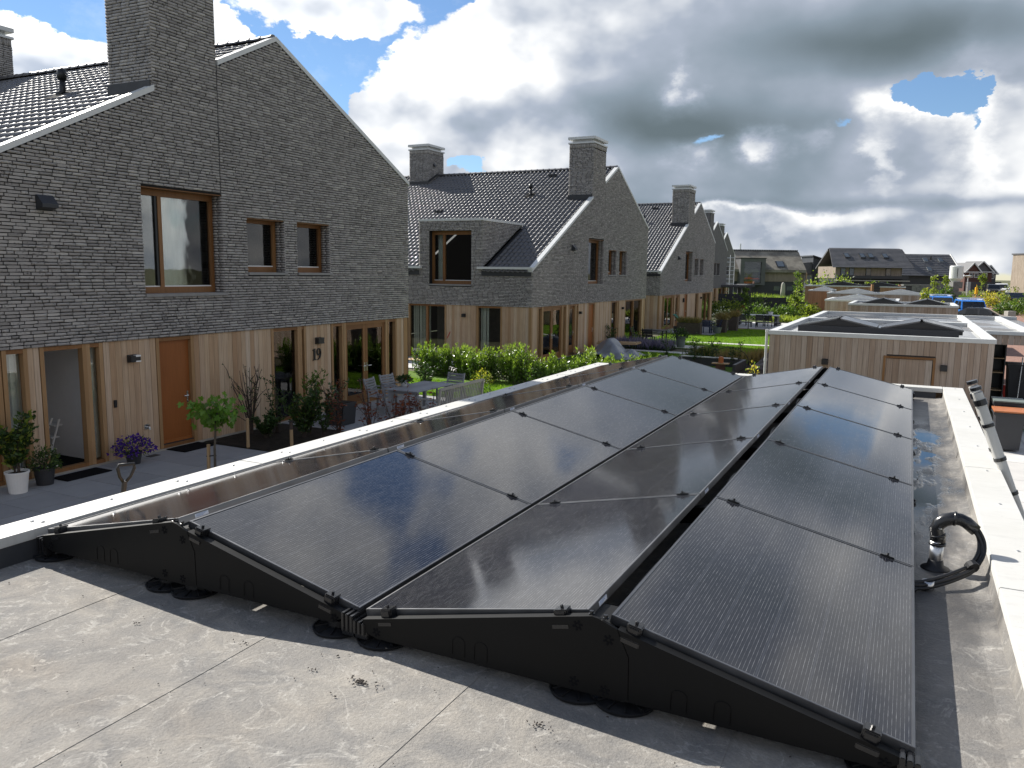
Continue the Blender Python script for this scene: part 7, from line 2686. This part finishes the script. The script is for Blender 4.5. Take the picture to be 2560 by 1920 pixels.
    MB().prism([(-.5, 4.2), (-.5, 6.4), (2.2, 6.6), (2.2, 4.0)], 1, .5, 6).build('side_roof', M['slate'], g)
    MB().prism([(3.6, 3.6), (4.0, 6.3), (7.5, 5.6), (7.5, 3.6)], 1, -2.0, -1.8).build('front_roof', M['thatch'], g)
    # little gabled houses far down the street
    for i, (u, v, w, ze, za, mat, lab) in enumerate(((126.2, 222, 4.4, 5.3, 7.8, 'red_brick', 'dark red gabled house with white verge behind the street lamp'),
                                                     (131.0, 226, 6.4, 5.4, 8.3, 'slate', 'pale grey gabled house with a white gutter far down the street'),
                                                     (136.6, 232, 4.6, 5.0, 7.4, 'slate', 'grey hip roofed house at the right end of the street'),
                                                     (133.6, 250, 5.0, 5.2, 7.6, 'anthracite', 'dark roofed house behind the pale grey gable'))):
        t = fthing('gabled_house', lab, 'house', u, v)
        MB().box(-w / 2 + .2, w / 2 - .2, .1, 8, 0, ze).build('wall', M['red_brick' if i != 2 else 'anthracite'], t)
        MB().prism([(-w / 2 + .2, ze), (w / 2 - .2, ze), (0, za - .2)], 1, 0, 8).build('gable', M[mat], t)
        for s in (-1, 1):
            MB().beam((s * (w / 2 + .2), 3.8, ze - .25), (0, 3.8, za), 8.6, .16, (0, 0, 1)).build('roof_side', M['slate'], t)
            MB().beam((s * (w / 2 + .2), -.55, ze - .25), (0, -.55, za), .12, .28, (0, 0, 1)).build('verge', M['trim'], t)
        MB().box(-w / 2 - .2, w / 2 + .2, -.62, -.4, ze - .15, ze + .08).build('gutter', M['trim'], t)
        for x in (-.9, .5):
            f = MB().box(x, x + 1.1, .0, .095, ze - 1.5, ze - .3).build('window', M['white'], t)
            MB().box(x + .12, x + .98, -.02, -.001, ze - 1.38, ze - .42).build('pane', M['carglass'], f)
        MB().box(-w / 2, -w / 2 + 4, -3.5, -1, 0, 2.6).build('porch', M['anthracite'], t)
    t = fthing('corner_house', 'pale timber fronted house cut off by the right frame edge', 'house', 78.4, 120)
    MB().box(.5, 6, 0, 8, 0, 7.4).build('wall', M['greywood'], t)
    MB().box(.38, 6.2, -.15, 8.2, 7.4, 7.6).build('roof', M['slate'], t)
    for k in range(16):
        piece('batten', M['greywood'], t, .52 + k * .3, .66 + k * .3, -.08, -.005, 2.6, 7.38)
    MB().box(.5, 6, -.06, -.01, 0, 2.5).build('base', M['anthracite'], t)


far_houses()


def far_street():
    # stacked grey block wall, tank, lamp, yellow box
    t = fthing('block_wall', 'low wall of stacked grey blocks below the slate roofed houses', 'wall', 61.0, 126)
    for k in range(6):
        n = 7
        off = .5 * (k % 2)
        for i in range(n):
            x0 = i * 1.32 - off
            if k == 5 and i < 4:
                continue
            piece('block', M['greyblock'], t, x0 + .02, x0 + 1.30, 0 + .05 * (i % 2), 1.0, k * .52, k * .52 + .50)
    t = fthing('water_tank', 'tall white tank with dark vertical lettering standing behind the block wall', 'tank', 65.8, 120)
    MB().lathe([(.55, 3.1), (.85, 3.5), (.92, 3.6), (.92, 5.35), (.85, 5.45), (0, 5.5)], (0, 0, 0), 24).build('vessel', M['tray_white'], t, smooth=False)
    MB().box(-.7, .7, -.7, .7, 2.4, 3.1).build('stand', M['greyblock'], t)
    m = MB()
    for k in range(9):
        a = -1.9
        x, y = .935 * math.cos(a), .935 * math.sin(a)
        m.beam((x - .06, y, 3.98 + k * .13), (x + .06, y - .01, 3.98 + k * .13), .02, .085 if k % 3 else .10)
    m.beam((.935 * math.cos(-1.9), .935 * math.sin(-1.9) - .01, 3.75), (.935 * math.cos(-1.9), .935 * math.sin(-1.9) - .01, 3.86), .14, .02)
    stuff(m.build('lettering', M['anthracite'], t))
    t = fthing('street_lamp', 'grey street lamp with a flat cone head beside the yellow box', 'street lamp', 84.5, 150)
    MB().tube([(0, 0, 0), (0, 0, 3.75)], [.11, .07], 10).build('pole', M['alu'], t)
    MB().lathe([(.09, 3.65), (.18, 3.75), (.62, 4.05), (.62, 4.1), (0, 4.18)], (0, 0, 0), 18).build('lamp_head', M['trim'], t)
    t = fthing('yellow_box', 'yellow box on a thin post beside the street lamp', 'cabinet', 85.1, 148)
    MB().tube([(0, 0, 0), (0, 0, 2.5)], .05, 8).build('post', M['yellow'], t)
    MB().bbox(-.2, .2, -.2, .2, .75, 2.0, .05).build('box', M['yellow'], t)
    t = fthing('screen_fence', 'black slatted screen between two wooden posts behind the second shed', 'fence', 41.0, 92)
    for x in (.0, 3.1):
        MB().box(x - .12, x + .12, -.12, .12, 0, 2.85).build('post', M['cedar_warm'], t)
    for k in range(6):
        piece('slat', M['black'], t, .13, 2.97, -.04, .04, 1.2 + k * .26, 1.43 + k * .26)
    for k in range(6):
        piece('slat', M['black'], t, 3.23, 4.5, -.04, .04, 1.2 + k * .26, 1.43 + k * .26)
    # dark garden fence and pergola
    t = fthing('garden_fence', 'long black panelled garden fence stepping down to the right', 'fence', 21.0, 84.3)
    for x0, x1, h in ((-1.2, .5, 1.75), (.5, 2.2, 1.75), (2.2, 3.9, 1.75), (3.9, 5.6, 1.42), (5.6, 7.6, 1.42), (7.6, 9.6, 1.0)):
        MB().box(x0 + .01, x1 - .01, 0, .05, 0, h).build('panel', M['navyfence'], t)
    for x in (-1.2, .5, 2.2, 3.9, 5.6, 7.6, 9.6):
        MB().box(x - .06, x + .06, .051, .13, 0, 1.5 if x < 9 else 1.0).build('post', M['anthracite'], t)
    t = fthing('pergola', 'flat roofed dark pergola with square posts at the end of the brick houses', 'pergola', 21.0, 86)
    MB().bbox(-1.5, 4.2, -1.2, 3.5, 2.42, 2.66, .02).build('roof', M['anthracite'], t)
    MB().bbox(4.21, 5.1, 1.0, 5, 2.46, 2.72, .02).build('roof_extension', M['slate'], t)
    for x, y in ((-1.2, -1.0), (2.0, -1.0), (3.95, -1.0), (4.0, 3.2), (.6, 3.2), (4.9, 4.6)):
        MB().box(x - .15, x + .15, y - .15, y + .15, 0, 2.419).build('post', M['anthracite'], t)
    # scaffold at the last brick house
    t = fthing('scaffold_tower', 'slender aluminium scaffold tower against the farthest brick gable', 'scaffold', 23.7, 88)
    for x, y in ((-.6, 0), (.35, 0), (-.6, 1.8), (.35, 1.8)):
        MB().tube([(x, y, 0), (x, y, 5.9)], .035, 8).build('upright', M['alu'], t)
    for k in range(12):
        z = .5 + k * .46
        for y in (0, 1.8):
            MB().tube([(-.6, y, z), (.35, y, z)], .025, 6).build('rung', M['alu'], t)
    for k in range(4):
        MB().tube([(-.6, 0, .6 + k * 1.3), (-.6, 1.8, 1.7 + k * 1.3)], .022, 6).build('brace', M['alu'], t)
    t = fthing('standing_stone', 'pale upright stone before the thatched house', 'stone', 46.9, 140)
    MB().lathe([(.42, 0), (.40, 1.0), (.34, 2.0), (.26, 2.35), (.14, 2.5), (0, 2.55)], (0, 0, 0), 12).build('stone', M['concrete'], t, smooth=True)
    t = fthing('concrete_pillar', 'squat concrete pillar on the pale verge beyond the carport', 'pillar', 41.2, 66.5)
    MB().bbox(-.32, .32, -.3, .3, 0, 1.05, .02).build('block', M['concrete'], t)


M['navyfence'] = plain('navy_black_fence', (0.010, 0.012, 0.020), 0.6, var=.2)
far_street()


def car(name, label, x, y, head, scale, paint, kind, plate='yellow', rack=False, group='vehicles along the street', rear=False):
    """built facing -y; turned by head"""
    t = thing(name, label, 'van' if 'van' in kind else 'car', (x, y, 0), group, head)
    WL[t.name] = (0, 0, 0)
    if kind == 'van':
        L, Wd, H = 4.9, 1.9, 2.0
        low = [(-L / 2, .45), (-L / 2, .95), (-L / 2 + .15, 1.05), (-L / 2 + .95, 1.18), (L / 2, 1.18), (L / 2, .40), (-L / 2 + .1, .35)]
        cab = [(-L / 2 + .95, 1.18), (-L / 2 + 1.55, 1.90), (-L / 2 + 1.9, H), (L / 2 - .15, H), (L / 2, 1.85), (L / 2, 1.18)]
        ws = (-L / 2 + .98, 1.20, -L / 2 + 1.53, 1.87)
    elif kind == 'jeep':
        L, Wd, H = 4.6, 1.85, 1.9
        low = [(-L / 2, .55), (-L / 2, 1.05), (-L / 2 + 1.3, 1.15), (L / 2, 1.15), (L / 2, .55), (-L / 2 + .1, .45)]
        cab = [(-L / 2 + 1.3, 1.15), (-L / 2 + 1.75, 1.84), (-L / 2 + 1.9, H), (L / 2 - .1, H), (L / 2, 1.8), (L / 2, 1.15)]
        ws = (-L / 2 + 1.33, 1.18, -L / 2 + 1.72, 1.80)
    else:
        L, Wd, H = 4.3, 1.78, 1.48
        low = [(-L / 2, .40), (-L / 2, .70), (-L / 2 + .2, .82), (-L / 2 + 1.15, .95), (L / 2 - .25, .98), (L / 2, .85), (L / 2, .40), (-L / 2 + .1, .30)]
        cab = [(-L / 2 + 1.1, .95), (-L / 2 + 1.85, 1.40), (-L / 2 + 2.2, H), (L / 2 - 1.0, H - .02), (L / 2 - .22, .98)]
        ws = (-L / 2 + 1.15, .97, -L / 2 + 1.82, 1.38)
    k = scale
    S2 = lambda P: [(a * k, b * k) for a, b in P]
    w = Wd * k / 2
    b = MB().prism(S2(low), 0, -w, w).build('body', M[paint], t)
    # cabin tapers inward towards the roof
    zmin, zmax = min(p[1] for p in cab), max(p[1] for p in cab)
    n = len(cab)
    vs = []
    for s in (-1, 1):
        for p in cab:
            f = (p[1] - zmin) / (zmax - zmin)
            vs.append((s * w * (1 - .13 * f), p[0] * k, p[1] * k))
    fs = [tuple(range(n))[::-1], tuple(range(n, 2 * n))] + [(i, (i + 1) % n, (i + 1) % n + n, i + n) for i in range(n)]
    c = MB().add(vs, fs).build('cabin', M[paint], t)
    e = .012
    y0, z0, y1, z1 = [q * k for q in ws]
    f1 = (ws[3] - zmin) / (zmax - zmin)
    MB().add([(-w * .90, y0 - e, z0 + e), (w * .90, y0 - e, z0 + e), (w * (.93 - .13 * f1), y1 - e, z1 + e), (-w * (.93 - .13 * f1), y1 - e, z1 + e)], [(0, 1, 2, 3)]).build('windscreen', M['carglass'], c, recalc=False)
    yb = max(p[0] for p in cab) * k
    if kind == 'car':
        MB().add([(-w * .88, (L / 2 - .24) * k + e, 1.0 * k), (w * .88, (L / 2 - .24) * k + e, 1.0 * k), (w * .78, (L / 2 - .92) * k + e, (H - .06) * k), (-w * .78, (L / 2 - .92) * k + e, (H - .06) * k)], [(0, 1, 2, 3)]).build('rear_window', M['carglass'], c, recalc=False)
    else:
        MB().box(-w * .8, w * .8, yb - .02, yb + .006, 1.28 * k, 1.75 * k).build('rear_window', M['carglass'], c)
    for s in (-1, 1):
        a0, a1 = (ws[0] + .45) * k, yb - (.45 if kind != 'car' else .75) * k
        mid = (a0 + a1) / 2
        zt = (zmax - .12) * k
        fz = (zmax - .12 - zmin) / (zmax - zmin)
        for p, q in ((a0, mid - .05), (mid + .05, a1)):
            MB().add([(s * (w + .004), p, (zmin + .04) * k), (s * (w + .004), q, (zmin + .04) * k), (s * (w * (1 - .13 * fz) + .004), q - .04, zt), (s * (w * (1 - .13 * fz) + .004), p + (.32 * k if p == a0 else .03), zt)], [(0, 1, 2, 3)]).build('side_window', M['carglass'], c, recalc=False)
        MB().bbox(s * w - .02 if s < 0 else s * w - .13 * k, s * w + .13 * k if s < 0 else s * w + .02, -0, .01, 0, .01, .001) if False else None
        MB().bbox(min(s * w, s * (w + .2 * k)), max(s * w, s * (w + .2 * k)), (ws[0] + .25) * k, (ws[0] + .42) * k, (zmin + .04) * k, (zmin + .20) * k, .01).build('mirror', M['plastic'], t)
        MB().bbox(s * w * .80 - .17 * k, s * w * .80 + .15 * k, -L / 2 * k - .015, -L / 2 * k + .10, (low[1][1] - .18) * k, (low[1][1] - .02) * k, .01).build('headlight', M['lamp_clear'], t)
        MB().bbox(s * w * .88 - .10 * k, s * w * .88 + .11 * k, L / 2 * k - .06, L / 2 * k + .012, .72 * k, .94 * k, .01).build('tail_lamp', M['lamp_red'], t)
        for yy in (-L / 2 + .85, L / 2 - .85):
            r = .33 * k
            wh = MB().tube([(s * (w - .16), yy * k, r), (s * (w + .012), yy * k, r)], r, 18).build('wheel', M['rubber'], t)
            MB().tube([(s * (w - .1), yy * k, r), (s * (w + .022), yy * k, r)], r * .62, 14).build('rim', M['alu'], wh)
    MB().box(-w * .62, w * .62, -L / 2 * k - .012, -L / 2 * k, (low[1][1] - .36) * k, (low[1][1] - .22) * k).build('grille', M['plastic'], t)
    for yy in (-L / 2 * k - .02, L / 2 * k + .004):
        MB().box(-.26 * k, .26 * k, yy, yy + .016, .50 * k, .61 * k).build('number_plate', M['yellow'], t)
    MB().bbox(-w * .98, w * .98, -L / 2 * k - .03, -L / 2 * k + .05, .34 * k, .52 * k, .02).build('bumper', M['plastic'], t)
    if rack:
        for yy in (-L / 2 + 1.95, -.1, 1.2):
            MB().box(-w * .95, w * .95, yy * k - .04, yy * k + .04, (H + .10) * k, (H + .15) * k).build('roof_bar', M['white'], t)
        for s in (-1, 1):
            MB().box(s * w * .8 - .05, s * w * .8 + .05, (-L / 2 + 1.8) * k, 1.5 * k, (H + .02) * k, (H + .095) * k).build('roof_rail', M['alu'], t)
    return t


car('blue_van', 'bright blue van with white roof bars facing the camera behind the second shed', 4.55, 76.0, .12, .97, 'blue_car', 'van', rack=True)
car('blue_van', 'second bright blue van half hidden left behind the first one', 2.65, 86.0, .10, 1.0, 'blue_car', 'van', rack=True)
car('parked_car', 'dark blue grey saloon in front of the blue vans', 5.2, 71.5, 1.45, 1.0, 'dark_car', 'car')
car('dark_jeep', 'dark boxy off road car parked before the grey block wall', 2.3, 150, .62, 1.08, 'dark_car', 'jeep')
car('grey_car', 'graphite grey car driving towards the camera on the street', 15.6, 196, -.02, 1.28, 'grey_car', 'jeep')
car('white_van', 'tall white van behind the graphite car', 18.6, 214, .0, 1.25, 'white_car', 'van')
car('parked_car', 'silver hatchback seen from behind, parked at the right of the street', 19.6, 197, math.pi + .12, 1.3, 'alu', 'car')
car('parked_car', 'dark car with red tail lamps parked among bushes at the right edge', 12.9, 131, math.pi + .10, 1.22, 'dark_car', 'car')
car('parked_car', 'white car far off at the right edge beyond the silver hatchback', 23.5, 232, math.pi + .1, 1.3, 'white_car', 'car')


def far_plants():
    r = np.random.default_rng(300)
    #           u     v    z0   rx    h   material  label
    B = [(45.4, 118, .2, 3.6, 4.1, 'leaf_light', 'large bright bush behind the farthest shed'), (50.0, 122, .4, 2.0, 3.4, 'leaf_light', 'bright bush right of the large one behind the farthest shed'),
         (57.2, 128, .3, 2.0, 2.6, 'leaf_light', 'bright bush below the balcony of the slate roofed house'), (60.8, 130, .2, 2.2, 2.2, 'leaf_mid', 'green bush left of the black slatted screen'),
         (62.3, 116, 0, 1.2, 2.4, 'leaf_mid', 'upright green bush left of the dark off road car'), (59.5, 116, 0, 1.2, 1.7, 'leaf_light', 'small bush before the black slatted screen')]
    for i, (u, v, z, rx, h, mat, lab) in enumerate(B):
        p = far(u * v / 150 if False else u, v, z)
        mound('roadside_bush', lab, 'bush', tuple(p), rx, h, [(mat, 420, .42, .55, .3), ('leaf_dark', 160, .40, .55, .15)], 310 + i)
    G = [(0.1, 150.5, 1.4, 2.2, 'leaf_mid', 'upright bush beside the dark off road car'), (7.5, 195, 2.6, 1.2, 'leaf_mid', 'low green verge bushes before the block wall'), (11.4, 176, 2.2, 1.4, 'leaf_light', 'low yellowish bushes on the verge below the graphite car'),
         (20.6, 208, 2.4, 3.0, 'leaf_light', 'tall yellowish bush right of the street'), (11.0, 128, 2.0, 1.7, 'leaf_light', 'yellowish bush before the dark car with red lamps'), (9.1, 119, 1.1, 1.9, 'leaf_yellow', 'yellow flowering bush beside the blue van'),
         (10.2, 99, 1.3, 1.4, 'leaf_mid', 'grey green bush at the right edge near the concrete pillar'), (8.7, 96, 1.1, 1.2, 'leaf_mid', 'grey green bush left of the right edge, behind the pale verge'), (17.2, 170, 2.0, 1.5, 'leaf_mid', 'green bush between the two cars at the right edge'),
         (13.6, 118, 1.6, 1.9, 'leaf_mid', 'green bush at the right edge before the dark car'), (14.6, 148, 1.9, 2.2, 'leaf_light', 'yellowish bush between the street and the silver hatchback')]
    for i, (x, y, rx, h, mat, lab) in enumerate(G):
        mound('roadside_bush', lab, 'bush', (x, y, 0), rx, h, [(mat, 420, .32, .5, .3), ('leaf_dark', 150, .30, .5, .1)], 330 + i)
    p = far(44.9, 128)
    mound('roadside_bush', 'wild bush and tall weeds beside the rust red shed', 'bush', tuple(far(37.9, 96)), 1.4, 2.2, [('leaf_light', 460, .28, .5, .3), ('leaf_mid', 200, .3, .5, .2)], 350)
    tree('street_tree', 'slim young tree in front of the thatched house', tuple(far(44.8 + 4.6, 140)), 4.9, 1.3, .75, 240, [('leaf_mid', .7), ('leaf_light', .3)], .36, seed=360, trunk_r=.07)
    tree('street_tree', 'pale young tree before the long low slate roof', tuple(far(55.9, 107)), 4.6, 1.6, .6, 220, [('leaf_light', 1.0)], .30, seed=361, trunk_r=.06)
    tree('street_tree', 'second pale young tree right before the long low slate roof', tuple(far(59.0, 110)), 4.3, 2.4, .55, 170, [('leaf_light', 1.0)], .30, seed=362, trunk_r=.06)
    tree('street_tree', 'thin pale tree far down the street beside the white van', tuple(far(103.5, 178)), 5.2, 1.4, .9, 200, [('leaf_mid', .5), ('leaf_light', .5)], .5, seed=363, trunk_r=.08)
    tree('street_tree', 'pale tree between the second and third shed roofs', tuple(far(31.2, 61)), 3.05, 2.0, .42, 130, [('leaf_light', .8), ('leaf_yellow', .2)], .20, seed=364, trunk_r=.03)
    tree('street_tree', 'tree at the right edge before the corner house', tuple(far(74.5, 112)), 4.4, .8, .8, 200, [('leaf_mid', .6), ('leaf_light', .4)], .4, seed=365, trunk_r=.07)
    tree('flowering_sapling', 'yellow leaved sapling in front of the dark saloon', tuple(far(35.6, 66.5)), 2.0, .8, .32, 90, [('leaf_yellow', .6), ('leaf_light', .4)], .2, seed=366, trunk_r=.03)
    # weeds on the meadow beyond the fence
    n = 3800
    u = r.uniform(22, 40, n)
    v = r.uniform(88, 130, n)
    P = u[:, None] * FR + v[:, None] * FF
    D = np.stack([r.normal(0, .4, n), r.normal(0, .4, n), np.ones(n)], 1)
    stuff(foliage('tall_weeds', 'leaf_light', None, P[:2600], D[:2600], 1.0, .10, 370))
    stuff(foliage('tall_weeds', 'leaf_mid', None, P[2600:], D[2600:], .9, .16, 371))
    n = 3000
    x = np.concatenate([r.uniform(9.5, 14.5, n // 2), r.uniform(4, 9, n // 2)])
    y = np.concatenate([r.uniform(85, 190, n // 2), r.uniform(150, 200, n // 2)])
    P = np.stack([x + (y - 85) * .06 * (x > 9.2), y, np.zeros(n)], 1)
    D = np.stack([r.normal(0, .5, n), r.normal(0, .5, n), np.ones(n)], 1)
    stuff(foliage('verge_weeds', 'leaf_light', None, P[:1700], D[:1700], .8, .14, 372))
    stuff(foliage('verge_weeds', 'leaf_mid', None, P[1700:], D[1700:], .8, .14, 373))
    mound('garden_bush', 'light green bush at the right edge beside the ladder', 'shrub', (1.95, 10.9, 0), .62, 1.35, [('leaf_light', 200, .17, .4, .5), ('leaf_mid', 120, .15, .4, .2)], 374)
    mound('garden_bush', 'dark bush at the right edge under the carport roof', 'shrub', (2.95, 23.2, 0), .5, .8, [('leaf_mid', 420, .09, .5, .2), ('leaf_dark', 200, .09, .5, .2)], 375)


far_plants()
